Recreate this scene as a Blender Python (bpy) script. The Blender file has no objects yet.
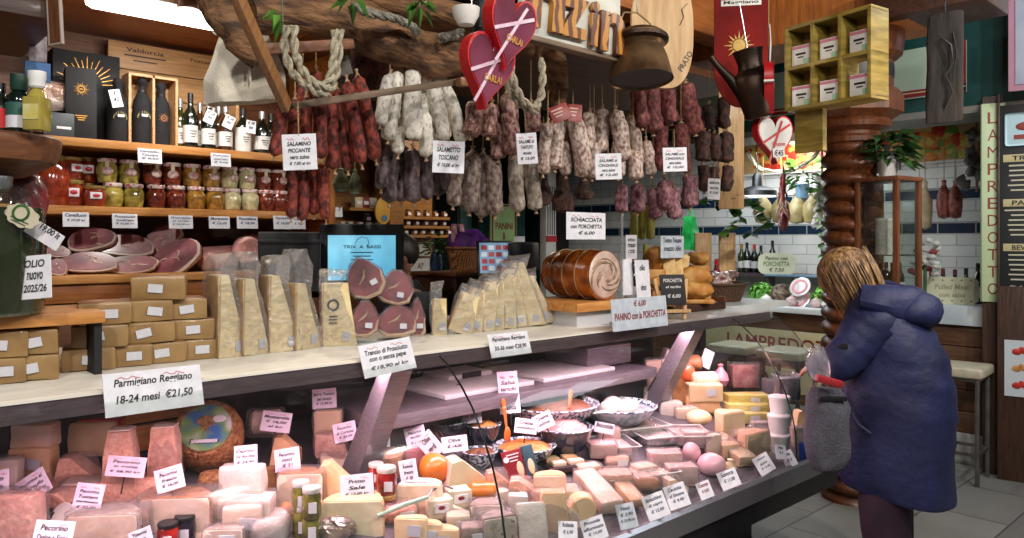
import bpy, bmesh, math, random
from mathutils import Vector, Matrix, Euler, noise as mnoise
random.seed(7)
SC = bpy.context.scene
COL = SC.collection
PI = math.pi
R_ = math.radians
YAW = R_(42.55)
FOC, CX, CY, CH = 760.0, 512.0, 241.5, 1.6
FX, FY, RX, RY = math.sin(YAW), math.cos(YAW), math.cos(YAW), -math.sin(YAW)
def ray(px, py):
 t = (px - CX) / FOC
 return Vector((FX + RX * t, FY + RY * t, -(py - CY) / FOC))
def at(px, py, d):
 return Vector((0, 0, CH)) + ray(px, py) * d
def onV(px, py, v):
 r = ray(px, py)
 return at(px, py, v / r.y)
def onU(px, py, u):
 r = ray(px, py)
 return at(px, py, u / r.x)
def onZ(px, py, z):
 r = ray(px, py)
 return at(px, py, (z - CH) / r.z)
DK0, DKV, DKS = 0.60, 1.85, 0.25
def deckz(v):
 return DK0 + DKS * (v - DKV)
def onDeck(px, py, lift=0.0):
 r = ray(px, py)
 d = (CH - DK0 - lift + DKS * DKV) / (DKS * r.y - r.z)
 return at(px, py, d)
def depth(p):
 return p.x * FX + p.y * FY
def ppm(p):
 return FOC / depth(p)
def link(o, parent=None):
 COL.objects.link(o)
 if parent is not None:
  o.parent = parent
 return o
def tag(o, label, cat, group=None):
 o['label'] = label
 o['category'] = cat
 if group:
  o['group'] = group
 return o
def thing(name, label, cat, loc=(0, 0, 0), rz=0.0, group=None, rot=None):
 o = bpy.data.objects.new(name, None)
 o.empty_display_size = 0.05
 o.location = loc
 o.rotation_euler = rot if rot else (0, 0, rz)
 link(o)
 return tag(o, label, cat, group)
def dup(root, loc, rz=None, label=None, group=None, scale=None, rot=None):
 r = root.copy()
 COL.objects.link(r)
 r.location = loc
 if rz is not None:
  r.rotation_euler = (0, 0, rz)
 if rot is not None:
  r.rotation_euler = rot
 if scale is not None:
  r.scale = scale if hasattr(scale, '__len__') else (scale,) * 3
 if label:
  r['label'] = label
 if group:
  r['group'] = group
 for ch in list(root.children):
  c = ch.copy()
  COL.objects.link(c)
  c.parent = r
  for g in list(ch.children):
   e = g.copy()
   COL.objects.link(e)
   e.parent = c
 return r
ORD = ['first', 'second', 'third', 'fourth', 'fifth', 'sixth', 'seventh', 'eighth', 'ninth', 'tenth', 'eleventh', 'twelfth',
 'thirteenth', 'fourteenth', 'fifteenth', 'sixteenth']
class MB:
 def __init__(s):
  s.bm = bmesh.new()
 def _fin(s, verts, M, mi):
  if M is not None:
   for v in verts:
    v.co = M @ v.co
  fs = set()
  for v in verts:
   for f in v.link_faces:
    fs.add(f)
  for f in fs:
   f.material_index = mi
  return s
 def box(s, c, size, rot=None, mi=0, M=None, bev=0.0, seg=2, top=None):
  n0 = len(s.bm.verts)
  r = bmesh.ops.create_cube(s.bm, size=1.0)
  vs = r['verts']
  for v in vs:
   if top is not None and v.co.z > 0:
    v.co.x *= top
    v.co.y *= top
   v.co = Vector((v.co.x * size[0], v.co.y * size[1], v.co.z * size[2]))
  if bev > 0:
   es = list({e for v in vs for e in v.link_edges})
   rb = bmesh.ops.bevel(s.bm, geom=es, offset=bev, segments=seg, profile=0.6, affect='EDGES')
   fs = {f for f in rb['faces']}
   vs = list({v for f in fs for v in f.verts} | {v for v in rb['verts']})
   seen = set(vs)
   st = list(vs)
   while st:
    v = st.pop()
    for e in v.link_edges:
     w = e.other_vert(v)
     if w not in seen:
      seen.add(w)
      st.append(w)
   vs = list(seen)
  T = Matrix.Translation(Vector(c))
  if rot is not None:
   T = T @ Euler(rot).to_matrix().to_4x4()
  if M is not None:
   T = M @ T
  return s._fin(vs, T, mi)
 def lathe(s, prof, seg=16, M=None, mi=0, cap=True, ph=0.0, sx=1.0, sy=1.0):
  rings = []
  allv = []
  for (r, z) in prof:
   if r <= 1e-6:
    v = s.bm.verts.new((0, 0, z))
    rings.append([v])
    allv.append(v)
   else:
    ring = [s.bm.verts.new((r * sx * math.cos(ph + 2 * PI * k / seg), r * sy * math.sin(ph + 2 * PI * k / seg), z)) for k in range(seg)]
    rings.append(ring)
    allv += ring
  for a, b in zip(rings[:-1], rings[1:]):
   if len(a) == 1 and len(b) == 1:
    continue
   for k in range(seg):
    k2 = (k + 1) % seg
    if len(a) == 1:
     s.bm.faces.new((a[0], b[k], b[k2])) if False else s.bm.faces.new((a[0], b[k2], b[k]))
    elif len(b) == 1:
     s.bm.faces.new((a[k], a[k2], b[0]))
    else:
     s.bm.faces.new((a[k], a[k2], b[k2], b[k]))
  if cap:
   if len(rings[0]) > 1:
    s.bm.faces.new(list(reversed(rings[0])))
   if len(rings[-1]) > 1:
    s.bm.faces.new(rings[-1])
  return s._fin(allv, M, mi)
 def tube(s, pts, r, seg=8, mi=0, M=None, cap=True, flat=1.0):
  pts = [Vector(p) for p in pts]
  n = len(pts)
  rs = r if hasattr(r, '__len__') else [r] * n
  rings, allv = [], []
  up = None
  for i, p in enumerate(pts):
   a = pts[max(0, i - 1)]
   b = pts[min(n - 1, i + 1)]
   t = (b - a)
   if t.length < 1e-9:
    t = Vector((0, 0, 1))
   t.normalize()
   if up is None:
    up = Vector((0, 0, 1)) if abs(t.z) < 0.9 else Vector((0, 1, 0))
   x = up.cross(t)
   if x.length < 1e-6:
    x = Vector((1, 0, 0)).cross(t)
   x.normalize()
   y = t.cross(x)
   up = y
   ring = []
   for k in range(seg):
    an = 2 * PI * k / seg
    ring.append(s.bm.verts.new(p + x * (math.cos(an) * rs[i]) + y * (math.sin(an) * rs[i] * flat)))
   rings.append(ring)
   allv += ring
  for a, b in zip(rings[:-1], rings[1:]):
   for k in range(seg):
    k2 = (k + 1) % seg
    s.bm.faces.new((a[k], a[k2], b[k2], b[k]))
  if cap:
   s.bm.faces.new(list(reversed(rings[0])))
   s.bm.faces.new(rings[-1])
  return s._fin(allv, M, mi)
 def prism(s, poly, depth, M=None, mi=0, mi_side=None, y0=0.0):
  """poly in local x,z ; front at y=y0, extruded to y0+depth"""
  a = [s.bm.verts.new((x, y0, z)) for x, z in poly]
  b = [s.bm.verts.new((x, y0 + depth, z)) for x, z in poly]
  f1 = s.bm.faces.new(a)
  f2 = s.bm.faces.new(list(reversed(b)))
  n = len(poly)
  sides = []
  for k in range(n):
   k2 = (k + 1) % n
   sides.append(s.bm.faces.new((a[k], b[k], b[k2], a[k2])))
  s._fin(a + b, M, mi)
  if mi_side is not None:
   for f in sides:
    f.material_index = mi_side
  return s
 def ell(s, c, r, M=None, mi=0, sub=2, rot=None, u=16, v=10):
  rr = bmesh.ops.create_uvsphere(s.bm, u_segments=u, v_segments=v, radius=1.0)
  vs = rr['verts']
  for w in vs:
   w.co = Vector((w.co.x * r[0], w.co.y * r[1], w.co.z * r[2]))
  T = Matrix.Translation(Vector(c))
  if rot is not None:
   T = T @ Euler(rot).to_matrix().to_4x4()
  if M is not None:
   T = M @ T
  return s._fin(vs, T, mi)
 def quad(s, pts, mi=0, M=None):
  vs = [s.bm.verts.new(Vector(p)) for p in pts]
  s.bm.faces.new(vs)
  return s._fin(vs, M, mi)
 def loft(s, rings, mi=0, cap=True, M=None):
  rv = [[s.bm.verts.new(Vector(p)) for p in ring] for ring in rings]
  n = len(rv[0])
  for a, b in zip(rv[:-1], rv[1:]):
   for k in range(n):
    k2 = (k + 1) % n
    s.bm.faces.new((a[k], a[k2], b[k2], b[k]))
  if cap:
   s.bm.faces.new(list(reversed(rv[0])))
   s.bm.faces.new(rv[-1])
  return s._fin([v for r in rv for v in r], M, mi)
 def grid(s, fn, nu, nv, mi=0):
  g = [[s.bm.verts.new(Vector(fn(i / nu, j / nv))) for j in range(nv + 1)] for i in range(nu + 1)]
  for i in range(nu):
   for j in range(nv):
    s.bm.faces.new((g[i][j], g[i + 1][j], g[i + 1][j + 1], g[i][j + 1]))
  return s._fin([v for r in g for v in r], None, mi)
 def sub(s, cuts=1):
  bmesh.ops.subdivide_edges(s.bm, edges=s.bm.edges[:], cuts=cuts, use_grid_fill=True)
  return s
 def jit(s, amp, scale, seed=0.0):
  for v in s.bm.verts:
   p = v.co * scale + Vector((seed * 7.1, seed * 3.3, seed * 1.7))
   v.co += Vector((mnoise.noise(p), mnoise.noise(p + Vector((31, 0, 0))), mnoise.noise(p + Vector((0, 57, 0))))) * amp
  return s
 def bevel(s, w, seg=2):
  es = [e for e in s.bm.edges if len(e.link_faces) == 2 and e.calc_face_angle(0) > 0.5]
  bmesh.ops.bevel(s.bm, geom=es, offset=w, segments=seg, profile=0.6, affect='EDGES', clamp_overlap=True)
  return s
 def build(s, name, mats, parent=None, loc=None, rot=None, smooth=35):
  bmesh.ops.recalc_face_normals(s.bm, faces=s.bm.faces[:])
  me = bpy.data.meshes.new(name)
  s.bm.to_mesh(me)
  s.bm.free()
  if not isinstance(mats, (list, tuple)):
   mats = [mats]
  for m in mats:
   me.materials.append(m)
  if smooth:
   me.polygons.foreach_set('use_smooth', [True] * len(me.polygons))
   me.set_sharp_from_angle(angle=R_(smooth))
  o = bpy.data.objects.new(name, me)
  if loc is not None:
   o.location = loc
  if rot is not None:
   o.rotation_euler = rot
  link(o, parent)
  return o
def struct(o):
 o['kind'] = 'structure'
 return o
def Tm(x=0, y=0, z=0):
 return Matrix.Translation(Vector((x, y, z)))
def Rm(rx=0, ry=0, rz=0):
 return Euler((rx, ry, rz)).to_matrix().to_4x4()
def align(a, b):
 """matrix taking local +z from point a towards b"""
 a, b = Vector(a), Vector(b)
 q = (b - a).to_track_quat('Z', 'Y')
 return Matrix.Translation(a) @ q.to_matrix().to_4x4()
def lin(h):
 if isinstance(h, (tuple, list)):
  return (h[0], h[1], h[2], 1.0)
 h = h.lstrip('#')
 c = [int(h[i:i + 2], 16) / 255 for i in (0, 2, 4)]
 return tuple([(x / 12.92 if x <= 0.04045 else ((x + 0.055) / 1.055) ** 2.4) for x in c] + [1.0])
MATS = {}
def mat(name, c1, c2=None, scale=20, rough=0.5, metal=0.0, bump=0.0, bscale=None, coat=0.0, stretch=(1, 1, 1), c3=None, sss=0.0,
  var=0.0, emit=0.0, tex='noise', lo=0.35, hi=0.65, detail=4, coatbump=0.0, spec=0.5, gen=False):
 if name in MATS:
  return MATS[name]
 m = bpy.data.materials.new(name)
 m.use_nodes = True
 nt = m.node_tree
 N, L = nt.nodes, nt.links
 b = N['Principled BSDF']
 b.inputs['Roughness'].default_value = rough
 b.inputs['Metallic'].default_value = metal
 b.inputs['Specular IOR Level'].default_value = spec
 if coat:
  b.inputs['Coat Weight'].default_value = coat
  b.inputs['Coat Roughness'].default_value = 0.12
 if sss:
  b.inputs['Subsurface Weight'].default_value = sss
  b.inputs['Subsurface Radius'].default_value = (0.02, 0.012, 0.008)
  b.inputs['Subsurface Scale'].default_value = 0.4
 b.inputs['Base Color'].default_value = lin(c1)
 tc = N.new('ShaderNodeTexCoord')
 mp = N.new('ShaderNodeMapping')
 L.new(tc.outputs['Generated' if gen else 'Object'], mp.inputs['Vector'])
 mp.inputs['Scale'].default_value = stretch
 oi = N.new('ShaderNodeObjectInfo')
 ad = N.new('ShaderNodeVectorMath')
 ad.operation = 'ADD'
 ml = N.new('ShaderNodeMath')
 ml.operation = 'MULTIPLY'
 ml.inputs[1].default_value = 37.0
 L.new(oi.outputs['Random'], ml.inputs[0])
 L.new(mp.outputs['Vector'], ad.inputs[0])
 L.new(ml.outputs[0], ad.inputs[1])
 vec = ad.outputs[0]
 col = None
 if c2 is not None:
  if tex == 'noise':
   t = N.new('ShaderNodeTexNoise')
   t.inputs['Scale'].default_value = scale
   t.inputs['Detail'].default_value = detail
   fac = t.outputs['Fac']
  elif tex == 'wave':
   t = N.new('ShaderNodeTexWave')
   t.inputs['Scale'].default_value = scale
   t.inputs['Distortion'].default_value = 6.0
   t.inputs['Detail'].default_value = 3
   fac = t.outputs['Fac']
  elif tex == 'band':
   t = N.new('ShaderNodeTexWave')
   t.inputs['Scale'].default_value = scale
   t.bands_direction = 'Z'
   t.inputs['Distortion'].default_value = 0.6
   fac = t.outputs['Fac']
  else:
   t = N.new('ShaderNodeTexVoronoi')
   t.inputs['Scale'].default_value = scale
   fac = t.outputs['Distance']
  L.new(vec, t.inputs['Vector'])
  cr = N.new('ShaderNodeValToRGB')
  cr.color_ramp.elements[0].position = lo
  cr.color_ramp.elements[0].color = lin(c1)
  cr.color_ramp.elements[1].position = hi
  cr.color_ramp.elements[1].color = lin(c2)
  if c3 is not None:
   e = cr.color_ramp.elements.new((lo + hi) / 2)
   e.color = lin(c3)
  L.new(fac, cr.inputs['Fac'])
  col = cr.outputs['Color']
 if var:
  hs = N.new('ShaderNodeHueSaturation')
  mr = N.new('ShaderNodeMapRange')
  mr.inputs['To Min'].default_value = 1 - var
  mr.inputs['To Max'].default_value = 1 + var
  L.new(oi.outputs['Random'], mr.inputs['Value'])
  L.new(mr.outputs[0], hs.inputs['Value'])
  if col is not None:
   L.new(col, hs.inputs['Color'])
  else:
   hs.inputs['Color'].default_value = lin(c1)
  col = hs.outputs['Color']
 if col is not None:
  L.new(col, b.inputs['Base Color'])
  if emit:
   L.new(col, b.inputs['Emission Color'])
 if emit:
  if col is None:
   b.inputs['Emission Color'].default_value = lin(c1)
  b.inputs['Emission Strength'].default_value = emit
 if bump or coatbump:
  nb = N.new('ShaderNodeTexNoise')
  nb.inputs['Scale'].default_value = bscale or scale
  nb.inputs['Detail'].default_value = 5
  L.new(vec, nb.inputs['Vector'])
  bp = N.new('ShaderNodeBump')
  bp.inputs['Strength'].default_value = bump or coatbump
  bp.inputs['Distance'].default_value = 0.01
  L.new(nb.outputs['Fac'], bp.inputs['Height'])
  if bump:
   L.new(bp.outputs['Normal'], b.inputs['Normal'])
  if coat:
   L.new(bp.outputs['Normal'], b.inputs['Coat Normal'])
 MATS[name] = m
 return m
def wood(name, c1, c2, axis=0, scale=6, rough=0.5, coat=0.1, bump=0.25, var=0.06):
 st = [9, 9, 9]
 st[axis] = 0.9
 return mat(name, c1, c2, scale=scale, rough=rough, stretch=st, coat=coat, bump=bump, var=var, lo=0.3, hi=0.72, detail=6)
def film(name, tint='#ffffff', gloss=0.35, rough=0.12, bscale=45, bump=0.6, haze=0.1, base=0.03):
 """clear plastic or glass: mostly see-through, glossy by its angle"""
 if name in MATS:
  return MATS[name]
 m = bpy.data.materials.new(name)
 m.use_nodes = True
 nt = m.node_tree
 N, L = nt.nodes, nt.links
 N.remove(N['Principled BSDF'])
 out = N['Material Output']
 tr = N.new('ShaderNodeBsdfTransparent')
 tr.inputs['Color'].default_value = lin(tint)
 gl = N.new('ShaderNodeBsdfGlossy')
 gl.inputs['Roughness'].default_value = rough
 lw = N.new('ShaderNodeLayerWeight')
 lw.inputs['Blend'].default_value = 0.35
 if bump:
  tc = N.new('ShaderNodeTexCoord')
  nb = N.new('ShaderNodeTexNoise')
  nb.inputs['Scale'].default_value = bscale
  nb.inputs['Detail'].default_value = 4
  L.new(tc.outputs['Object'], nb.inputs['Vector'])
  bp = N.new('ShaderNodeBump')
  bp.inputs['Strength'].default_value = bump
  bp.inputs['Distance'].default_value = 0.012
  L.new(nb.outputs['Fac'], bp.inputs['Height'])
  L.new(bp.outputs['Normal'], gl.inputs['Normal'])
  L.new(bp.outputs['Normal'], lw.inputs['Normal'])
 mu = N.new('ShaderNodeMath')
 mu.operation = 'MULTIPLY_ADD'
 mu.inputs[1].default_value = gloss
 mu.inputs[2].default_value = base
 L.new(lw.outputs['Fresnel'], mu.inputs[0])
 mx = N.new('ShaderNodeMixShader')
 L.new(mu.outputs[0], mx.inputs['Fac'])
 L.new(tr.outputs[0], mx.inputs[1])
 L.new(gl.outputs[0], mx.inputs[2])
 last = mx
 if haze:
  df = N.new('ShaderNodeBsdfDiffuse')
  df.inputs['Color'].default_value = lin('#e8e8ee')
  m2 = N.new('ShaderNodeMixShader')
  m2.inputs['Fac'].default_value = haze
  L.new(mx.outputs[0], m2.inputs[1])
  L.new(df.outputs[0], m2.inputs[2])
  last = m2
 L.new(last.outputs[0], out.inputs['Surface'])
 MATS[name] = m
 return m
_tc = {}
def text_mesh(body, bold=0.0, extrude=0.0, shear=0.0):
 key = (body, bold, extrude, shear)
 if key in _tc:
  return _tc[key]
 cu = bpy.data.curves.new('lettering', 'FONT')
 cu.body = body
 cu.size = 1.0
 cu.align_x = 'CENTER'
 cu.align_y = 'CENTER'
 cu.offset = bold
 cu.extrude = extrude
 cu.shear = shear
 cu.resolution_u = 3
 cu.space_line = 0.95
 o = bpy.data.objects.new('lettering', cu)
 COL.objects.link(o)
 bpy.context.view_layer.update()
 dg = bpy.context.evaluated_depsgraph_get()
 me = bpy.data.meshes.new_from_object(o.evaluated_get(dg))
 bpy.data.objects.remove(o)
 bpy.data.curves.remove(cu)
 me.materials.clear()
 xs = [v.co.x for v in me.vertices] or [0]
 ys = [v.co.y for v in me.vertices] or [0]
 cx, cy = (min(xs) + max(xs)) / 2, (min(ys) + max(ys)) / 2
 for v in me.vertices:
  v.co.x -= cx
  v.co.y -= cy
 _tc[key] = (me, max(xs) - min(xs), max(ys) - min(ys))
 return _tc[key]
def lettering(parent, body, w, h, m, y=-0.002, cx=0.0, cz=0.0, bold=0.02, extrude=0.0, shear=0.15, name='lettering', keep=False, roll=0.0):
 """text in the parent's local x-z plane, read from -y, fitted to w x h"""
 me, tw, th = text_mesh(body, bold, extrude, shear)
 me = me.copy()
 me.name = name
 sx, sy = w / max(tw, 1e-4), h / max(th, 1e-4)
 if keep:
  sx = sy = min(sx, sy)
 for v in me.vertices:
  v.co = Vector((v.co.x * sx, v.co.y * sy, v.co.z * sx))
 me.materials.append(m)
 o = bpy.data.objects.new(name, me)
 o.location = (cx, y, cz)
 o.rotation_euler = Euler((PI / 2, 0, 0))
 if roll:
  o.rotation_euler = (Rm(0, -roll, 0) @ Rm(PI / 2, 0, 0)).to_euler()
 link(o, parent)
 return o
W_ORANGE = wood('orange_wood', '#8a4a1e', '#b06a30', 0)
W_ORANGE_V = wood('orange_wood_upright', '#8c5020', '#b8702e', 2)
W_SHELF = wood('shelf_wood', '#a8692f', '#cf9450', 0, coat=0.25)
W_DARK = wood('dark_wood', '#2a1710', '#4a2c1c', 0)
W_DARK_V = wood('dark_wood_upright', '#2a1710', '#4c2d1c', 2)
W_BROWN = wood('brown_wood', '#4e2c18', '#7a4a2a', 0)
W_BROWN_V = wood('brown_wood_upright', '#4e2c18', '#7a4a2a', 2)
W_COUNTER = wood('counter_wood', '#4a2d1c', '#6e4a30', 1)
W_CRATE = wood('crate_wood', '#a87b4e', '#c79a68', 0, scale=9)
W_PALE = wood('pale_wood', '#b48a58', '#d6b07c', 2, scale=8)
W_COL = wood('column_wood', '#42200e', '#74401e', 2, coat=0.15, rough=0.45)
W_LATH = wood('lath_wood', '#7c5230', '#a0703f', 2, scale=9)
W_OLD = mat('old_log_wood', '#3a271a', '#8a6442', scale=7, rough=0.85, stretch=(1.2, 5, 5), bump=0.9, bscale=16, c3='#6a4a30', detail=8)
PAPER = mat('price_card_paper', '#d6d6de', '#e6e6ec', scale=30, rough=0.55, coat=0.15)
PAPER_G = mat('grey_card_paper', '#a8b2bc', '#bcc4cc', scale=30, rough=0.55)
INK = mat('black_ink', '#16161c', rough=0.6)
INK_BLUE = mat('blue_ink', '#28325e', rough=0.6)
INK_RED = mat('red_ink', '#7a1e22', rough=0.6)
PINK_MARK = mat('pink_print', '#d88a90', rough=0.6)
WHITE = mat('white_plastic', '#e2e2e0', '#d6d6d4', scale=8, rough=0.4)
WHITE_P = mat('white_paint', '#cfcdc6', '#dad8d2', scale=6, rough=0.5)
BLACK = mat('black_plastic', '#0d0d0f', '#141416', scale=10, rough=0.45)
BLACK_SOFT = mat('black_matte_paper', '#0b0b0e', '#121218', scale=14, rough=0.7)
GOLD = mat('gold_print', '#c8963c', '#a8742a', scale=30, rough=0.4, metal=0.4)
STEEL = mat('brushed_steel', '#9a9aa0', '#b2b2b8', scale=40, rough=0.32, metal=0.9, stretch=(1, 20, 20))
STEEL_P = mat('case_grey_metal', '#77727a', '#8a858c', scale=18, rough=0.4, metal=0.55, stretch=(1, 8, 8))
STEEL_D = mat('dark_bar_metal', '#584c50', '#665a5e', scale=18, rough=0.38, metal=0.5, stretch=(1, 8, 8))
MARBLE = mat('white_marble_ledge', '#c4c0b4', '#d8d4c8', scale=5, rough=0.3, coat=0.3, detail=8)
MARBLE_B = mat('pale_blue_marble', '#b4c0c6', '#ccd4d8', scale=4, rough=0.35, coat=0.2, detail=8)
CHOP = mat('white_chopping_plastic', '#dfe3e2', '#d2d8d8', scale=10, rough=0.45)
TWINE = mat('twine', '#b49c6e', '#8a7048', scale=120, rough=0.9, bump=0.5)
ROPE = mat('old_white_rope', '#8c8470', '#b4aa94', scale=60, rough=0.95, bump=0.8, bscale=90)
GLASS = film('clear_glass', '#f4f8f6', gloss=0.3, rough=0.05, bump=0, haze=0.006)
GLASS_EDGE = mat('glass_edge', '#1c2422', rough=0.2, coat=0.5)
BAG = film('plastic_bag_film', '#fafafc', gloss=0.55, rough=0.2, bscale=34, bump=1.6, haze=0.07, base=0.03)
WRAP = film('cling_wrap', '#fdfbfb', gloss=0.5, rough=0.2, bscale=40, bump=1.8, haze=0.055, base=0.02)
TRAYF = film('clear_tray_plastic', '#f6f6f8', gloss=0.8, rough=0.08, bscale=20, bump=0.3, haze=0.12)
STICK = mat('printed_sticker', '#dfe0e4', '#70788a', scale=26, rough=0.5, tex='band', lo=0.55, hi=0.9, stretch=(0.5, 0.5, 8))
RED = mat('red_card', '#b01820', '#c82028', scale=8, rough=0.35, coat=0.3)
NAVY = mat('navy_print', '#1c2a4a', rough=0.5)
TEAL = mat('teal_paint', '#0f3a38', '#164644', scale=5, rough=0.45)
SIGN_G = mat('pale_green_board', '#b3c49a', '#bccca4', scale=4, rough=0.5)
LEAF = mat('green_leaf', '#2c5a1c', '#5c8c34', scale=14, rough=0.45, var=0.2)
LEAF_D = mat('dark_green_leaf', '#1c3c1c', '#3a6430', scale=12, rough=0.4, var=0.2)
LETT = mat('lettuce_leaf', '#3c8020', '#7cb848', scale=20, rough=0.5, bump=0.6, var=0.15)
C_PARM = mat('parmesan_paste', '#dcc48c', '#ead8a8', scale=28, rough=0.6, bump=0.35, coat=0.2, bscale=60, var=0.05)
C_RIND = mat('parmesan_rind', '#c89850', '#d8b06c', scale=40, rough=0.55, var=0.05)
C_TAN = mat('vacuum_tan_cheese', '#806238', '#98794a', scale=12, rough=0.5, coat=0.5, coatbump=0.6, bscale=40, var=0.08)
C_TANTOP = mat('vacuum_tan_cheese_rind', '#7a4a20', '#8f5c2a', scale=18, rough=0.5, coat=0.4, var=0.06)
C_CREAM = mat('cream_cheese_paste', '#e8c8ae', '#f0d8c4', scale=16, rough=0.5, coat=0.25, bump=0.2, bscale=50, var=0.06)
C_PALE = mat('pale_cheese_paste', '#e2ccba', '#ecdacc', scale=18, rough=0.5, coat=0.3, bump=0.25, bscale=40, var=0.06)
C_PEACH = mat('peach_cheese_paste', '#e0b080', '#eac096', scale=16, rough=0.5, coat=0.3, bump=0.15, bscale=40, var=0.05)
C_YEL = mat('yellow_cheese_paste', '#dcbe92', '#e6cca6', scale=16, rough=0.5, coat=0.3, bump=0.15, bscale=40, var=0.05)
C_PINK = mat('crystalline_aged_cheese', '#d69c84', '#e6b8a2', scale=70, rough=0.55, coat=0.35, bump=0.5, bscale=80, var=0.06)
C_GREEN = mat('greenish_cheese_paste', '#c4b494', '#d4c8a8', scale=14, rough=0.5, coat=0.3, bump=0.2, bscale=40, var=0.05)
C_NUT = mat('walnut_cheese_paste', '#d8ccba', '#6a5040', scale=45, rough=0.5, coat=0.3, lo=0.55, hi=0.68, bump=0.3)
C_WHITE = mat('fresh_white_cheese', '#c0b4ac', '#ccc2ba', scale=20, rough=0.45, bump=0.4, bscale=60, coat=0.2, sss=0.0)
C_GRIND = mat('grey_rind', '#8a7c70', '#a89a8c', scale=30, rough=0.7, bump=0.5)
C_BRIND = mat('brown_rind', '#8c5a34', '#b07a4a', scale=24, rough=0.65, bump=0.5, coat=0.3)
C_BASK = mat('basket_pressed_rind', '#7a4a28', '#b4824e', scale=60, rough=0.7, bump=1.0, bscale=90, stretch=(1, 1, 1.5))
C_OR = mat('orange_wax_cheese', '#bc5410', '#d47a24', scale=9, rough=0.35, coat=0.5)
MEAT = mat('ham_lean', '#7a3440', '#b87078', scale=14, rough=0.45, coat=0.25, c3='#964a54', detail=6, stretch=(1, 1, 2), lo=0.3, hi=0.75)
MEAT_D = mat('aged_ham_lean', '#6a1620', '#98303c', scale=16, rough=0.35, coat=0.5, detail=6)
FAT = mat('ham_fat', '#d8b8a8', '#e8d0c0', scale=14, rough=0.5, coat=0.2)
RINDH = mat('ham_rind', '#b08a5c', '#c8a878', scale=12, rough=0.6)
MORT = mat('mortadella_pink', '#d89a96', '#e4b0a8', scale=26, rough=0.5, bump=0.2)
def sal(name, a, b, s=42, lo=0.4, hi=0.62):
 return mat(name, a, b, scale=s, rough=0.75, bump=0.8, bscale=55, lo=lo, hi=hi, stretch=(1, 1, 0.7), var=0.16, detail=7)
S_RED = sal('red_chilli_salami', '#3c0e0c', '#8c3828', 60)
S_WHITE = sal('white_mould_salami', '#8c847a', '#dcd6ca', 80, 0.3, 0.5)
S_PURP = sal('purple_grey_salami', '#2c1c20', '#6a5a5c', 40)
S_TUSC = sal('speckled_red_salami', '#4e201c', '#b08c80', 75, 0.4, 0.7)
S_GREY = sal('grey_brown_salami', '#46302a', '#8c7e74', 50, 0.38, 0.66)
S_PALE = sal('pale_grey_salami', '#6a5c50', '#a89e90', 45, 0.36, 0.62)
S_SPEC = sal('white_speckled_salami', '#6c443a', '#c4b4a8', 75, 0.34, 0.62)
S_BRICK = sal('brick_red_salami', '#4a1a1a', '#965450', 60, 0.38, 0.68)
S_DARK = sal('dark_brown_salami', '#22120e', '#54342a', 40)
S_PINK = sal('pink_netted_salami', '#6a4048', '#a87880', 60)
STR = mat('sausage_end', '#a88c6c', '#7c5c40', scale=60, rough=0.9)
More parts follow.
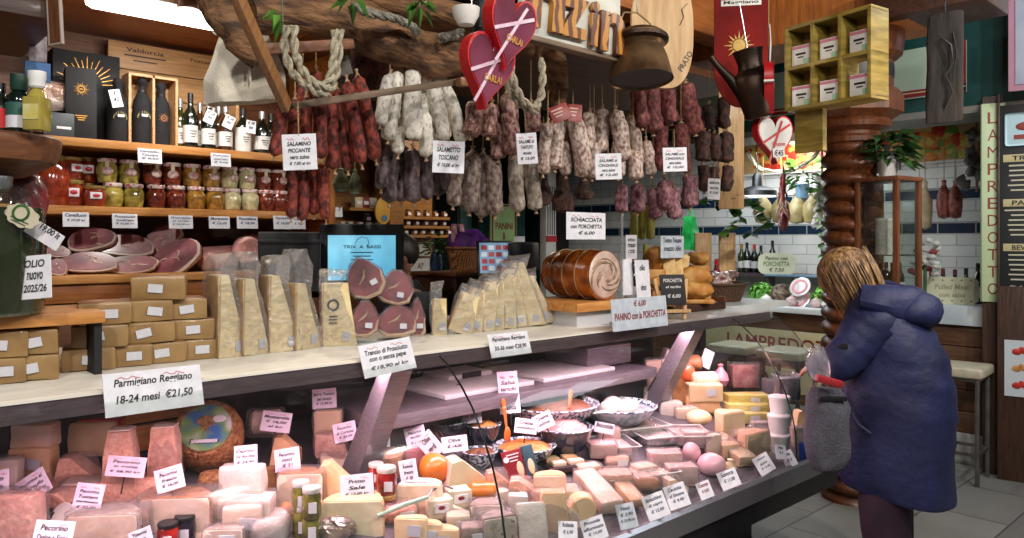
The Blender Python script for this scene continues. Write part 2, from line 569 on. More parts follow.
def brick_mat(name, c1, c2, mortar, bw, bh, ms, rough=0.3, bands=None, axis='yz', coat=0.2, offs=0.5):
 m = bpy.data.materials.new(name)
 m.use_nodes = True
 nt = m.node_tree
 N, L = nt.nodes, nt.links
 b = N['Principled BSDF']
 b.inputs['Roughness'].default_value = rough
 b.inputs['Coat Weight'].default_value = coat
 tc = N.new('ShaderNodeTexCoord')
 sp = N.new('ShaderNodeSeparateXYZ')
 cb = N.new('ShaderNodeCombineXYZ')
 L.new(tc.outputs['Object'], sp.inputs[0])
 L.new(sp.outputs['XYZ'.index(axis[0].upper())], cb.inputs[0])
 L.new(sp.outputs['XYZ'.index(axis[1].upper())], cb.inputs[1])
 br = N.new('ShaderNodeTexBrick')
 br.inputs['Scale'].default_value = 1.0
 br.inputs['Brick Width'].default_value = bw
 br.inputs['Row Height'].default_value = bh
 br.inputs['Mortar Size'].default_value = ms
 br.inputs['Mortar Smooth'].default_value = 0.2
 br.inputs['Color1'].default_value = lin(c1)
 br.inputs['Color2'].default_value = lin(c2)
 br.inputs['Mortar'].default_value = lin(mortar)
 br.offset = offs
 L.new(cb.outputs[0], br.inputs['Vector'])
 col = br.outputs['Color']
 if bands:
  for (z0, z1, c) in bands:
   g = N.new('ShaderNodeMath'); g.operation = 'GREATER_THAN'; g.inputs[1].default_value = z0
   l = N.new('ShaderNodeMath'); l.operation = 'LESS_THAN'; l.inputs[1].default_value = z1
   a = N.new('ShaderNodeMath'); a.operation = 'MULTIPLY'
   L.new(sp.outputs[2], g.inputs[0]); L.new(sp.outputs[2], l.inputs[0])
   L.new(g.outputs[0], a.inputs[0]); L.new(l.outputs[0], a.inputs[1])
   f = N.new('ShaderNodeMath'); f.operation = 'SUBTRACT'; f.use_clamp = True
   L.new(a.outputs[0], f.inputs[0]); L.new(br.outputs['Fac'], f.inputs[1])
   mx = N.new('ShaderNodeMix'); mx.data_type = 'RGBA'
   L.new(f.outputs[0], mx.inputs[0]); L.new(col, mx.inputs[6]); mx.inputs[7].default_value = lin(c)
   col = mx.outputs[2]
 nz = N.new('ShaderNodeTexNoise'); nz.inputs['Scale'].default_value = 3.0; nz.inputs['Detail'].default_value = 7
 L.new(tc.outputs['Object'], nz.inputs['Vector'])
 hs = N.new('ShaderNodeHueSaturation')
 mr = N.new('ShaderNodeMapRange'); mr.inputs[3].default_value = 0.8; mr.inputs[4].default_value = 1.15
 L.new(nz.outputs['Fac'], mr.inputs[0]); L.new(mr.outputs[0], hs.inputs['Value']); L.new(col, hs.inputs['Color'])
 L.new(hs.outputs['Color'], b.inputs['Base Color'])
 bp = N.new('ShaderNodeBump'); bp.inputs['Strength'].default_value = 0.5; bp.inputs['Distance'].default_value = 0.004; bp.invert = True
 L.new(br.outputs['Fac'], bp.inputs['Height']); L.new(bp.outputs['Normal'], b.inputs['Normal'])
 return m
FLOORM = brick_mat('stone_floor', '#6c6a66', '#82807a', '#4c4a48', 0.62, 0.42, 0.006, rough=0.42, axis='xy', coat=0.1)
TILEM = brick_mat('white_metro_tile', '#d8d8d2', '#e4e4de', '#b4b4b0', 0.30, 0.098, 0.005, rough=0.18, bands=[(1.672, 1.772, '#1c3248'), (1.97, 2.07, '#1c3248')], axis='yz', coat=0.3)
b = MB(); b.box((3, 2.5, -0.05), (16, 14, 0.1)); struct(b.build('floor', FLOORM, smooth=0))
b = MB(); b.box((3, 2.5, 3.75), (16, 14, 0.1)); struct(b.build('ceiling', mat('dark_ceiling', '#1c1512', '#2a1e18', scale=4, rough=0.8), smooth=0))
b = MB(); b.box((-0.6, 4.5, 1.85), (6.2, 0.1, 3.7)); struct(b.build('wall_back', W_DARK, smooth=0))
b = MB(); b.box((2.45, 5.7, 1.85), (0.1, 2.3, 3.7)); struct(b.build('wall_side', W_DARK_V, smooth=0))
b = MB(); b.box((5.0, 6.9, 1.85), (5.2, 0.1, 3.7)); struct(b.build('wall_far', mat('far_wall_paint', '#2a2420', '#383028', scale=4, rough=0.7), smooth=0))
b = MB(); b.box((7.35, 3.6, 1.6), (0.1, 6.6, 3.2)); struct(b.build('wall_right', TILEM, smooth=0))
b = MB(); b.box((8.6, -1.6, 1.85), (0.1, 7.0, 3.7)); struct(b.build('wall_end', TEAL, smooth=0))
b = MB()
b.box((-0.4, 3.9, 2.72), (4.8, 1.1, 0.08), bev=0.006)
b.box((-0.4, 3.36, 2.77), (4.8, 0.05, 0.2), bev=0.006)
struct(b.build('trim_soffit', W_ORANGE))
b = MB(); b.box((-.12, .1, 0.02), (0.6, 0.7, 0.06), bev=0.006)
o = b.build('high_cupboard_shelf', W_DARK, loc=onV(-12, 24, 3.2))
tag(o, 'dark wooden overhead shelf board in the corner beyond the hanging note', 'shelf')
SHV0, SHV1 = 3.93, 4.42
Z_TOP, Z_MID, Z_HAM = 2.079, 1.765, 1.444
sh = thing('shelving_unit', 'orange wooden wall shelving holding wine, jars and cut hams', 'shelf', (0, 0, 0))
for z, u0, u1 in ((Z_TOP, -0.6, 2.2), (Z_MID, -0.6, 2.2), (Z_HAM, -0.6, 2.2)):
 b = MB(); b.box(((u0 + u1) / 2, (SHV0 + SHV1) / 2, z - 0.02), (u1 - u0, SHV1 - SHV0, 0.04), bev=0.004)
 b.build('shelf_board', W_SHELF, sh)
b = MB(); b.box((0.8, 4.435, 1.75), (2.8, 0.02, 1.9)); b.build('back_panel', W_BROWN, sh)
b = MB(); b.box((2.2, 4.18, 1.75), (0.04, 0.5, 1.9), bev=0.003); b.build('side_panel', W_ORANGE_V, sh)
b = MB(); b.box((0.8, 3.97, 1.36), (2.8, 0.03, 0.09), bev=0.003); b.build('apron', W_ORANGE, sh)
b = MB(); b.box((0.8, 4.2, 0.65), (2.8, 0.5, 1.26), bev=0.003); b.build('cupboard_base', W_BROWN, sh)
pl = onV(160, 12, 3.6)
lp = thing('fluorescent_lamp', 'bright white fluorescent lamp under the wooden soffit above the bottles', 'lamp', (pl.x, 3.6, 2.645))
b = MB(); b.box((0, 0, 0.035), (0.6, 0.13, 0.03), bev=0.008); b.build('housing', WHITE, lp)
LAMPM = mat('lit_diffuser', '#fff6e6', emit=7.0)
b = MB()
prof = [(0.0, -0.3), (0.026, -0.295), (0.036, -0.27), (0.036, 0.27), (0.026, 0.295), (0.0, 0.3)]
b.lathe(prof, seg=16, M=Rm(0, PI / 2, 0), sy=1.3)
b.build('diffuser', LAMPM, lp, loc=(0, 0, -0.012))
b = MB(); b.tube([(0.31, -0.02, -0.03), (0.312, -0.02, -0.11)], 0.004, 6); b.lathe([(0, -0.135), (0.01, -0.13), (0.008, -0.108), (0, -0.105)], 8, M=Tm(0.312, -0.02, 0)); b.build('pull_cord', WHITE, lp)
p = onV(188, 0, 3.5)
lp2 = thing('spot_bulb', 'small round lit bulb on the ceiling beside the big log', 'lamp', (p.x, 3.5, 2.62))
b = MB(); b.lathe([(0.03, 0.07), (0.045, 0.05), (0.05, 0.02)], 14); b.build('socket', STEEL, lp2)
b = MB(); b.ell((0, 0, 0.01), (0.042, 0.042, 0.04)); b.build('bulb', LAMPM, lp2)
FV = 5.35
fs = thing('jar_shelving', 'honey coloured wooden shelving of tiny jars beyond the screen', 'shelf', (0, 0, 0))
W_HONEY = wood('honey_wood', '#7c5020', '#a06c32', 0)
u0, u1 = onV(296, 240, FV).x, onV(450, 240, FV).x
b = MB(); b.box(((u0 + u1) / 2, FV + 0.28, 1.5), (u1 - u0, 0.03, 2.0)); b.build('back_panel', W_HONEY, fs)
um = onV(392, 240, FV).x
FZ = []
for (xx0, xx1, yy) in ((296, 390, 231), (393, 450, 217), (393, 450, 226), (393, 450, 235)):
 pz = onV((xx0 + xx1) / 2, yy, FV + 0.06).z
 a0, a1 = onV(xx0, yy, FV).x, onV(xx1, yy, FV).x
 b = MB(); b.box(((a0 + a1) / 2, FV + 0.13, pz - 0.012), (a1 - a0, 0.26, 0.024), bev=0.002); b.build('shelf_board', W_HONEY, fs)
 FZ.append(pz)
b = MB(); b.box((um - 0.03, FV + 0.1, 1.5), (0.05, 0.3, 2.0)); b.build('upright', W_HONEY, fs)
b = MB(); b.box((um + 0.02, FV - 0.02, 1.5), (0.14, 0.03, 2.0)); b.build('upright', W_HONEY, fs)
LIDC = {}
def small_jar(loc, r, h, colm, lidm, label, group, sticker=True):
 t = thing('preserve_jar', label, 'jar', loc, 0, group)
 b = MB(); b.lathe([(0, 0), (r * .9, 0), (r, h * .1), (r, h * .68), (r * .8, h * .8), (r * .78, h * .84)], 12); b.build('glass_body', colm, t)
 b = MB(); b.lathe([(r * .84, h * .8), (r * .86, h), (0, h)], 12); b.build('lid', lidm, t)
 if sticker:
  b = MB(); b.box((0, -r * .98, h * .4), (r * 1.1, 0.004, h * .36)); b.build('sticker', PAPER, t)
 return t
JD = mat('dark_preserve', '#2c2218', '#4a3a24', scale=30, rough=0.15, coat=0.6, var=0.2)
JB = mat('amber_preserve', '#5a3010', '#a0682a', scale=30, rough=0.15, coat=0.6, var=0.3)
LB = mat('black_lid', '#1a1a1c', rough=0.35)
LW = mat('white_lid', '#c8c6c0', rough=0.35, metal=0.3)
LG = mat('gold_lid', '#b08a48', rough=0.3, metal=0.7)
first = None
for row, (yy, xs, zz) in enumerate(((231, [322, 332, 342, 350, 360, 369, 378, 387], FZ[0]), (217, [399, 408, 417, 426, 435, 444], FZ[1]), (226, [398, 407, 416, 425, 434, 443], FZ[2]), (235, [396, 405, 414, 422, 431, 440, 448], FZ[3]))):
 for k, x in enumerate(xs):
  p = onV(x, yy, FV + 0.09)
  lb = '%s tiny jar from the wall side on the %s of the small-jar shelving' % (ORD[k], ['dark jar row', 'top short shelf', 'middle short shelf', 'lowest short shelf'][row])
  if first is None or row == 0 and k == 0:
   first = small_jar((p.x, p.y, zz), 0.032, 0.075, JD, LW, lb, 'tiny preserve jars')
  elif row == 1 and k == 0:
   first2 = small_jar((p.x, p.y, zz), 0.027, 0.062, JB, LB, lb, 'tiny preserve jars')
  else:
   dup(first if row == 0 else first2, (p.x, p.y, zz), 0, lb, 'tiny preserve jars')
for k, x in enumerate([367, 377, 387]):
 p = onV(x, 222, FV + 0.12)
 dup(first, (p.x, p.y, FZ[0] + 0.0755), 0, '%s dark jar standing on other jars under the tins' % ORD[k], 'tiny preserve jars')
pz = onV(370, 208, FV).z
b = MB(); a0, a1 = onV(350, 208, FV).x, onV(392, 208, FV).x
b.box(((a0 + a1) / 2, FV + 0.13, pz - 0.012), (a1 - a0, 0.26, 0.024)); b.build('shelf_board', W_HONEY, fs)
for k, (x, c, lb) in enumerate(((357, '#b8a88c', 'pale square tin beside the green tin'), (364, '#7c2a22', 'narrow red tin on the far shelf over the dark jars'), (371, '#c2b498', 'cream printed tin on the far shelf near the yellow oval board'), (382, '#2e5a40', 'green printed tin on the far shelf near the yellow oval board'))):
 p = onV(x, 207, FV + 0.1)
 t = thing('printed_tin', lb, 'tin', (p.x, p.y, pz))
 b = MB(); b.box((0, 0, 0.045), (0.075, 0.07, 0.09), bev=0.006); b.build('tin_body', mat('tin_%d' % k, c, rough=0.4), t)
 b = MB(); b.box((0, -0.036, 0.045), (0.045, 0.003, 0.03)); b.build('sticker', PAPER, t)
p = onV(384, 212, FV - 0.06)
t = thing('oval_board', 'yellow oval wooden board with a blue emblem hanging on the far shelving', 'board', (p.x, FV - 0.05, p.z))
b = MB(); pts = [(0.075 * math.cos(a), (0.10 if math.sin(a) < 0 else 0.12) * math.sin(a)) for a in [2 * PI * k / 28 for k in range(28)]]
b.prism(pts, 0.018); b.bevel(0.003, 1); b.build('board', mat('yellow_board', '#b8862a', '#c89a3c', scale=8, rough=0.5), t)
b = MB(); b.lathe([(0, 0), (0.026, 0), (0.026, 0.003), (0, 0.003)], 14, M=Tm(0.01, -0.001, -0.05) @ Rm(PI / 2, 0, 0)); b.build('emblem', mat('blue_emblem', '#2a5a8a', '#4c7aa0', scale=60, rough=0.5), t)
for x, y, w, h, c, lb in ((407, 248, 15, 14, '#7c9a6a', 'small green picture card below the short jar shelves'), (424, 249, 13, 14, '#b4b49a', 'small pale picture card with leaves below the short jar shelves'), (420, 266, 20, 15, '#d0cdc4', 'white card with dark letters low on the far shelving')):
 p = onV(x, y, FV + 0.2)
 s = depth(p) / FOC
 t = thing('picture_card', lb, 'card', p)
 b = MB(); b.box((0, 0, 0), (w * s * 1.15, 0.01, h * s), bev=0.002); b.build('card', mat('card_' + c[1:], c, '#e0dccc', scale=30, rough=0.6), t)
 if w == 20:
  lettering(t, 'A7', 0.07, 0.05, INK_RED, y=-0.008)
for k, x in enumerate((458, 478, 512, 540)):
 p = onV(x, 235, 6.55)
 t = thing('cabinet_door', ['dark green tall cabinet beside the jar shelving', 'dark green tall cabinet just before the PANINI board', 'dark green tall cabinet just past the PANINI board', 'dark green tall cabinet beside the striped white post'][k], 'cabinet', (p.x, 6.58, 0))
 b = MB(); b.box((0, 0.05, 1.3), (0.2, 0.4, 2.6), bev=0.008); b.build('carcass', mat('dark_green_paint', '#10221c', '#18302a', scale=5, rough=0.5), t)
 b = MB(); b.box((0, -0.16, 1.35), (0.16, 0.02, 2.2), bev=0.006); b.build('door_panel', TEAL, t)
p = onV(504, 224, 6.2)
t = thing('panini_board', 'pale green PANINI board with a dark red border', 'sign', (p.x, 6.2, p.z))
s = depth(p) / FOC
b = MB(); b.box((0, 0.01, 0), (35 * s, 0.02, 40 * s), bev=0.003); b.build('board', mat('panini_green', '#8cae6e', '#9aba7c', scale=4, rough=0.5), t)
b = MB()
for sx in (-1, 1):
 b.box((sx * 15.5 * s, -0.004, 0), (1.6 * s, 0.008, 38 * s))
 b.box((0, -0.004, sx * 18.5 * s), (32 * s, 0.008, 1.6 * s))
b.build('border', INK_RED, t)
lettering(t, 'PANINI', 23 * s, 7 * s, INK_RED, y=-0.004, cz=-2 * s, shear=0)
lettering(t, '&', 4 * s, 7 * s, INK_RED, y=-0.004, cz=-12 * s, shear=0)
p = onV(548, 225, 6.1)
t = thing('striped_post', 'white post with thin black stripes beyond the porchetta card', 'post', (p.x, 6.1, 0))
b = MB(); b.box((0, 0, 1.4), (0.16, 0.1, 2.8), bev=0.004); b.build('post', WHITE_P, t)
b = MB()
for k in range(4):
 b.box((-0.055 + k * 0.035, -0.052, 1.95), (0.01, 0.006, 0.55))
b.build('stripes', BLACK, t)
b = MB(); b.box((0, -0.056, 1.63), (0.17, 0.008, 0.07)); b.build('red_plate', RED, t)
CU0, CU1 = -1.1, 3.86
LEDZ = 1.22
case = thing('display_case', 'long curved-glass refrigerated deli case full of cheese', 'display case', (0, 0, 0))
def long(prof, u0, u1, name, m, bev=0.0, parent=case):
 b = MB()
 M = Matrix(((0, 1, 0, u0), (1, 0, 0, 0), (0, 0, 1, 0), (0, 0, 0, 1)))
 b.prism(prof, u1 - u0, M=M)
 if bev:
  b.bevel(bev, 2)
 return b.build(name, m, parent)
long([(1.74, 0.36), (1.74, 0.47), (1.80, 0.52), (1.84, 0.46), (2.98, 0.40), (2.98, 0.36)], CU0, CU1, 'underside', mat('case_black', '#0c0c0f', '#121216', scale=6, rough=0.35))
long([(1.715, 0.465), (1.715, 0.545), (1.73, 0.557), (1.752, 0.552), (1.752, 0.465)], CU0, CU1 + 0.01, 'front_rail', STEEL, 0.004)
long([(1.752, 0.46), (1.752, 0.55), (1.86, 0.600), (1.86, 0.46)], CU0, CU1, 'price_strip', STEEL_P)
long([(1.86, 0.5), (1.86, deckz(1.86)), (2.90, deckz(2.90)), (2.90, 0.5)], CU0, CU1, 'deck', mat('case_deck_metal', '#57535a', '#6a666e', scale=10, rough=0.45, metal=0.4))
long([(2.08, 0.02), (2.08, 0.38), (2.95, 0.38), (2.95, 0.02)], CU0 + .05, CU1 - .25, 'plinth', mat('plinth_grey', '#34343a', '#404046', scale=6, rough=0.5))
UL = onV(598, 330, 2.3).x
GREYL = mat('grey_stone_ledge', '#7c7876', '#8e8a86', scale=5, rough=0.35, coat=0.2)
LP = [(2.12, 1.18), (2.12, 1.212), (2.135, LEDZ), (3.1, LEDZ), (3.1, 1.18)]
long(LP, CU0, UL, 'ledge_top', MARBLE, 0.003)
long(LP, UL, CU1 + 0.04, 'ledge_top', GREYL, 0.003)
long([(2.40, 1.185), (2.40, LEDZ), (3.1, LEDZ), (3.1, 1.185)], CU1 + .04, 4.62, 'return_ledge', mat('white_marble_top', '#c8ccca', '#dce0de', scale=4, rough=.3, coat=.3), 0.003)
b = MB(); b.box((4.55, 3.02, .6), (.06, .06, 1.17)); b.build('return_leg', STEEL_D, case)
long([(2.11, 1.168), (2.114, 1.2145), (2.119, 1.2145), (2.119, 1.179), (2.16, 1.179), (2.16, 1.168)], CU0, CU1, 'ledge_fascia', STEEL_D, 0.003)
long([(2.110, 1.215), (2.110, 1.2205), (2.135, 1.2225), (2.135, 1.215)], CU0, UL, 'ledge_lip', mat('white_lip', '#e6e2d6', rough=0.3), 0.002)
long([(2.17, 1.173), (2.17, 1.18), (2.25, 1.18), (2.25, 1.173)], CU0, CU1 - 0.05, 'lamp_housing', STEEL_P)
TUBEM = mat('rosy_lamp_tube', '#ffd0dc', emit=6.0)
b = MB(); b.tube([(CU0 + .1, 2.21, 1.166), (CU1 - .15, 2.21, 1.166)], 0.006, 10); b.build('lamp_tube', TUBEM, case)
US0, US1 = 1.5, 3.16
b = MB(); b.box(((US0 + US1) / 2, 2.66, 0.935), (US1 - US0, 0.62, 0.05), bev=0.006); b.build('work_shelf', STEEL_P, case)
b = MB(); b.box(((US0 + US1) / 2, 2.44, 0.82), (US1 - US0, 0.02, 0.22)); b.build('riser_panel', mat('case_inner_dark', '#1c1a1e', '#24222a', scale=6, rough=0.4), case)
long([(2.90, 0.5), (2.90, 1.18), (2.94, 1.18), (2.94, 0.5)], CU0, CU1, 'rear_panel', mat('case_rear_dark', '#1a1618', '#262024', scale=3, rough=0.25, coat=0.3))
for u in (1.41, 3.16):
 long([(2.125, 1.168), (2.2, 1.168), (2.46, 0.76), (2.37, 0.72)], u, u + 0.085, 'support_post', STEEL_P, 0.004)
GP = [(2.10, 1.205), (2.06, 1.185), (1.98, 1.12), (1.92, 1.055), (1.865, 0.97), (1.815, 0.87), (1.78, 0.77), (1.762, 0.68), (1.756, 0.565)]
def pane(u0, u1):
 b = MB()
 def fn(i, j):
  k = min(int(j * (len(GP) - 1)), len(GP) - 2)
  f = j * (len(GP) - 1) - k
  return (u0 + (u1 - u0) * i, GP[k][0] * (1 - f) + GP[k + 1][0] * f, GP[k][1] * (1 - f) + GP[k + 1][1] * f)
 b.grid(fn, 1, 24)
 g = b.build('front_glass', GLASS, case, smooth=80)
 for u in (u0 + 0.0015, u1 - 0.0015):
  e = MB(); e.tube([(u, v, z) for v, z in GP], 0.0022, 6); e.build('glass_edge', GLASS_EDGE, g)
UJ1, UJ2 = 1.587, 3.46
pane(CU0, UJ1 - 0.0002)
pane(UJ1 + 0.0002, UJ2 - 0.0002)
pane(UJ2 + 0.0002, CU1)
b = MB()
M = Matrix(((0, 1, 0, CU1 - 0.008), (1, 0, 0, 0), (0, 0, 1, 0), (0, 0, 0, 1)))
b.prism(GP + [(2.88, 0.9), (2.88, 1.175)], 0.008, M=M); b.build('end_glass', GLASS, case)
for (cx, cy, lb) in ((490, 388, 'white chopping board on the case work shelf beside the slanted steel post'), (575, 372, 'white chopping board on the case work shelf beside the steel scale')):
 p = onZ(cx - 2, cy, 0.975)
 t = thing('chopping_board', lb, 'chopping board', (p.x, 2.64, 0.9605))
 b = MB(); b.box((0, 0, 0.01), (0.5, 0.42, 0.02), bev=0.006); b.build('board', CHOP, t)
p = onV(600, 360, 2.6)
t = thing('slicing_scale', 'grey steel scale box standing on the work shelf inside the case', 'scale', (2.98, 2.66, 0.9605))
b = MB(); b.box((0, 0, 0.055), (0.34, 0.3, 0.09), bev=0.006); b.build('body', STEEL_P, t)
b = MB(); b.box((0, 0, 0.105), (0.34, 0.3, 0.008), bev=0.003); b.build('weighing_plate', STEEL, t)
for s in (-1, 1):
 b = MB(); b.lathe([(0, 0), (0.015, 0), (0.012, 0.012), (0, 0.012)], 8); b.build('foot', BLACK, t, loc=(s * .13, -0.1, -0.001))
p = onZ(466, 374, 0.99)
t = thing('paper_dispenser', 'grey plastic tray with a black number tag behind the boards', 'tray', (p.x, p.y + .06, 0.9605))
b = MB(); b.box((0, 0, 0.02), (0.26, 0.2, 0.038), bev=0.008); b.build('tray', WHITE, t)
b = MB(); b.box((0.0, -0.102, 0.03), (0.11, 0.004, 0.03)); b.build('tag', BLACK, t)
def logo(parent, w, h, y):
 b = MB()
 for (x0, z0, ln) in ((-0.36, 0.36, 0.22), (0.1, 0.36, 0.22)):
  pts = [((x0 + ln * k / 6) * w, y, (z0 + 0.035 * math.sin(k * 1.9)) * h) for k in range(7)]
  b.tube(pts, max(0.0006, h * 0.011), 4)
 b.build('print_mark', PINK_MARK, parent)
def price_card(p, w, h, lines, label, rx=0.0, rz=0.0, ry=0.0, ink=None, paper=None, group=None, mark=True, name='price_card', rows=None, string=None, hgt=0.74):
 """card centred on p; text faces local -y; rx leans it back"""
 t = thing(name, label, 'price card', p, 0, group, rot=(rx, ry, rz))
 b = MB(); b.box((0, 0.0012, 0), (w, 0.0024, h), bev=0.0006, seg=1); b.build('card', paper or PAPER, t)
 n = len(lines)
 top = 0.26 if mark else 0.34
 span = hgt
 for i, ln in enumerate(lines):
  if not ln:
   continue
  zc = (top - span * (i + 0.0) / max(1, n) * 1.0) * h - (0.03 * h)
  frac = min(0.9, 0.2 + 0.055 * len(ln)) if rows is None else rows[i]
  lettering(t, ln, w * frac, h * span / n * 0.62, ink or INK, y=-0.0012, cz=zc, cx=0, bold=0.022, shear=0.2)
 if mark:
  logo(t, w, h, -0.0008)
 if string:
  b = MB(); b.tube([(0, 0.0, h * .46), (0.002, 0.004, h * .46 + string)], 0.0016, 5); b.build('string', TWINE, t)
 return t
def card_px(x0, x1, yc, hpx, v, lines, label, rx=R_(-18), **k):
 a, c = onV(x0, yc, v), onV(x1, yc, v)
 p = onV((x0 + x1) / 2, yc, v)
 return price_card(p, abs(c.x - a.x), hpx / ppm(p) / math.cos(rx), lines, label, rx=rx, **k)
card_px(106, 204, 390, 40, 2.09, ['Parmigiano Reggiano', '18-24 mesi  €21,50'], 'large white card for parmigiano 18-24 mesi clipped to the ledge front', rows=[0.8, 0.78], name='shelf_price_card')
card_px(362, 414, 357, 31, 2.09, ['Trancio di Prosciutto', 'con o senza pepe', '€18,90 al kg'], 'white card for trancio di prosciutto leaning on the ledge front', ry=R_(-4), rows=[0.82, 0.7, 0.72], name='shelf_price_card')
card_px(490, 530, 344, 22, 2.09, ['Parmigiano Reggiano', '30-36 mesi €28,90'], 'white card for parmigiano 30-36 mesi leaning on the ledge front', rows=[0.82, 0.8], name='shelf_price_card')
a, c = onV(112, 410, 2.86), onV(192, 410, 2.86)
t = thing('wooden_crate', 'brown wooden crate boards at the back of the case above the tall wedges', 'crate', ((a.x + c.x) / 2, 2.86, deckz(2.84)))
for k in range(3):
 b = MB(); b.box((0, 0, .06 + .1 * k), (c.x - a.x, .02, .09), bev=.003); b.build('slat', W_SHELF, t)
for sx in (-1, 1):
 b = MB(); b.box((sx * (c.x - a.x) * .42, -.014, .16), (.035, .012, .30)); b.build('batten', W_ORANGE, t)
def shpos(x, v, z):
 p = onV(x, 240, v)
 return Vector((p.x, v, z))
def sw(x, v, wpx):
 return wpx / ppm(shpos(x, v, 1.6))
ZT = Z_TOP + 0.0005
GPRINT = GOLD
def sunburst(parent, y, cz, r, m=GOLD, n=18, name='sun_emblem', cx=0.0):
 b = MB()
 b.lathe([(r * .34, 0), (r * .34, 0.002), (r * .44, 0.002), (r * .44, 0)], 20, M=Tm(cx, y, cz) @ Rm(PI / 2, 0, 0), cap=False)
 for k in range(n):
  a = 2 * PI * k / n
  l = r * (1.0 if k % 2 == 0 else 0.75)
  c, s = math.cos(a), math.sin(a)
  b.quad([(cx + c * r * .48 - s * r * .035, y - .001, cz + s * r * .48 + c * r * .035), (cx + c * r * .48 + s * r * .035, y - .001, cz + s * r * .48 - c * r * .035), (cx + c * l, y - .001, cz + s * l)])
 b.box((cx, y - .0005, cz), (r * .4, 0.002, r * .14))
 return b.build(name, m, parent)
t = thing('gift_box', 'large black gift box with golden rays printed at its rim, set against the wall', 'box', shpos(84, 4.27, ZT))
b = MB(); b.box((0, 0, .23), (.30, .12, .46), bev=.004); b.build('carton', BLACK_SOFT, t)
b = MB()
for k in range(15):
 a = PI * (k + .5) / 15
 c, s = math.cos(a), math.sin(a)
 r0, r1 = .07, .12 + .02 * (k % 2)
 b.quad([(c * r0 - s * .002, -.0615, .30 + s * r0 + c * .002), (c * r0 + s * .002, -.0615, .30 + s * r0 - c * .002), (c * r1 + s * .001, -.0615, .30 + s * r1 - c * .001), (c * r1 - s * .001, -.0615, .30 + s * r1 + c * .001)])
b.build('gold_rays', GOLD, t)
t = thing('gift_box', 'tall narrow black gift box with a golden sun emblem', 'box', shpos(80, 4.08, ZT), R_(-8))
b = MB(); b.box((0, 0, .17), (.13, .12, .345), bev=.004); b.build('carton', BLACK_SOFT, t)
sunburst(t, -.0615, .24, .037)
b = MB()
for k in range(3): b.box((0, -.061, .115 - k * .01), (.05 - .012 * k, .002, .004))
b.build('gold_print', GOLD, t)
t = thing('tin_box', 'low dark tin box carrying a shiny bag, beside the tall gift box', 'box', shpos(56, 4.08, ZT))
b = MB(); b.box((0, 0, .06), (.13, .12, .12), bev=.008); b.build('tin_body', mat('dark_tin', '#2c3438', '#363e44', scale=8, rough=.4), t)
b = MB(); b.box((.02, -.0615, .05), (.06, .002, .012)); b.build('print', PAPER, t)
b = MB(); b.box((0, 0, .075), (.17, .06, .15), bev=.02); b.sub(2); b.jit(.012, 14, 3)
tag(b.build('chocolate_bag', mat('silver_bag', '#b4a8a4', '#7c5c4c', scale=12, rough=.25, metal=.5, bump=.6, coat=.5), loc=shpos(54, 4.08, ZT + .125)), 'shiny silver bag of brown sweets lying on the low dark tin', 'bag')
def bottle_bag(x, v, h, label, pattern, r=.048, hasTag=False):
 t = thing('wine_bottle_sleeve', label, 'bottle', shpos(x, v, ZT))
 b = MB(); b.lathe([(r * .95, 0), (r, .02), (r, h * .55), (r * .92, h * .66), (r * .5, h * .78), (r * .42, h * .86), (r * .6, h * .93), (r * .35, h), (0, h)], 16); b.jit(.005, 25, x)
 b.build('cloth_sleeve', mat('black_cloth', '#0c0c10', '#15151a', scale=40, rough=.85, bump=.4), t)
 b = MB(); b.lathe([(r * .5, h * .775), (r * .53, h * .79), (r * .5, h * .805)], 12, cap=False); b.build('tie', BLACK, t)
 if pattern:
  sunburst(t, -r * 1.06, h * .42, .03, m=mat('bronze_print', '#a86a3c', '#8c5430', scale=30, rough=.5), name='sun_emblem')
 else:
  b = MB()
  for k in range(9):
   a = PI * (k + .5) / 9; c, s = math.cos(a), math.sin(a)
   b.box((c * .03, -r * 1.06 + abs(c) * .012, h * .38 + s * .03), (.004, .002, .012))
  b.build('gold_dots', mat('dull_gold', '#7c7440', rough=.5), t)
  b = MB(); b.box((0, -r * 1.07, h * .42), (.03, .002, .012)); b.build('print', PAPER, t)
 return t
bottle_bag(118, 4.1, .33, 'black cloth-wrapped bottle with a hanging white tag, next to the tall gift box', False)
p = shpos(116, 3.99, 2.29)
price_card(p, .05, .085, ['€', '42'], 'small white tag hanging on the first black cloth-wrapped bottle', ry=R_(-14), mark=False, rows=[.3, .5], name='hang_tag')
wb = thing('wooden_bottle_case', 'open light wooden double bottle case holding two black sleeved bottles', 'box', shpos(150, 4.12, ZT))
b = MB(); b.box((0, .055, .18), (.235, .012, .36)); b.build('back_board', W_CRATE, wb)
for x in (-.112, 0, .112):
 b = MB(); b.box((x, -.005, .18), (.012, .11, .36)); b.build('divider', W_CRATE, wb)
for z in (.006, .354):
 b = MB(); b.box((0, -.005, z), (.212, .11, .012)); b.build('end_board', W_CRATE, wb)
bb = bottle_bag(142, 4.1, .335, 'black sleeved bottle with pale dots in the first bay of the wooden case', False, r=.043); bb.location.z = ZT + .013
bb = bottle_bag(161, 4.1, .325, 'black sleeved bottle with a bronze sun in the second bay of the wooden case', True, r=.043); bb.location.z = ZT + .013
p0, p1 = shpos(108, 4.33, ZT), shpos(216, 4.33, ZT)
t = thing('wine_crate', 'wide pale wooden wine crate front with branded writing standing at the wall', 'crate', ((p0.x + p1.x) / 2, 4.34, ZT))
w = p1.x - p0.x
b = MB()
for k in range(4):
 b.box((0, 0, .072 + k * .143), (w, .03, .139), bev=.002)
b.build('plank_front', W_CRATE, t)
lettering(t, 'Valdorcia', .19, .022, W_DARK, y=-.017, cz=.535, cx=-.1, shear=0)
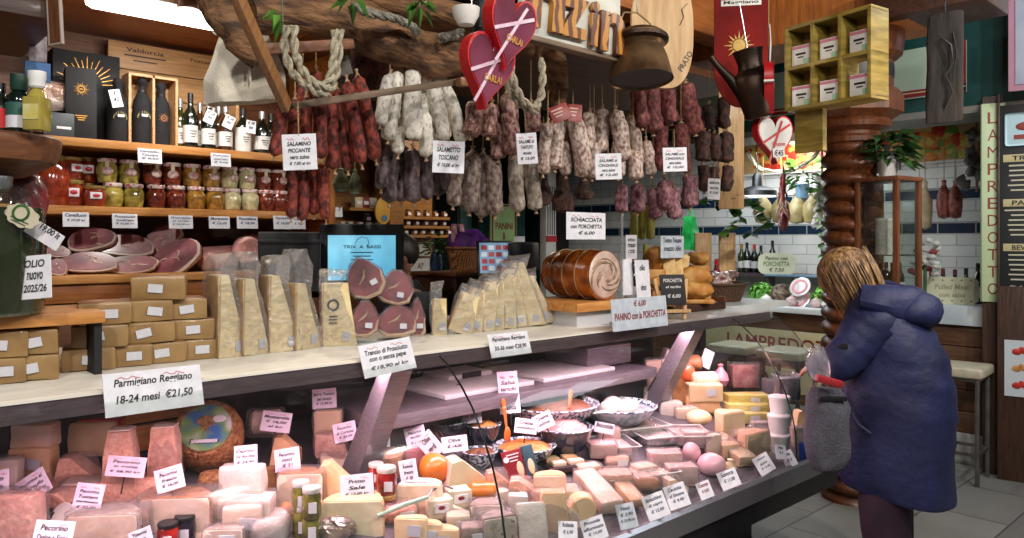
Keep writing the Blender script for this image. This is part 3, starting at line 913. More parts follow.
b = MB(); b.box((-.1, -.016, .505), (.21, .003, .007)); b.box((-.1, -.016, .48), (.12, .003, .006)); b.build('branding', W_DARK, t)
lettering(t, 'Toscana', .14, .018, W_BROWN, y=-.017, cz=.53, cx=.2)
BGL = mat('dark_bottle_glass', '#0c120c', '#141c12', scale=6, rough=.08, coat=.8)
BGA = mat('amber_bottle_glass', '#3a2210', '#4c2c14', scale=6, rough=.08, coat=.8)
BGG = mat('olive_bottle_glass', '#2a3010', '#3c4216', scale=6, rough=.08, coat=.8)
BLBL = mat('bottle_label', '#d6d4d0', '#c8c6c4', scale=20, rough=.6)
def wine_bottle(loc, h, label, glass=BGL, cap=BLACK, lab=BLBL, r=None, slim=False, group=None, lz=.28, lh=.28):
 r = r or h * .125
 t = thing('wine_bottle', label, 'bottle', loc, 0, group)
 b = MB(); b.lathe([(0, .004), (r * .9, 0), (r, .01), (r, h * .56), (r * .86, h * .65), (r * .45, h * .75), (r * .37, h * .82), (r * .36, h * .97), (0, h * .97)], 18); b.build('glass_body', glass, t)
 b = MB(); b.lathe([(r * .39, h * .83), (r * .4, h * .99), (r * .3, h), (0, h)], 14); b.build('capsule', cap, t)
 b = MB(); b.lathe([(r * 1.012, h * lz - h * lh / 2), (r * 1.012, h * lz + h * lh / 2)], 18, cap=False); lb = b.build('label', lab, t)
 b = MB()
 for k in range(3): b.box((0, -r * 1.02, h * (lz + .05 - .05 * k)), (r * (.9 - .2 * k), .004, h * .012))
 b.build('print', INK, lb)
 return t
CAPS = mat('silver_capsule', '#a8a8ac', rough=.3, metal=.6)
for x, h, lb, gl, cp, v in ((180, .27, 'first dark bottle of the top shelf, with a white capsule, beside the wooden case', BGG, CAPS, 4.12), (190.5, .295, 'second dark bottle of the top shelf, with a broad white label', BGL, BLACK, 4.06), (200, .265, 'slim amber bottle just past the broad white label', BGA, CAPS, 4.14), (208.5, .275, 'dark bottle with a silver capsule and a hanging price tag', BGL, CAPS, 4.06), (213.5, .26, 'amber bottle tucked behind the tagged bottles', BGA, CAPS, 4.22), (218.5, .262, 'slim brown bottle between the two tagged bottles', BGA, CAPS, 4.14), (225.5, .258, 'amber bottle with a white label and a slanted price tag', BGA, CAPS, 4.06), (243, .25, 'stout bottle with a tall plain white label under the cloth bag', BGL, BLACK, 4.06), (262, .245, 'dark bottle with a pale neck beside the red salami', BGL, CAPS, 4.06), (271, .245, 'dark bottle partly hidden by the first red salami', BGL, BLACK, 4.1)):
 wine_bottle(shpos(x, v, ZT), h, lb, gl, cp, r=.036 if x < 240 else .042, lz=.27 if x != 243 else .3, lh=.3 if x != 243 else .52)
for x, y, lb in ((210, 117, 'white tag hanging on the silver-capped dark bottle'), (229, 122, 'slanted white tag hanging on the amber bottle'), (251, 127, 'white tag with a yellow dot beside the stout white-labelled bottle')):
 p = onV(x, y, 4.005)
 price_card(p, .055, .07, ['€ 28', '00'], lb, ry=R_(22 if x != 251 else 4), mark=False, name='hang_tag', rows=[.7, .4])
b = MB(); b.box((0, 0, .16), (.018, .12, .32)); tag(b.build('wooden_divider', W_CRATE, loc=shpos(233, 4.15, ZT)), 'thin wooden board standing between the tagged bottles and the stout bottle', 'board')
p = onV(38, 72, 3.4)
t = thing('postcard', 'blue and white postcard standing on the high corner shelf edge', 'card', p)
b = MB(); b.box((0, 0, 0), (.085, .003, .075)); b.build('blue_card', mat('blue_print', '#2a6ab4', '#4c86c4', scale=20, rough=.5), t)
b = MB(); b.box((.0, .001, .09), (.06, .003, .10)); b.build('photo_strip', mat('photo_print', '#b0a8b0', '#6a5460', scale=30, rough=.5), t)
p = onV(55, 18, 2.9)
t = thing('hanging_note', 'back of a wooden-framed note hanging high above the gift boxes', 'sign', p, rot=(0, R_(-4), R_(-60)))
b = MB(); b.box((0, 0, 0), (.05, .008, .17), bev=.002); b.build('board', W_BROWN_V, t)
b = MB()
for s in (-1, 1):
 b.box((s * .026, 0, 0), (.004, .012, .18)); b.box((0, 0, s * .088), (.055, .012, .005))
b.build('rim', mat('pale_rim', '#a89a90', rough=.5), t)
JMATS = {'r': mat('tomato_sauce', '#6c2010', '#94381c', scale=40, rough=.12, coat=.9, var=.1), 'R': mat('dark_red_preserve', '#42160c', '#7c3018', scale=45, rough=.12, coat=.9, var=.1),
  'y': mat('artichoke_preserve', '#6a5c1c', '#b4a450', scale=32, rough=.12, coat=.9, var=.1), 'o': mat('golden_preserve', '#6e4a14', '#a87c34', scale=40, rough=.12, coat=.9, var=.1),
  'p': mat('pale_bean_preserve', '#9c9468', '#c8c09a', scale=40, rough=.12, coat=.9, var=.1)}
LRW = mat('red_checked_lid', '#b04a4c', '#d8c8c4', scale=60, rough=.4, tex='voronoi', lo=.3, hi=.5)
BRASS_L = mat('brass_lid', '#b89a64', '#a88850', scale=20, rough=.3, metal=.6)
def pjar(kind, r, h, lidm, label, loc, group, cloth=True):
 t = thing('preserve_jar', label, 'jar', loc, random.uniform(-.3, .3), group)
 b = MB(); b.lathe([(0, .003), (r * .72, 0), (r * .86, h * .06), (r, h * .45), (r * .96, h * .66), (r * .8, h * .8), (r * .76, h * .86)], 18); b.build('glass_body', JMATS[kind], t)
 b = MB(); b.lathe([(r * .84, h * .84), (r * .88, h * .87), (r * .88, h * .98), (r * .8, h), (0, h)], 18); b.build('lid', lidm, t)
 return t
def jar_sticker(t, r, h, red=False):
 if red:
  b = MB(); b.box((.004, -r * .985, h * .52), (r * .95, .004, h * .32), bev=.001); s = b.build('sticker', PAPER, t)
  b = MB(); b.ell((.006, -r * 1.03, h * .52), (r * .3, .003, h * .09)); b.build('print', RED, s)
 else:
  b = MB(); b.ell((0, -r * .93, h * .48), (r * .55, .008, h * .18)); s = b.build('sticker', mat('jar_sticker', '#d0c4bc', '#a86a6a', scale=70, rough=.5), t)
  b = MB(); b.box((0, -r * .93, h * .74), (r * .34, .006, h * .3)); b.build('seal_strip', mat('jar_seal', '#d6ccae', rough=.5), s)
ZM = Z_MID + .0005
JH, JR = .118, .049
low = [(113, 'y'), (134, 'y'), (156, 'R'), (176, 'R'), (196, 'o'), (215, 'o'), (232, 'p'), (250, 'p'), (266, 'R'), (279, 'R'), (292, 'R')]
upp = [(107, 'y'), (129, 'y'), (152, 'R'), (172, 'R'), (192, 'o'), (211, 'o'), (229, 'p'), (247, 'p'), (263, 'R'), (278, 'R')]
NMJ = {'y': 'olive-green artichoke', 'R': 'dark red tomato', 'o': 'golden pepper', 'p': 'pale bean'}
for lst, z, nm, v in ((low, ZM, 'lower', 4.03), (upp, ZM + JH, 'upper', 4.05)):
 cnt = {}
 for x, k in lst:
  cnt[k] = cnt.get(k, 0) + 1
  far = ' before the price-tagged gap' if False else ''
  if k == 'R' and x > 255:
   lb = '%s dark red jar at the salami end of the %s jar row' % (ORD[cnt[k] - 3], nm)
  else:
   lb = '%s of two %s jars in the %s jar row' % (ORD[cnt[k] - 1], NMJ[k], nm)
  t = pjar(k, JR, JH, LRW, lb, shpos(x, v, z), 'jars with red checked lids')
  if nm == 'upper':
   jar_sticker(t, JR, JH)
for x, z, r, h, lb, dz in ((73, 0, .052, .125, 'tall sauce jar standing beside the giant sauce jar', 0), (71, .126, .052, .105, 'sauce jar with a brass lid stacked beside the giant sauce jar', 0), (88, 0, .046, .118, 'sauce jar half hidden behind the short sauce jar', 0), (87, .119, .05, .125, 'topmost tall sauce jar with a dark brass lid', 0), (95, 0, .052, .098, 'short sauce jar with a red and white label at the shelf edge', 0)):
 v = {73: 4.05, 71: 4.05, 88: 4.14, 87: 4.14, 95: 4.0}[x]
 t = pjar('r', r, h, BRASS_L, lb, shpos(x, v, ZM + z), 'tomato sauce jars with brass lids')
 jar_sticker(t, r, h, True)
t = thing('giant_sauce_jar', 'giant round jar of red sauce at the corner end of the jar shelf', 'jar', shpos(52, 4.06, ZM))
b = MB(); b.lathe([(0, 0), (.07, 0), (.082, .03), (.085, .13), (.07, .19), (.05, .215)], 20); b.build('glass_body', JMATS['r'], t)
b = MB(); b.lathe([(.054, .205), (.056, .235), (0, .235)], 18); b.build('lid', BRASS_L, t)
def edge_card(x, y, w, h, lines, lb, v=3.905, rx=R_(-6)):
 p = onV(x, y, v)
 a, c = onV(x - w / 2, y, v), onV(x + w / 2, y, v)
 return price_card(p, (c.x - a.x) * 1.1, h / ppm(p) * 1.12, lines, lb, rx=rx, ink=INK_BLUE, mark=False, name='shelf_edge_card', rows=[.82, .7, .72][:len(lines)])
edge_card(150, 156, 22, 13, ['Carciofini', 'Toscani', '€ 8,50'], 'white edge card under the double bottle case')
edge_card(221, 160, 18, 12, ['Funghi', 'sott\'olio', '€ 9,00'], 'white edge card under the tagged wine bottles')
edge_card(76, 219.5, 24, 13, ['Cavallucci', '€ 29,50 kg'], 'white edge card under the short sauce jar')
edge_card(125, 221, 23, 13, ['Prosciutto', 'nostrale', '€ 22,00 kg'], 'white edge card under the artichoke jars')
edge_card(181, 222, 22, 12, ['Prosciutto', 'al taglio', '€ 32,00 kg'], 'white edge card under the dark red tomato jars')
edge_card(219.5, 222.5, 19, 11, ['Mortadella', '€ 15,00'], 'white edge card under the golden pepper jars')
edge_card(247.5, 222.5, 19, 11, ['Finocchiona', '€ 18,90'], 'white edge card under the pale bean jars')
edge_card(283, 222.5, 17, 12, ['Spalla', '€ 16,00'], 'white edge card under the salami end of the jar row')
edge_card(299, 223, 12, 11, ['Coppa', '€ 19,00'], 'white edge card half hidden by the hanging red salami')
edge_card(337, 212, 10, 9, ['€ 7'], 'tiny white card at the end of the dark jar shelf', v=5.3)
ZH = Z_HAM + .0005
def ham_poly(w, h, seed):
 rnd = random.Random(seed)
 pts = []
 for k in range(22):
  a = 2 * PI * k / 22
  r = 1 + .05 * math.sin(2 * a + seed) + .05 * math.sin(3 * a + seed * 2) + (.10 if math.sin(a) < -.3 else 0) * abs(math.cos(a))
  pts.append((w / 2 * r * math.cos(a), h / 2 * r * math.sin(a)))
 return pts
def cut_ham(loc, w, h, dep, label, seed, rot, meat=MEAT, fat=FAT, rind=RINDH, cat='ham', name='cut_ham', group='cut hams on the lowest shelf'):
 t = thing(name, label, cat, loc, 0, group, rot=rot)
 pl = ham_poly(w, h, seed)
 b = MB()
 rings = []
 for f, s in ((0, .97), (.03, 1.0), (.45, .98), (.8, .76), (1.0, .3)):
  rings.append([(x * s, f * dep, z * s) for x, z in pl])
 b.loft(rings, 0); b.build('rind', fat, t)
 b = MB(); b.prism([(x * .92, z * .86 + h * .045) for x, z in pl], .006, y0=-.005); b.bevel(.002, 1); f = b.build('cut_face', meat, t)
 b = MB()
 rnd = random.Random(seed)
 for k in range(3):
  a = rnd.uniform(0, 6.28)
  x0, z0 = rnd.uniform(-.2, .2) * w, rnd.uniform(-.18, .18) * h
  pts = [(x0 + math.cos(a + .4 * j * (-1) ** k) * j * w * .05, -.0052, z0 + math.sin(a + .3 * j) * j * h * .05) for j in range(5)]
  b.tube(pts, [.001, .004, .005, .003, .001], 6)
 b.build('fat_vein', fat, f)
 return t
HR = lambda rz, ry=0, rx=-12: (R_(rx), R_(ry), R_(rz))
for x, y, w, h, lb, seed, rot, v in ((91, 239, 35, 24, 'oval cut ham face on top of the ham pile under the sauce jars', 1, HR(-25, -8), 4.08), (126, 245, 42, 23, 'wide cut ham on top of the pile beside the oval one', 2, HR(-20, 2), 4.06), (162, 238, 34, 22, 'tilted cut ham resting on the wide one and the round one', 3, HR(-20, -32), 4.08), (58, 251, 18, 12, 'small ham end in the corner beside the oil card', 4, HR(-20, 5), 4.12), (88, 262, 46, 20, 'broad cut ham at the bottom of the pile beside the oil stand', 5, HR(-20, 0), 4.03), (130, 264, 44, 18, 'low cut ham at the bottom middle of the ham pile', 6, HR(-20, 0), 4.02), (175, 257, 40, 33, 'large round cut ham leaning on the shelf front beside the mortadella', 7, HR(-25, -30), 4.0), (57, 267, 14, 18, 'netted ham piece hanging low at the corner of the ham shelf', 8, HR(-20, 10), 4.0)):
 p = onV(x, y, v)
 W, Hh = w / ppm(p) / .82, h / ppm(p)
 cut_ham(p, W, Hh, .13, lb, seed, rot)
def log(p0, p1, r, m, name, lb, cat, face=None):
 d = (Vector(p1) - Vector(p0)).length
 t = thing(name, lb, cat, p0)
 t.rotation_euler = (Vector(p1) - Vector(p0)).to_track_quat('Z', 'Y').to_euler()
 b = MB(); b.lathe([(0, 0), (r * .7, .002), (r * .96, r * .22), (r, r * .5), (r, d - r * .4), (r * .8, d - r * .1), (0, d)], 20); b.build('casing', m, t)
 b = MB(); b.lathe([(0, -.003), (r * .66, -.003), (r * .7, .004), (0, .004)], 20); b.build('cut_end', face or m, t)
 return t
p = onV(211, 258, 4.05)
log(onV(200, 259, 4.05) + Vector((0, 0, 0)), onV(236, 256, 4.1), .062, MORT, 'mortadella_log', 'long pale pink mortadella lying beside the round cut ham', 'mortadella')
log(onV(246, 250, 3.96), onV(252, 246, 4.3), .075, MORT, 'mortadella_log', 'thick mortadella with its round speckled end showing', 'mortadella', mat('mortadella_cut', '#d8908c', '#ecc4b8', scale=50, rough=.5, lo=.5, hi=.7))
log(onV(266, 250, 4.0), onV(272, 247, 4.3), .07, MORT, 'mortadella_log', 'second thick mortadella half hidden by the black monitor', 'mortadella')
LZ = LEDZ + .0005
po = onV(10, 300, 2.45)
st = thing('wooden_oil_stand', 'wooden stand with a round upper shelf, oil below and bottles above', 'stand', (po.x - .03, 2.53, LZ))
b = MB(); b.box((0, 0, .165), (.50, .30, .035), bev=.006); b.build('board', W_SHELF, st)
for sx in (-1, 1):
 b = MB(); b.box((sx * .235, .0, .074), (.02, .26, .148)); b.build('side_support', BLACK_SOFT if sx > 0 else W_BROWN_V, st)
b = MB(); b.tube([(-.02, .12, .18), (-.02, .12, .60)], .018, 12); b.build('steel_column', STEEL, st)
b = MB(); b.lathe([(0, .56), (.08, .56), (.155, .60), (.168, .64), (.168, .665), (.16, .672), (0, .672)], 36); b.build('round_shelf', W_BROWN, st)
OILM = mat('olive_oil', '#1c2206', '#2c340a', scale=3, rough=.06, coat=1.0)
ox = onV(12, 250, 2.45)
t = thing('oil_jar', 'tall glass jar of green olive oil on the wooden stand', 'jar', (po.x - .035, 2.44, LZ + .184))
b = MB(); b.lathe([(0, 0), (.105, 0), (.112, .012), (.112, .27), (.112, .285), (0, .285)], 28); b.build('oil_body', OILM, t)
b = MB(); b.lathe([(.114, .0), (.116, .29), (.10, .33), (.06, .345), (0, .345)], 28, cap=False); b.build('glass_wall', GLASS, t)
b = MB(); b.lathe([(.03, .33), (.04, .345), (.04, .37), (0, .37)], 16); b.build('stopper', STEEL, t)
p = onV(35, 277, 2.32)
price_card(p, .085, .115, ['OLIO', 'nuovo', '2025/26'], 'white card reading OLIO nuovo 2025/26 standing at the oil jar', rz=R_(-42), ry=R_(-5), rx=R_(-6), mark=False, rows=[.62, .5, .72], name='shelf_price_card', hgt=.85)
p = onV(44, 234, 2.30)
price_card(p, .10, .045, ['€ 19,00 lt'], 'slanted white card with the oil price hanging on the oil jar', rz=R_(-42), ry=R_(32), mark=False, rows=[.8], name='hang_tag')
p = onV(22, 216, 2.30)
t = thing('oil_tag', 'round cream paper tag with a green crest on the oil jar', 'tag', p, rot=(R_(-8), R_(25), R_(-42)))
b = MB(); b.prism([(.046 * (1 + .06 * math.cos(9 * a)) * math.cos(a), .028 * (1 + .06 * math.cos(9 * a)) * math.sin(a)) for a in [2 * PI * k / 54 for k in range(54)]], .003); b.build('paper', mat('cream_tag', '#b8b098', '#c8c0a8', scale=12, rough=.6), t)
b = MB(); b.lathe([(.016, 0), (.02, .001), (.023, 0)], 20, M=Tm(-.006, -.001, .006) @ Rm(PI / 2, 0, 0), cap=False); b.build('crest', LEAF_D, t)
b = MB()
for k in range(2): b.box((.0, -.001, -.012 - .007 * k), (.05 - .01 * k, .0015, .0022))
b.build('print', LEAF_D, t)
p = onV(28, 200, 2.62)
t = thing('cured_meat_piece', 'dark wrapped cured meat piece tucked under the round shelf', 'meat', p)
b = MB(); b.ell((0, 0, 0), (.045, .045, .085)); b.jit(.012, 12, 2); b.build('meat_body', MEAT_D, t)
b = MB(); b.ell((0, 0, 0), (.05, .05, .09)); b.jit(.014, 14, 4); b.build('plastic_wrap', WRAP, t)
ZR = LZ + .673
def rs(x, dy=0.0):
 q = at(x, 240, 2.06 + dy)
 return Vector((q.x, q.y, ZR))
t = thing('oil_bottle', 'dark green oil bottle with a green cap and a white label', 'bottle', rs(19), R_(-45))
b = MB(); b.lathe([(0, 0), (.028, 0), (.031, .006), (.031, .085), (.028, .10), (.014, .115), (.013, .125)], 18); b.build('glass_body', mat('green_bottle', '#0e1c18', '#142620', scale=5, rough=.1, coat=.8), t)
b = MB(); b.lathe([(.019, .115), (.021, .12), (.021, .158), (0, .158)], 16); b.build('cap', mat('green_cap', '#1c3c30', rough=.4), t)
b = MB(); b.lathe([(.0317, .012), (.0317, .045)], 18, cap=False); b.build('white_label', PAPER, t)
b = MB(); b.lathe([(.0316, .046), (.0316, .08)], 18, cap=False); b.build('green_label', mat('green_label', '#2c5c50', rough=.5), t)
t = thing('oil_bottle', 'square clear bottle of yellow oil with a white stopper', 'bottle', rs(37, -.04), R_(-45))
b = MB(); b.box((0, 0, .045), (.05, .05, .09), bev=.007); b.lathe([(.025, .088), (.02, .10), (.012, .112), (.012, .12)], 16); b.build('glass_body', mat('pale_oil', '#8c7c2c', '#a89a4c', scale=4, rough=.08, coat=.9), t)
b = MB(); b.lathe([(.016, .113), (.02, .118), (.02, .135), (.022, .14), (.022, .158), (0, .16)], 16); b.build('cap', WHITE, t)
b = MB(); b.box((0, -.026, .048), (.04, .002, .04)); b.build('label', mat('yellow_label', '#c4b85c', '#d8d2b0', scale=14, rough=.5), t)
t = thing('oil_bottle', 'red-labelled bottle at the edge of the round shelf', 'bottle', rs(0), 0)
b = MB(); b.lathe([(0, 0), (.026, 0), (.028, .006), (.028, .075), (.013, .10), (.012, .125)], 16); b.build('glass_body', BGL, t)
b = MB(); b.lathe([(.0285, .012), (.0285, .065)], 16, cap=False); b.build('red_label', RED, t)
b = MB(); b.lathe([(.014, .115), (.014, .135), (0, .135)], 12); b.build('cap', BLACK, t)
def pack(loc, w, h, d, label, rz, group, name='cheese_pack', m=None):
 t = thing(name, label, 'cheese', loc, rz, group)
 b = MB(); b.box((0, 0, h / 2), (w, d, h), bev=.008, seg=2); b.sub(1); b.jit(.004, 26, loc[0] * 9 + loc[2]); b.build('cheese_body', m or C_TAN, t)
 b = MB(); b.box((0, .004, h - .002), (w * .92, d * .88, .008), bev=.002); b.jit(.002, 30, 2); b.build('rind', C_TANTOP, t)
 rr = random.Random(loc[0] * 99 + loc[2] * 31)
 b = MB(); b.box((0, 0, 0), (.042, .002, .026)); b.build('price_sticker', STICK, t, loc=(w * rr.uniform(-.12, .18), -d / 2 - .0035, h * .5), rot=(0, rr.uniform(-.25, .2), 0))
 return t
rows = [('bottom row', [(93, 368), (132, 367), (167, 361), (203, 358)], [42, 36, 37, 37], 0), ('second row', [(104, 341), (151, 340), (194, 337)], [45, 43, 39], .066), ('third row', [(109, 320), (150, 319), (188, 315)], [42, 41, 37], .132)]
PKH = .066
for nm, xs, ws, dz in rows:
 for k, ((x, y), w) in enumerate(zip(xs, ws)):
  p = onZ(x, 367, LZ)
  p = onV(x, 330, 2.50)
  pack((p.x, 2.545, LZ + dz), w / ppm(p) * 1.13, PKH - .001, .14, '%s tan cheese block from the oil stand, %s of the pile' % (ORD[k], nm), R_(-14 + 3 * (k % 2)), 'tan cheese blocks piled on the ledge')
p = onV(165, 284, 2.5)
pack((p.x, 2.545, LZ + .198), .155, .072, .14, 'single tan vacuum-packed block crowning the pile of blocks', R_(-22), 'tan cheese blocks piled on the ledge')
for k, (x, dz, lb) in enumerate(((4, 0, 'tan pack at the ledge end under the oil stand'), (38, 0, 'tan pack with a white sticker under the oil stand beside the black support'), (6, .07, 'dark-sided pack on the lower pack at the ledge end'), (37, .07, 'plastic-wrapped rounded pack stacked under the oil board'))):
 p = onV(x, 340, 2.40)
 pack((p.x, 2.46, LZ + dz), .125, .069, .12, lb, R_(-12), 'tan cheese packs under the oil stand')
p = onV(213, 322, 2.6)
b = MB(); b.box((0, 0, .115), (.012, .16, .23), bev=.002); tag(b.build('black_divider', BLACK_SOFT, loc=(p.x + .025, 2.62, LZ), rot=(0, 0, R_(-30))), 'black upright divider between the tan blocks and the parmesan wedges', 'divider')
def parm_wedge(loc, w, h, d, label, rz, lean=0.0, logo_=False, bagh=.06, top=.28, group='bagged parmesan wedges on the ledge'):
 t = thing('parmesan_wedge', label, 'cheese', loc, 0, group, rot=(0, lean, rz))
 b = MB()
 b.prism([(-w / 2, 0), (w / 2, 0), (-w / 2 + w * top + .01, h), (-w / 2 + .004, h)], d)
 b.bevel(.003, 1); b.sub(2); b.jit(.003, 30, loc[0] * 5); b.build('cheese_body', C_PARM, t)
 b = MB(); b.box((-w / 2 - .001, d / 2, h / 2), (.006, d * .96, h * .97), bev=.001); b.build('rind', C_RIND, t)
 b = MB(); b.box((w * .18, -.0035, .035), (.026, .002, .032)); b.build('price_sticker', STICK, t)
 if logo_:
  b = MB(); b.lathe([(.014, 0), (.018, .001), (.022, 0)], 18, M=Tm(-w * .2, -.004, h * .66) @ Rm(PI / 2, 0, 0), cap=False)
  for k in range(3): b.box((-w * .2, -.004, h * .48 - k * .012), (.03, .0015, .004))
  b.build('dark_print', INK, t)
 b = MB()
 def ring(z, a0, a1, dd):
  return [(a0, -dd, z), (a1, -dd, z), (a1, d + dd, z), (a0, d + dd, z)]
 b.loft([ring(0.001, -w / 2 - .006, w / 2 + .006, .006), ring(h * .5, -w / 2 - .012, w * .18 + .012, .010), ring(h * .9, -w / 2 - .014, 0, .012), ring(h + bagh * .5, -w / 2 - .012, w * .12, .004), ring(h + bagh, -w / 2 - .01, w * .25, -d * .40)], cap=False)
 b.sub(3); b.jit(.008, 22, loc[0] * 3 + 1); b.build('plastic_bag', BAG, t)
 return t
for k, (x, w, h, rz, lean, lg, bh, tp, lb) in enumerate(((234, 26, 82, 4, 0, False, .07, .22, 'first bagged parmesan wedge beyond the tan blocks'), (257, 26, 76, 14, 0, False, .09, .3, 'second bagged parmesan wedge with a broad tan face'), (286, 28, 76, -4, 0, False, .07, .2, 'third bagged parmesan wedge in front of the black monitor'), (309, 27, 66, 14, 0, False, .12, .25, 'fourth parmesan wedge in a tall clear bag by the screen'), (340, 29, 62, -28, 0, True, .05, .66, 'fifth parmesan wedge printed with a dark round mark'))):
 p = onV(x, 335, 2.46)
 s = 1 / ppm(p)
 parm_wedge((p.x, 2.46, LZ), w * s * 1.15, h * s, .09, lb, R_(rz), lean, lg, bh, tp)
def ham_chunk(x, y, w, h, v, lb, seed, ry):
 p = onV(x, y, v)
 s = 1 / ppm(p)
 W, Hh = w * s, h * s
 t = thing('packed_ham_piece', lb, 'ham', p, 0, 'packed dark ham pieces', rot=HR(-30, ry, -6))
 rd = random.Random(seed)
 base = [(-.46, -.30), (-.2, -.48), (.2, -.5), (.46, -.34), (.5, .0), (.34, .34), (.1, .5), (-.14, .46), (-.36, .2), (-.5, -.06)]
 pl = [(a * W * rd.uniform(.9, 1.08), c * Hh * rd.uniform(.92, 1.06)) for a, c in base]
 b = MB(); b.loft([[(a * .97, 0, c * .97) for a, c in pl], [(a, .012, c) for a, c in pl], [(a * .98, .06, c * .98) for a, c in pl], [(a * .7, .10, c * .7) for a, c in pl]]); b.sub(1); b.jit(.004, 30, seed); b.build('meat_body', MEAT_D, t)
 b = MB(); b.prism([(a * .9, c * .9) for a, c in pl], .005, y0=-.005); f = b.build('cut_face', MEAT_D, t)
 YF = mat('yellow_fat', '#b8946c', '#d0b490', scale=14, rough=.4, coat=.4)
 b = MB(); b.tube([(a * .97, .004, c * .97) for a, c in pl[:5]], [.004, .009, .011, .009, .004], 8); b.build('fat_edge', YF, t)
 b = MB(); b.tube([(-.2 * W, -.006, -.1 * Hh), (0, -.006, .02 * Hh), (.12 * W, -.006, .2 * Hh)], [.002, .005, .001], 6); b.build('fat_vein', YF, f)
 b = MB(); b.loft([[(a * 1.06, -.010, c * 1.06) for a, c in pl], [(a * 1.1, .03, c * 1.1) for a, c in pl], [(a * .9, .11, c * .9) for a, c in pl]]); b.sub(2); b.jit(.007, 34, seed); b.jit(.004, 80, seed); b.build('plastic_wrap', WRAP, t)
 b = MB(); b.box((W * .18, -.014, -Hh * .2), (.026, .002, .02)); b.build('price_sticker', STICK, t)
 return t
ham_chunk(364, 278, 36, 40, 2.47, 'dark red packed ham piece standing high before the blue screen', 11, -28)
ham_chunk(395, 287, 36, 34, 2.49, 'dark red packed ham piece beside the high one, before the screen edge', 12, 12)
ham_chunk(364, 318, 28, 36, 2.45, 'packed ham piece at the bottom beside the printed wedge', 13, 4)
ham_chunk(396, 320, 40, 30, 2.45, 'broad packed ham piece at the bottom beside the black slate', 14, 2)
ham_chunk(417, 318, 14, 40, 2.52, 'narrow dark packed ham piece against the black slate', 15, 0)
p = onV(424, 303, 2.58)
t = thing('black_slate', 'small black slate standing beside the packed ham', 'sign', (p.x, 2.58, LZ), R_(-38))
b = MB(); b.box((0, 0, .085), (.075, .01, .17), bev=.002); b.build('slate', BLACK_SOFT, t)
b = MB(); b.box((0, .025, .003), (.06, .06, .006)); b.build('foot', BLACK_SOFT, t)
p = onV(440, 320, 2.47)
parm_wedge((p.x, 2.47, LZ), .058, .145, .06, 'short pale cheese wedge in a tall bag beside the black slate', R_(-40), 0, False, .07, .75)
for k, (x, w, h, ln, tp) in enumerate(((460, 26, 40, .38, .6), (472, 26, 44, .32, .5), (484, 24, 48, .28, .5), (495, 24, 50, .2, .45), (506, 24, 54, .14, .45), (518, 26, 58, .0, .5), (532, 30, 64, -.1, .35), (546, 26, 50, -.22, .4))):
 p = onV(x, 325, 2.44)
 s = 1 / ppm(p)
 parm_wedge((p.x, 2.44 + .012 * (k % 2), LZ + .003), w * s * .95, h * s, .055, '%s leaning bagged parmesan slice counted from the black slate' % ORD[k], R_(-30 + 5 * (k % 3)), ln, False, .035, tp, group='leaning bagged parmesan slices')
SCRM = None
def screen_mat():
 m = mat('blue_screen', '#5fb4d8', '#8ad2ee', scale=3, emit=0.75, rough=0.2)
 return m
p = onV(362, 257, 2.92)
s = depth(p) / FOC
mon = thing('till_monitor', 'black till monitor with a bright blue screen behind the packed ham', 'monitor', (p.x, p.y, p.z), R_(-34))
W, Hh = 80 * s * 1.04, 66 * s
b = MB(); b.box((0, .02, 0), (W, .035, Hh), bev=.006); b.build('bezel', BLACK, mon)
b = MB(); b.box((.0, 0.0, -.003), (W * .80, .006, Hh * .68)); sc = b.build('screen', screen_mat(), mon)
NS = mat('screen_ink', '#1c3a44', rough=.5)
lettering(sc, 'TRIX  A  BASSI', W * .44, .014, NS, y=-.004, cz=.045, shear=0)
b = MB(); b.tube([(-.03, -.004, .058), (-.02, -.004, .078), (.0, -.004, .09), (.025, -.004, .082), (.03, -.004, .058), (.02, -.004, .05)], .0012, 4)
for k in range(3): b.box((0, -.004, .02 - .016 * k), (W * (.26 - .05 * (k % 2)), .001, .004))
b.build('screen_logo', NS, sc)
b = MB(); b.tube([(0, .06, -Hh / 2), (0, .08, -.30)], .02, 10); b.box((0, .03, -.05), (.08, .05, .1), bev=.01); b.box((0, .07, -(p.z - LEDZ) + .0065), (.2, .16, .012), bev=.004); b.build('stand', BLACK, mon)
b = MB(); b.tube([(0, .075, -.28), (0, .07, -(p.z - LEDZ) + .01)], .02, 10); b.build('stand_post', BLACK, mon)
p = onV(290, 262, 2.95)
s = depth(p) / FOC
t = thing('till_monitor', 'black back of a second till monitor beyond the parmesan bags', 'monitor', p, R_(-20))
b = MB(); b.box((0, .02, 0), (60 * s, .05, 60 * s), bev=.008); b.build('rear_shell', BLACK, t)
b = MB(); b.box((0, -.008, .085), (60 * s, .012, .018), bev=.004); b.build('edge_strip', mat('dark_grey_plastic', '#26262a', rough=.4), t)
b = MB(); b.tube([(0, .03, -.1), (0, .03, LEDZ - p.z + .006)], .022, 10); b.box((0, .03, LEDZ - p.z + .006), (.18, .14, .011), bev=.004); b.build('stand', BLACK, t)
p = onV(495, 258, 3.15)
s = depth(p) / FOC
t = thing('touch_till', 'tilted touch till showing a grid of red and white keys', 'till', p, rot=(R_(-14), 0, R_(-30)))
b = MB(); b.box((0, .012, 0), (36 * s, .024, 36 * s), bev=.005); b.build('bezel', BLACK, t)
b = MB(); b.box((0, -.002, 0), (31 * s, .004, 31 * s)); sc = b.build('screen', mat('till_screen', '#7aa0c0', emit=.5), t)
b = MB()
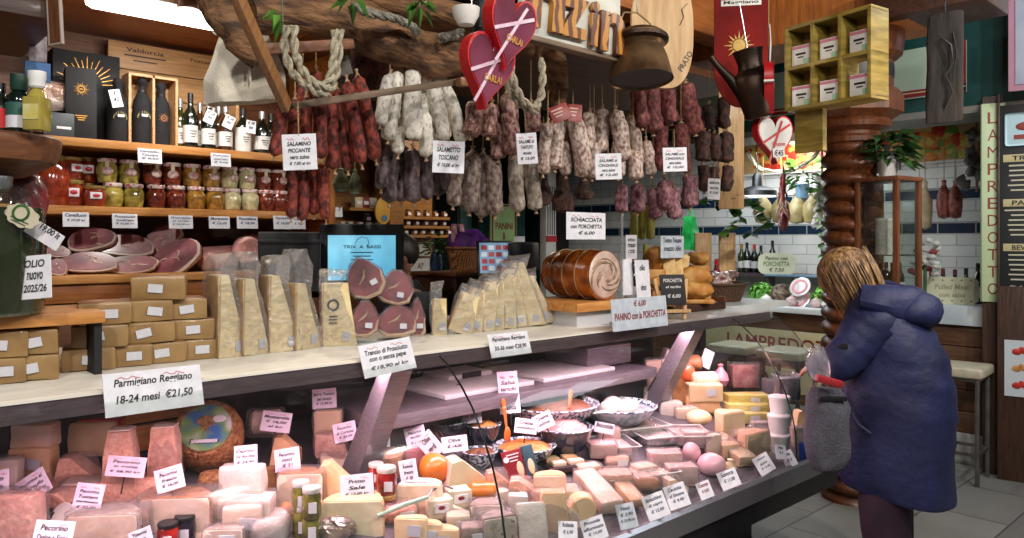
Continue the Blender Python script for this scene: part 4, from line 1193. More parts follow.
for i in range(4):
 for j in range(4):
  b.box(((-11 + 7.4 * i) * s, -.005, (-10.5 + 7 * j) * s), (5.6 * s, .002, 4.6 * s), mi=(i + j * 2) % 3 % 2)
b.build('keys', [mat('red_key', '#b04848', emit=.35), mat('white_key', '#c8d0d8', emit=.5)], sc)
b = MB(); b.tube([(0, .03, -.05), (0, .06, LEDZ - p.z + .012)], .02, 10); b.box((0, .05, LEDZ - p.z + .03), (.2, .2, .03), bev=.005); b.build('stand', BLACK, t)
p = onV(522, 256, 3.1)
t = thing('receipt_printer', 'black receipt printer with a curl of white paper', 'printer', (p.x, p.y, p.z), R_(-35))
b = MB(); b.box((0, 0, 0), (.17, .17, .16), bev=.02); b.build('housing', BLACK, t)
b = MB(); b.grid(lambda i, j: (-.05 + .06 * i, -.06 + .02 * math.sin(j * 2), .05 + .06 * j), 3, 6); b.build('paper_strip', PAPER, t)
b = MB(); b.box((0, 0, (LEDZ - p.z - .08) / 2), (.1, .12, abs(LEDZ - p.z) - .082)); b.build('pedestal', BLACK, t)
WICK = mat('wicker', '#6a3e1e', '#a87444', scale=30, rough=.7, bump=1.0, bscale=60, tex='wave', stretch=(1, 1, 2.2))
def basket(loc, rx, ry, h, name, lb, cat='basket', m=WICK, rz=0.0):
 t = thing(name, lb, cat, loc, rz)
 b = MB()
 prof = [(0, 0), (.78, 0)] + [(.8 + .2 * k / 8 + (.02 if k % 2 else 0), h * k / 8) for k in range(9)] + [(.9, h * .98), (.76, h * .1), (0, h * .1)]
 b.lathe(prof, 28, sx=rx, sy=ry, cap=False); b.jit(.003, 60); b.build('woven_body', m, t)
 b = MB(); b.tube([(rx * 1.02 * math.cos(a), ry * 1.02 * math.sin(a), h) for a in [2 * PI * k / 28 for k in range(29)]], .009, 8); b.jit(.002, 80); b.build('rim', m, t)
 return t
p = onV(468, 262, 3.6)
s = depth(p) / FOC
sb = thing('side_table', 'small dark cabinet carrying the purple basket behind the counter', 'cabinet', (p.x, p.y, 0))
b = MB(); b.box((0, 0, .7), (.5, .4, 1.4), bev=.006); b.build('carcass', W_DARK_V, sb)
b = MB(); b.box((0, 0, 1.41), (.54, .44, .02), bev=.004); b.build('top_board', W_BROWN, sb)
b = MB(); b.box((0, -.205, .7), (.42, .012, 1.2), bev=.004); b.build('door_panel', W_BROWN_V, sb)
bk = basket((p.x, p.y, 1.4205), 22 * s, 20 * s, .14, 'wicker_basket', 'tan wicker basket overflowing with purple tissue paper')
b = MB(); b.ell((0, 0, 0), (21 * s, 18 * s, .09), u=28, v=14); b.jit(.035, 16, 2); b.jit(.012, 50, 5)
tag(b.build('purple_tissue', mat('purple_tissue', '#3c1458', '#6a2c8c', scale=14, rough=.6, bump=.5), loc=(p.x, p.y, 1.585)), 'crumpled purple tissue paper filling the wicker basket', 'paper')
for k, x in enumerate((452, 459)):
 q = onV(x, 238, 3.6)
 t = thing('sweet_packet', ['pink and white sweet packet poking up from the purple tissue', 'second pink sweet packet poking up beside the first from the purple tissue'][k], 'packet', (q.x, q.y - .02, 1.60))
 b = MB(); b.box((0, 0, .05), (.035, .02, .11), bev=.005); b.build('wrapper', mat('pink_packet', '#b83c6c', '#e0c0cc', scale=40, rough=.4), t)
p = onV(436, 270, 3.95)
t = thing('blue_vase_plant', 'small leafy green plant in a dark blue vase before the jar shelving', 'plant', (p.x, p.y, 1.40))
b = MB(); b.lathe([(0, 0), (.03, 0), (.042, .05), (.035, .11), (.028, .13), (.024, .13), (.02, .05), (0, .05)], 16, cap=False); b.build('vase', mat('blue_glaze', '#1c3450', '#2c4c70', scale=8, rough=.2, coat=.6), t)
def leaves(b, n, R, H, size, seed, z0=0.0, droop=0.3, spread=1.0, wfac=.42):
 rnd = random.Random(seed)
 for k in range(n):
  a = rnd.uniform(0, 2 * PI)
  rr = R * math.sqrt(rnd.random()) * spread
  z = z0 + H * rnd.random()
  c, s_ = math.cos(a), math.sin(a)
  base = Vector((c * rr * .4, s_ * rr * .4, z * .9))
  d = Vector((c, s_, rnd.uniform(-droop, .6)))
  d.normalize()
  L = size * rnd.uniform(.7, 1.2)
  side = d.cross(Vector((0, 0, 1))).normalized() * (L * wfac / 2)
  up = side.cross(d).normalized() * (L * .08)
  base = base + d * rr * .6
  m1 = base + d * L * .4 + up
  tip = base + d * L - Vector((0, 0, L * droop * .6))
  vs = [b.bm.verts.new(q) for q in (base, m1 + side, tip, m1 - side)]
  b.bm.faces.new((vs[0], vs[1], vs[2])); b.bm.faces.new((vs[0], vs[2], vs[3]))
 return b
b = MB(); leaves(b, 60, .07, .13, .07, 3, z0=.12); b.build('foliage', LEAF, t, smooth=0)
sbv = MB(); sbv.box((0, 0, .7), (.22, .22, 1.396), bev=.004); tag(sbv.build('plant_pedestal', W_DARK_V, loc=(p.x, p.y, .0015)), 'narrow dark pedestal carrying the blue vase', 'pedestal')
p = onV(606, 275, 2.30)
s = depth(p) / FOC
d0 = p.z
BZ = p.z - .118
bd = thing('carving_board', 'thick orange wooden board under the porchetta', 'board', (p.x - .03, 2.46, BZ - .04))
b = MB(); b.box((0, 0, .02), (.42, .40, .04), bev=.005); b.build('board', W_SHELF, bd)
b = MB(); b.box((0, 0, (LEDZ - BZ + .04) / 2 - .0005), (.36, .34, BZ - .04 - LEDZ - .001)); b.build('acrylic_riser', mat('riser_white', '#b8b8bc', '#c4c4c8', scale=5, rough=.2, coat=.5), bd)
t = thing('porchetta_roast', 'rolled porchetta roast with brown crackling and a pale swirled cut face', 'roast', (p.x, 2.31, BZ + .118))
PR = .116
b = MB()
rings = []
for j in range(15):
 f = j / 14
 sc = (1 - .05 * f) * (1 if f < .9 else 1 - (f - .9) * 2.5) * (1 + .02 * math.sin(f * 30))
 sq = .97 if j % 3 == 1 else 1.0
 rings.append([(PR * sc * sq * math.cos(a) * 1.02, .34 * f, PR * sc * sq * math.sin(a)) for a in [2 * PI * k / 30 for k in range(30)]])
b.loft(rings); b.jit(.006, 14, 4)
b.build('crackling', mat('porchetta_crackling', '#5c2408', '#b06420', scale=14, rough=.25, coat=.7, bump=.5, c3='#8c4414'), t)
b = MB(); b.lathe([(0, 0), (PR * .9, 0), (PR * .96, -.004), (PR * .9, -.010), (0, -.010)], 30, M=Rm(PI / 2, 0, 0) @ Rm(0, PI, 0)); f = b.build('cut_face', mat('porchetta_meat', '#b8988a', '#d8c4b4', scale=16, rough=.5, coat=.3, bump=.4), t)
b = MB()
rd = random.Random(9)
for k in range(26):
 a0, rr = rd.uniform(0, 6.28), PR * rd.uniform(.15, .8)
 n = rd.randint(4, 8)
 pts = [((rr + .006 * q) * math.cos(a0 + q * .22) * 1.02 + .006, -.0112, (rr + .004 * q) * math.sin(a0 + q * .22) * .9 - .004) for q in range(n)]
 b.tube(pts, [.0008 + .0035 * math.sin(PI * (q + .5) / n) * rd.uniform(.5, 1.2) for q in range(n)], 6)
b.build('herb_swirl', mat('herb_fat', '#7c5c44', '#b09478', scale=40, rough=.6), f)
b = MB()
for yy in (.08, .16, .24):
 b.tube([(PR * 1.015 * math.cos(a) * 1.02, yy, PR * 1.015 * math.sin(a)) for a in [2 * PI * k / 24 for k in range(25)]], .0025, 5)
b.build('twine', TWINE, t)
p = onV(622, 300, 2.24)
z1 = onV(622, 214, 2.24).z
t = thing('acrylic_sign_post', 'thin clear upright post beside the porchetta carrying its card', 'post', (p.x, 2.24, LEDZ + .0005))
b = MB(); b.box((0, 0, (z1 - LEDZ) / 2), (.012, .006, z1 - LEDZ)); b.build('post', TRAYF, t)
b = MB(); b.box((0, 0, .004), (.09, .08, .008), bev=.002); b.build('base_plate', TRAYF, t)
card_px(567, 606, 226, 27, 2.24, ['SCHIACCIATA', 'con PORCHETTA', '€ 6,00'], 'white card for schiacciata con porchetta held over the roast', rx=0, rows=[.8, .8, .42], name='shelf_price_card')
card_px(613, 668, 313, 31, 2.06, ['€ 6,00', 'PANINO con la PORCHETTA'], 'large pale blue card reading PANINO con la PORCHETTA on the ledge edge', rx=R_(-6), rows=[.22, .92], paper=PAPER_G, ink=INK_RED, mark=False, name='shelf_price_card')
card_px(661, 684, 247, 22, 2.5, ['Tomino Toscano', 'mezzo kilo'], 'grey card over the sliced bread beside the upright boards', rx=0, rows=[.8, .75], paper=PAPER_G, mark=False, name='shelf_price_card')
p = onV(633, 280, 2.62)
s = depth(p) / FOC
wine_bottle((p.x, 2.62, LEDZ + .0005), .325, 'dark wine bottle with a tan cap between the porchetta and the bread', BGL, mat('tan_capsule', '#8c6c40', rough=.5), r=.045)
p = onV(650, 280, 2.66)
wine_bottle((p.x, 2.70, LEDZ + .0005), .26, 'short dark round bottle beside the tan-capped wine bottle', BGL, BLACK, r=.055)
p = onV(636, 232, 2.9)
wine_bottle((p.x + .12, 2.92, LEDZ + .0005), .36, 'tall olive-yellow bottle standing behind the tan-capped wine bottle', BGG, mat('yellow_capsule', '#a8a040', rough=.5), r=.04)
card_px(626, 637, 247, 24, 2.5, ['vino', 'rosso', '12%'], 'narrow white tag hanging at the tan-capped wine bottle', rx=0, rows=[.7, .7, .6], mark=False, name='hang_tag')
p = onV(628, 277, 2.45)
card_px(622, 633, 277, 36, 2.45, ['', ''], 'plain white leaflet standing between porchetta and bottles', rx=R_(-5), mark=False, name='leaflet')
card_px(636, 650, 280, 40, 2.42, ['olio', '', 'vino'], 'white leaflet with a small dark print standing before the round bottle', rx=R_(-5), mark=False, name='leaflet', rows=[.4, .1, .4])
CR = mat('bread_crust', '#8c5a26', '#c09450', scale=12, rough=.6, bump=.4, c3='#b4742c')
CRUMB = mat('bread_crumb', '#c8a468', '#dcc08c', scale=40, rough=.8, bump=.4)
p = onV(690, 300, 2.45)
tr = thing('bread_tray', 'dark wooden tray holding golden bread on the ledge', 'tray', (3.55, 2.58, LEDZ + .0005))
b = MB(); b.box((0, 0, .02), (.5, .46, .04), bev=.004); b.build('tray', W_DARK, tr)
b = MB()
for sx in (-1, 1): b.box((sx * .245, 0, .05), (.012, .46, .03))
b.build('rim', W_BROWN, tr)
for k, (x, y, w, h, lb) in enumerate(((655, 258, 20, 22, 'pale round bread roll at the back of the tray by the bottles'), (668, 263, 10, 26, 'first upright slice of bread under the grey card'), (676, 264, 10, 25, 'second upright slice of bread under the grey card'), (684, 265, 10, 22, 'third upright slice of bread under the grey card'), (662, 283, 26, 14, 'golden focaccia piece beside the chalkboard easel'), (694, 277, 34, 20, 'puffy golden focaccia loaf just behind the chalkboard'), (697, 291, 36, 16, 'flat golden focaccia slab before the wicker tray'), (699, 258, 20, 14, 'torn golden bread piece against the upright boards'))):
 v = [2.6, 2.55, 2.55, 2.55, 2.42, 2.50, 2.38, 2.62][k]
 p = onV(x, y, v); s = depth(p) / FOC
 zb = LEDZ + .041
 t = thing('bread_piece', lb, 'bread', (p.x, v, max(zb, p.z - h * s / 2)), R_(-40))
 hh = h * s
 b = MB(); (b.box((0, 0, hh / 2), (w * s, .05, hh), bev=.01, seg=3) if k in (1, 2, 3) else b.ell((0, 0, hh / 2), (w * s / 2, .075, hh * .55), u=20, v=12)); b.sub(1); b.jit(.014, 16, k); b.jit(.005, 60, k); b.build('crust', CR if k not in (1, 2, 3) else CRUMB, t)
 if p.z - h * s / 2 > zb + .01:
  b = MB(); b.box((0, 0, (zb - (p.z - hh / 2)) / 2), (w * s * .9, .1, p.z - hh / 2 - zb - .001), bev=.01); b.sub(1); b.jit(.006, 18, k + 2); b.build('lower_half', CR, t)
p = onV(672, 296, 2.2); s = depth(p) / FOC
t = thing('chalkboard_easel', 'small black chalkboard on a wooden easel before the bread', 'sign', (p.x, 2.2, LEDZ + .0005), R_(-28))
bz = .115
b = MB(); b.box((0, 0, 0), (.13, .008, .15), bev=.002); cb = b.build('chalkboard', BLACK_SOFT, t, loc=(.0, -.01, bz + .03), rot=(R_(-12), 0, R_(0)))
CHALK = mat('chalk', '#c8c8c4', rough=.9)
lettering(cb, 'PORCHETTA', .10, .018, CHALK, y=-.006, cz=.045)
lettering(cb, 'al taglio', .08, .016, CHALK, y=-.006, cz=.012)
lettering(cb, '€ 6,00', .07, .022, CHALK, y=-.006, cz=-.032)
for sx in (-1, 1):
 b = MB(); b.box((0, 0, 0), (.016, .012, .20)); b.build('leg', W_PALE, t, loc=(sx * .07, .0, .099), rot=(R_(-10), R_(sx * 8), 0))
b = MB(); b.box((0, -.016, .042), (.17, .03, .014)); b.build('ledge_bar', W_PALE, t)
p = onV(722, 290, 2.36); s = depth(p) / FOC
basket((4.28, 2.72, LEDZ + .0005), .19, .19, .11, 'wicker_basket', 'dark wicker basket heaped with foil-wrapped sausages at the ledge end', m=mat('dark_wicker', '#2c1a10', '#5c3c24', scale=30, rough=.7, bump=1.0, bscale=60, tex='wave'))
SAUSP = mat('wrapped_sausage', '#6a3c34', '#c0a8a4', scale=26, rough=.25, coat=.8, bump=.6)
rnd = random.Random(5)
for k in range(10):
 a = rnd.uniform(0, 6.28); r = .085 * math.sqrt(rnd.random())
 b = MB(); b.ell((0, 0, 0), (.085, .034, .034)); b.jit(.010, 24, k)
 o = b.build('wrapped_sausage', SAUSP, loc=(4.28 + r * math.cos(a) * 1.4, 2.72 + r * math.sin(a) * 1.4, LEDZ + .10 + .035 * (k // 5) + .012), rot=(rnd.uniform(-.3, .3), rnd.uniform(-.4, .4), rnd.uniform(0, 3.1)))
 tag(o, 'shiny wrapped sausage in the heap in the dark wicker basket', 'sausage', 'wrapped sausages heaped in the dark basket')
for k, (x, w, lb) in enumerate(((703, 17, 'upright wooden board behind the sausage basket, beside the bread'), (727, 17, 'upright wooden board behind the sausage basket, beside the red bottle'))):
 p = onV(x, 255, 3.0); s = depth(p) / FOC
 zt = onV(x, 233, 3.0).z
 t = thing('upright_board', lb, 'board', (p.x, 3.0, LEDZ + .0005), R_(-36))
 b = MB(); b.box((0, 0, (zt - LEDZ) / 2), (w * s, .02, zt - LEDZ), bev=.003); b.build('board', W_PALE, t)
 b = MB(); b.box((0, 0, .006), (w * s + .02, .06, .012)); b.build('foot', W_PALE, t)
p = onV(714, 255, 2.96)
wine_bottle((p.x, 2.94, LEDZ + .0005), .26, 'red sauce bottle between the two upright boards', mat('red_bottle', '#6a1420', '#8c2030', scale=6, rough=.15, coat=.7), RED, r=.036)
def salami(x0, y0, x1, y1, w, v, m, label, group, up=None, net=False):
 a, c = onV(x0, y0, v), onV(x1, y1, v)
 r = w * .56 / ppm((a + c) / 2)
 L = (a - c).length
 t = thing('hanging_salami', label, 'salami', a, 0, group)
 t.rotation_euler = (c - a).to_track_quat('-Z', 'Y').to_euler()
 seed = (x0 * 3.7 + y0) % 50
 rnd = random.Random(int(x0 * 31 + y0 * 7))
 b = MB()
 prof = [(0, .0)]
 n = 16
 for k in range(1, n):
  f = k / n
  e = min(1, (1 - abs(2 * f - 1)) * (4.5 if net else 6.5))
  prof.append((r * (e ** .6) * (.9 + .1 * f) * (1 + .05 * math.sin(f * 9 + seed) + rnd.uniform(-.03, .03)), -L * f))
 prof.append((0, -L))
 b.lathe(prof, 14, cap=False)
 bend = rnd.uniform(-.06, .06) * L
 for q in b.bm.verts:
  q.co.x += bend * math.sin(PI * -q.co.z / L)
 b.jit(r * .16, 28, seed)
 b.build('casing', m, t, smooth=60)
 b = MB(); b.lathe([(0, -L - .014), (r * .28, -L - .012), (r * .12, -L), (r * .4, -L + .008)], 8, cap=False)
 b.lathe([(r * .4, -.006), (r * .14, .004), (r * .3, .016), (0, .018)], 8, cap=False); b.build('tied_end', STR, t)
 if up:
  q = onV(x0 + (up[0] if len(up) > 1 else 0), up[-1], v + .01)
  inv = t.matrix_basis.inverted()
  b = MB(); b.tube([(0, 0, 0), inv @ q], .0018, 5); b.build('string', TWINE, t)
 return t
def bunch(rows, v, m, text, group, up=None, dv=.03):
 rows = sorted(rows, key=lambda q: q[0])
 for k, q in enumerate(rows):
  salami(*q, v=v + dv * (k % 3), m=m, label=text % ORD[k], group=group, up=up)
BV = 2.22
bunch([(284, 98, 274, 157, 12), (295, 98, 291, 158, 12), (306, 96, 304, 167, 13), (319, 94, 321, 159, 13), (329, 94, 335, 171, 13), (337, 88, 348, 172, 13), (347, 80, 362, 166, 13), (357, 74, 376, 162, 13)], BV, S_RED, '%s long dark red salami below the rope loop, counted from the cloth bag', 'red salami below the rope loop', up=(82,))
bunch([(303, 76, 299, 104, 11), (316, 71, 316, 102, 12), (330, 78, 333, 104, 11)], BV + .10, S_RED, '%s short red salami showing inside the rope loop, counted from the leaning lath', 'red salami inside the rope loop', up=(50,))
bunch([(291, 166, 291, 219, 9.5), (303, 166, 302, 221, 11), (315, 166, 314, 216, 11), (326, 166, 326, 221, 10)], BV + .12, S_RED, '%s thin red salami in the low row under the salami card, counted from the jars', 'low thin red salami', up=(108,))
bunch([(390, 74, 380, 126, 13), (398, 70, 388, 141, 14), (405, 68, 398, 156, 13), (413, 68, 414, 142, 17), (423, 69, 432, 145, 17), (431, 71, 446, 142, 14), (439, 74, 463, 144, 14), (420, 100, 426, 158, 14)], BV + .02, S_WHITE, '%s white mould-dusted salami on the wooden lath, counted from the red bunch', 'white salami on the lath', up=(62,))
bunch([(383, 132, 381, 190, 13), (391, 140, 389, 204, 14), (402, 144, 401, 203, 14), (413, 148, 414, 204, 15), (426, 150, 427, 200, 13), (437, 156, 438, 196, 12), (446, 166, 447, 190, 10)], BV + .16, S_PURP, '%s purple-grey salami in the shadowed row below the white ones', 'purple-grey salami below the white ones', up=(100,))
bunch([(476, 102, 470, 137, 16), (492, 104, 488, 137, 16), (507, 92, 512, 156, 17), (498, 120, 498, 160, 14), (531, 104, 534, 133, 16)], BV, S_TUSC, '%s speckled red salami under the red heart boxes', 'speckled red salami under the hearts', up=(60,))
bunch([(459, 158, 453, 207, 13), (473, 150, 469, 213, 17), (483, 152, 481, 219, 14), (492, 154, 495, 216, 15)], BV + .1, S_GREY, '%s grey-brown salami in the low row below the speckled ones', 'low grey-brown salami', up=(110,))
bunch([(516, 152, 518, 213, 15), (531, 158, 536, 211, 15)], BV + .12, S_PALE, '%s pale grey salami hanging low beside the salame toscano card', 'low pale grey salami', up=(110,))
bunch([(548, 122, 543, 175, 12), (559, 118, 555, 170, 16), (566, 140, 566, 176, 12), (573, 116, 584, 178, 17)], BV, S_SPEC, '%s white-speckled salami under the red leaflets', 'white-speckled salami under the leaflets', up=(90,))
bunch([(590, 112, 586, 151, 14), (602, 108, 601, 153, 15), (615, 110, 623, 162, 16), (631, 112, 640, 165, 15), (594, 142, 592, 179, 13), (646, 140, 651, 176, 11), (617, 140, 618, 178, 13), (633, 150, 636, 180, 13)], BV + .02, S_SPEC, '%s speckled salami in the bunch under the copper pot, counted from the leaflets', 'speckled salami under the copper pot', up=(85,))
bunch([(649, 86, 653, 134, 19), (667, 88, 671, 123, 16), (685, 82, 695, 134, 19), (637, 88, 642, 128, 15), (681, 122, 686, 174, 14), (662, 120, 664, 172, 14)], BV + .05, S_BRICK, '%s brick-red salami beside the pale round board, counted from the copper pot', 'brick-red salami beside the round board', up=(60,))
bunch([(709, 104, 709, 129, 12), (724, 96, 724, 129, 12)], BV + .3, S_DARK, '%s small brown sausage link at the top of the dark cluster', 'small dark sausage links', up=(70,))
bunch([(704, 131, 703, 162, 14), (714, 133, 715, 162, 12), (726, 131, 726, 163, 14)], BV + .3, S_DARK, '%s brown sausage link in the middle of the dark cluster', 'small dark sausage links', up=(110,))
bunch([(703, 164, 704, 192, 12), (714, 166, 714, 188, 10), (728, 165, 725, 192, 11)], BV + .3, S_DARK, '%s blackish sausage link at the bottom of the dark cluster', 'small dark sausage links', up=(130,))
bunch([(622, 184, 622, 213, 12), (637, 184, 637, 213, 14), (653, 188, 655, 219, 14), (665, 180, 665, 210, 16), (673, 186, 675, 219, 14), (690, 174, 690, 208, 15)], BV + .22, S_PINK, '%s pink netted sausage in the low row above the bottles', 'pink netted sausages', up=(130,))
for k, (x, y0, y1, w) in enumerate(((545, 172, 206, 14), (563, 172, 213, 24), (584, 178, 200, 20))):
 a = onV(x, y0, BV + .2); c = onV(x, y1, BV + .2); s = 1 / ppm(a); L = a.z - c.z
 t = thing('cured_shank', ['narrow dark cured shank beside the low pale salami', 'broad dark cured shank over the porchetta card', 'dark wrapped shank under the speckled salami'][k], 'cured meat', a)
 b = MB(); b.lathe([(0, 0), (w * s * .18, -.01), (w * s * .3, -L * .4), (w * s * .5, -L * .7), (w * s * .4, -L * .94), (0, -L)], 14, cap=False); b.jit(.006, 20, k); b.build('meat_body', S_DARK, t)
 b = MB(); b.tube([(0, 0, -.005), (0, .01, .25)], .002, 5); b.build('string', TWINE, t)
for k, (x, y, w, h) in enumerate(((341, 180, 17, 24), (355, 182, 13, 26))):
 p = onV(x, y, BV + .4); s = 1 / ppm(p)
 t = thing('gourd_cheese', ['round pale green gourd-shaped cheese hanging behind the red salami', 'slimmer pale green gourd-shaped cheese beside the white salami'][k], 'cheese', p)
 b = MB(); b.lathe([(0, -h * s / 2), (w * s * .4, -h * s * .42), (w * s * .5, -h * s * .15), (w * s * .3, h * s * .2), (w * s * .15, h * s * .35), (w * s * .2, h * s * .46), (0, h * s / 2)], 16, cap=False); b.build('cheese_body', mat('green_gourd', '#3c4430', '#6a7050', scale=10, rough=.6), t)
 b = MB(); b.tube([(0, 0, h * s * .45), (0, 0, .5)], .002, 5); b.build('string', TWINE, t)
def lath(a, c, w, th, name, lb, m, cat='lath'):
 a, c = Vector(a), Vector(c)
 t = thing(name, lb, cat, a)
 t.rotation_euler = (c - a).to_track_quat('X', 'Z').to_euler()
 b = MB(); b.box(((c - a).length / 2, 0, 0), ((c - a).length, th, w), bev=.003); b.sub(1); b.jit(.002, 12, 1); b.build('lath_body', m, t)
 return t
lath(onV(288, 107, 2.14), onV(496, 76, 2.10), .022, .014, 'hanging_lath', 'thin grey wooden lath that the red and white salami hang from', mat('grey_lath', '#5c4a3a', '#7c6854', scale=8, rough=.7, stretch=(1, 9, 9)))
b = MB(); b.box((0, 0, 0), (.035, .03, .03), bev=.004)
tag(b.build('lath_end_block', W_LATH, loc=onV(462, 82, 2.08)), 'small light wooden block pegged on the end of the thin lath', 'block')
lath(onV(287, 108, 2.10), onV(236, -6, 1.90), .045, .022, 'leaning_lath', 'orange-brown plank leaning from the log down to the lath end', W_LATH)
lath(onV(258, 50, 2.25), onV(352, 44, 2.25), .035, .03, 'cross_lath', 'short brown cross lath behind the rope loop', W_BROWN)
def rough_log(pts, rs, name, lb, seg=18, amp=.02):
 b = MB()
 P, Rr = [], []
 for i in range(len(pts) - 1):
  for k in range(6):
   f = k / 6
   P.append(Vector(pts[i]).lerp(Vector(pts[i + 1]), f)); Rr.append(rs[i] * (1 - f) + rs[i + 1] * f)
 P.append(Vector(pts[-1])); Rr.append(rs[-1])
 for _ in range(2):
  P = [P[0]] + [(P[i - 1] + P[i] * 2 + P[i + 1]) / 4 for i in range(1, len(P) - 1)] + [P[-1]]
 b.tube(P, Rr, seg); b.jit(amp, 7, 3); b.jit(amp * .4, 24, 5)
 return tag(b.build(name, W_OLD, smooth=50), lb, 'log')
rough_log([onV(250, 14, 2.35), onV(300, 8, 2.33), onV(345, 18, 2.3), onV(392, 42, 2.25), onV(440, 56, 2.2), onV(478, 58, 2.18)], [.075, .085, .085, .08, .07, .055], 'old_log_yoke', 'thick weathered old wooden yoke hanging over the salami')
rough_log([onV(262, -4, 2.5), onV(360, -8, 2.45), onV(470, 20, 2.35), onV(530, 50, 2.3)], [.05, .055, .045, .035], 'old_log_beam', 'upper weathered log running above the yoke towards the hearts')
rough_log([onV(208, -8, 2.3), onV(226, 18, 2.28), onV(240, 42, 2.25), onV(262, 62, 2.22)], [.05, .06, .05, .02], 'old_log_stump', 'dark bark-like log end above the cloth bag')
rough_log([onV(540, 48, 2.3), onV(556, 58, 2.28), onV(560, 88, 2.3), onV(556, 112, 2.32)], [.025, .05, .04, .03], 'old_log_branch', 'short brown branch stub behind the second rope loop under the letter sign')
def rope(pts, r, name, lb, m=ROPE, strands=2, amp=.7, cat='rope'):
 P = [Vector(p) for p in pts]
 Q = []
 for i in range(len(P) - 1):
  for k in range(8):
   Q.append(P[i].lerp(P[i + 1], k / 8))
 Q.append(P[-1])
 for _ in range(3):
  Q = [Q[0]] + [(Q[i - 1] + Q[i] * 2 + Q[i + 1]) / 4 for i in range(1, len(Q) - 1)] + [Q[-1]]
 t = thing(name, lb, cat, Q[0])
 for sN in range(strands):
  b = MB()
  pts2 = []
  for i, q in enumerate(Q):
   a = i * .55 + sN * 2 * PI / strands
   tg = (Q[min(i + 1, len(Q) - 1)] - Q[max(i - 1, 0)]).normalized()
   x = Vector((0, 1, 0)).cross(tg)
   x = x.normalized() if x.length > .1 else Vector((1, 0, 0))
   y = tg.cross(x)
   pts2.append(q - Q[0] + (x * math.cos(a) + y * math.sin(a)) * r * amp)
  b.tube(pts2, r * .75, 7); b.jit(r * .12, 90)
  b.build('strand', m, t)
 return t
def loop(pl, v):
 return [onV(x, y, v) for x, y in pl]
rope(loop([(286, 26), (284, 50), (291, 72), (306, 86), (322, 95), (333, 86), (338, 64), (340, 30)], 2.04), .010, 'rope_loop', 'outer thick pale old rope looped under the yoke before the red salami')
rope(loop([(294, 26), (294, 48), (300, 68), (312, 82), (324, 88), (331, 76), (334, 56), (335, 30)], 2.03), .010, 'rope_loop', 'inner pale old rope looped inside the thick rope loop')
rope(loop([(510, 60), (514, 84), (522, 100), (534, 110), (541, 98), (543, 76), (541, 58)], 2.0), .011, 'rope_loop', 'pale rope loop under the letter sign beside the heart boxes')
rope(loop([(505, 78), (513, 98), (524, 108), (538, 112)], 2.03), .011, 'rope_loop', 'short pale rope strand behind the heart boxes')
rope(loop([(352, 6), (372, 14), (395, 18), (412, 26), (418, 34)], 2.12), .011, 'twisted_rope', 'grey twisted rope lying along the top of the yoke', m=mat('grey_rope', '#5c584e', '#8c887c', scale=60, rough=.95, bump=.8, bscale=90), strands=3)
rope(loop([(440, 38), (452, 36), (462, 32)], 2.1), .012, 'twisted_rope', 'short grey rope end on the yoke beside the heart boxes', m=MATS['grey_rope'], strands=3)
p = onV(246, 72, 2.6); s = depth(p) / FOC
t = thing('cloth_bag', 'cream cloth bag hanging from the log beside the wine bottles', 'bag', p, R_(-30))
def fn(i, j):
 x = (-40 + 78 * i) * s * (.55 + .45 * min(1, j * 1.5))
 z = (40 - 74 * j + 8 * i * j * (1) ) * s
 y = -.035 * math.sin(PI * i) * (.3 + j) + .008 * math.sin(9 * i + 3 * j) + .004 * math.sin(23 * i)
 return (x, y, z)
def fn2(i, j):
 q = fn(i, j); return (q[0], .05 - q[1] * .6, q[2])
CREAM = mat('cream_cloth', '#d8cfba', '#e8e0d0', scale=8, rough=.9, bump=.4, bscale=120)
b = MB(); b.grid(fn, 16, 14); b.grid(fn2, 16, 14); b.jit(.008, 9, 2); bmesh.ops.remove_doubles(b.bm, verts=b.bm.verts[:], dist=.004); b.build('cloth_body', CREAM, t)
b = MB(); b.tube([(-30 * s, 0, 36 * s), (-22 * s, .01, 52 * s), (5 * s, .01, 54 * s), (20 * s, 0, 38 * s)], .008, 6); b.build('strap', CREAM, t)
b = MB(); b.tube([(4 * s, -.05, 8 * s), (6 * s, -.055, -14 * s)], .004, 6); b.build('drawstring', CREAM, t)
p = onV(245, 52, 2.3)
b = MB(); b.box((0, 0, 0), (.10, .012, .06), bev=.003); tag(b.build('wood_shingle', mat('grey_shingle', '#3c3834', '#5c564e', scale=9, rough=.8, stretch=(8, 1, 1)), loc=p, rot=(R_(-20), R_(38), R_(-30))), 'grey weathered shingle tucked between the log stump and the leaning plank', 'shingle')
p = onV(345, 66, 2.3)
b = MB(); b.box((0, 0, 0), (.04, .012, .07), bev=.003); tag(b.build('wood_shingle', MATS['grey_shingle'], loc=p, rot=(R_(-10), R_(-15), R_(-30))), 'grey weathered shingle beside the end of the rope loop', 'shingle')
p = onV(372, 62, 2.5); s = depth(p) / FOC
t = thing('netted_ham', 'large dark netted ham hanging behind the red salami', 'ham', p)
b = MB(); b.lathe([(0, -38 * s), (14 * s, -34 * s), (22 * s, -14 * s), (19 * s, 10 * s), (8 * s, 30 * s), (0, 34 * s)], 18, cap=False); b.jit(.012, 10, 2); b.build('meat_body', S_DARK, t)
b = MB()
for k in range(10):
 a = 2 * PI * k / 10
 for sg in (-1, 1):
  b.tube([(22.5 * s * math.cos(a + sg * f * 1.1) * (1 - .55 * max(0, (f - .55)) / .45), 22.5 * s * math.sin(a + sg * f * 1.1) * (1 - .55 * max(0, f - .55) / .45), (-26 + 54 * f) * s) for f in [q / 8 for q in range(9)]], .0012, 4)
b.build('string_net', mat('red_net', '#7c2c24', rough=.8), t)
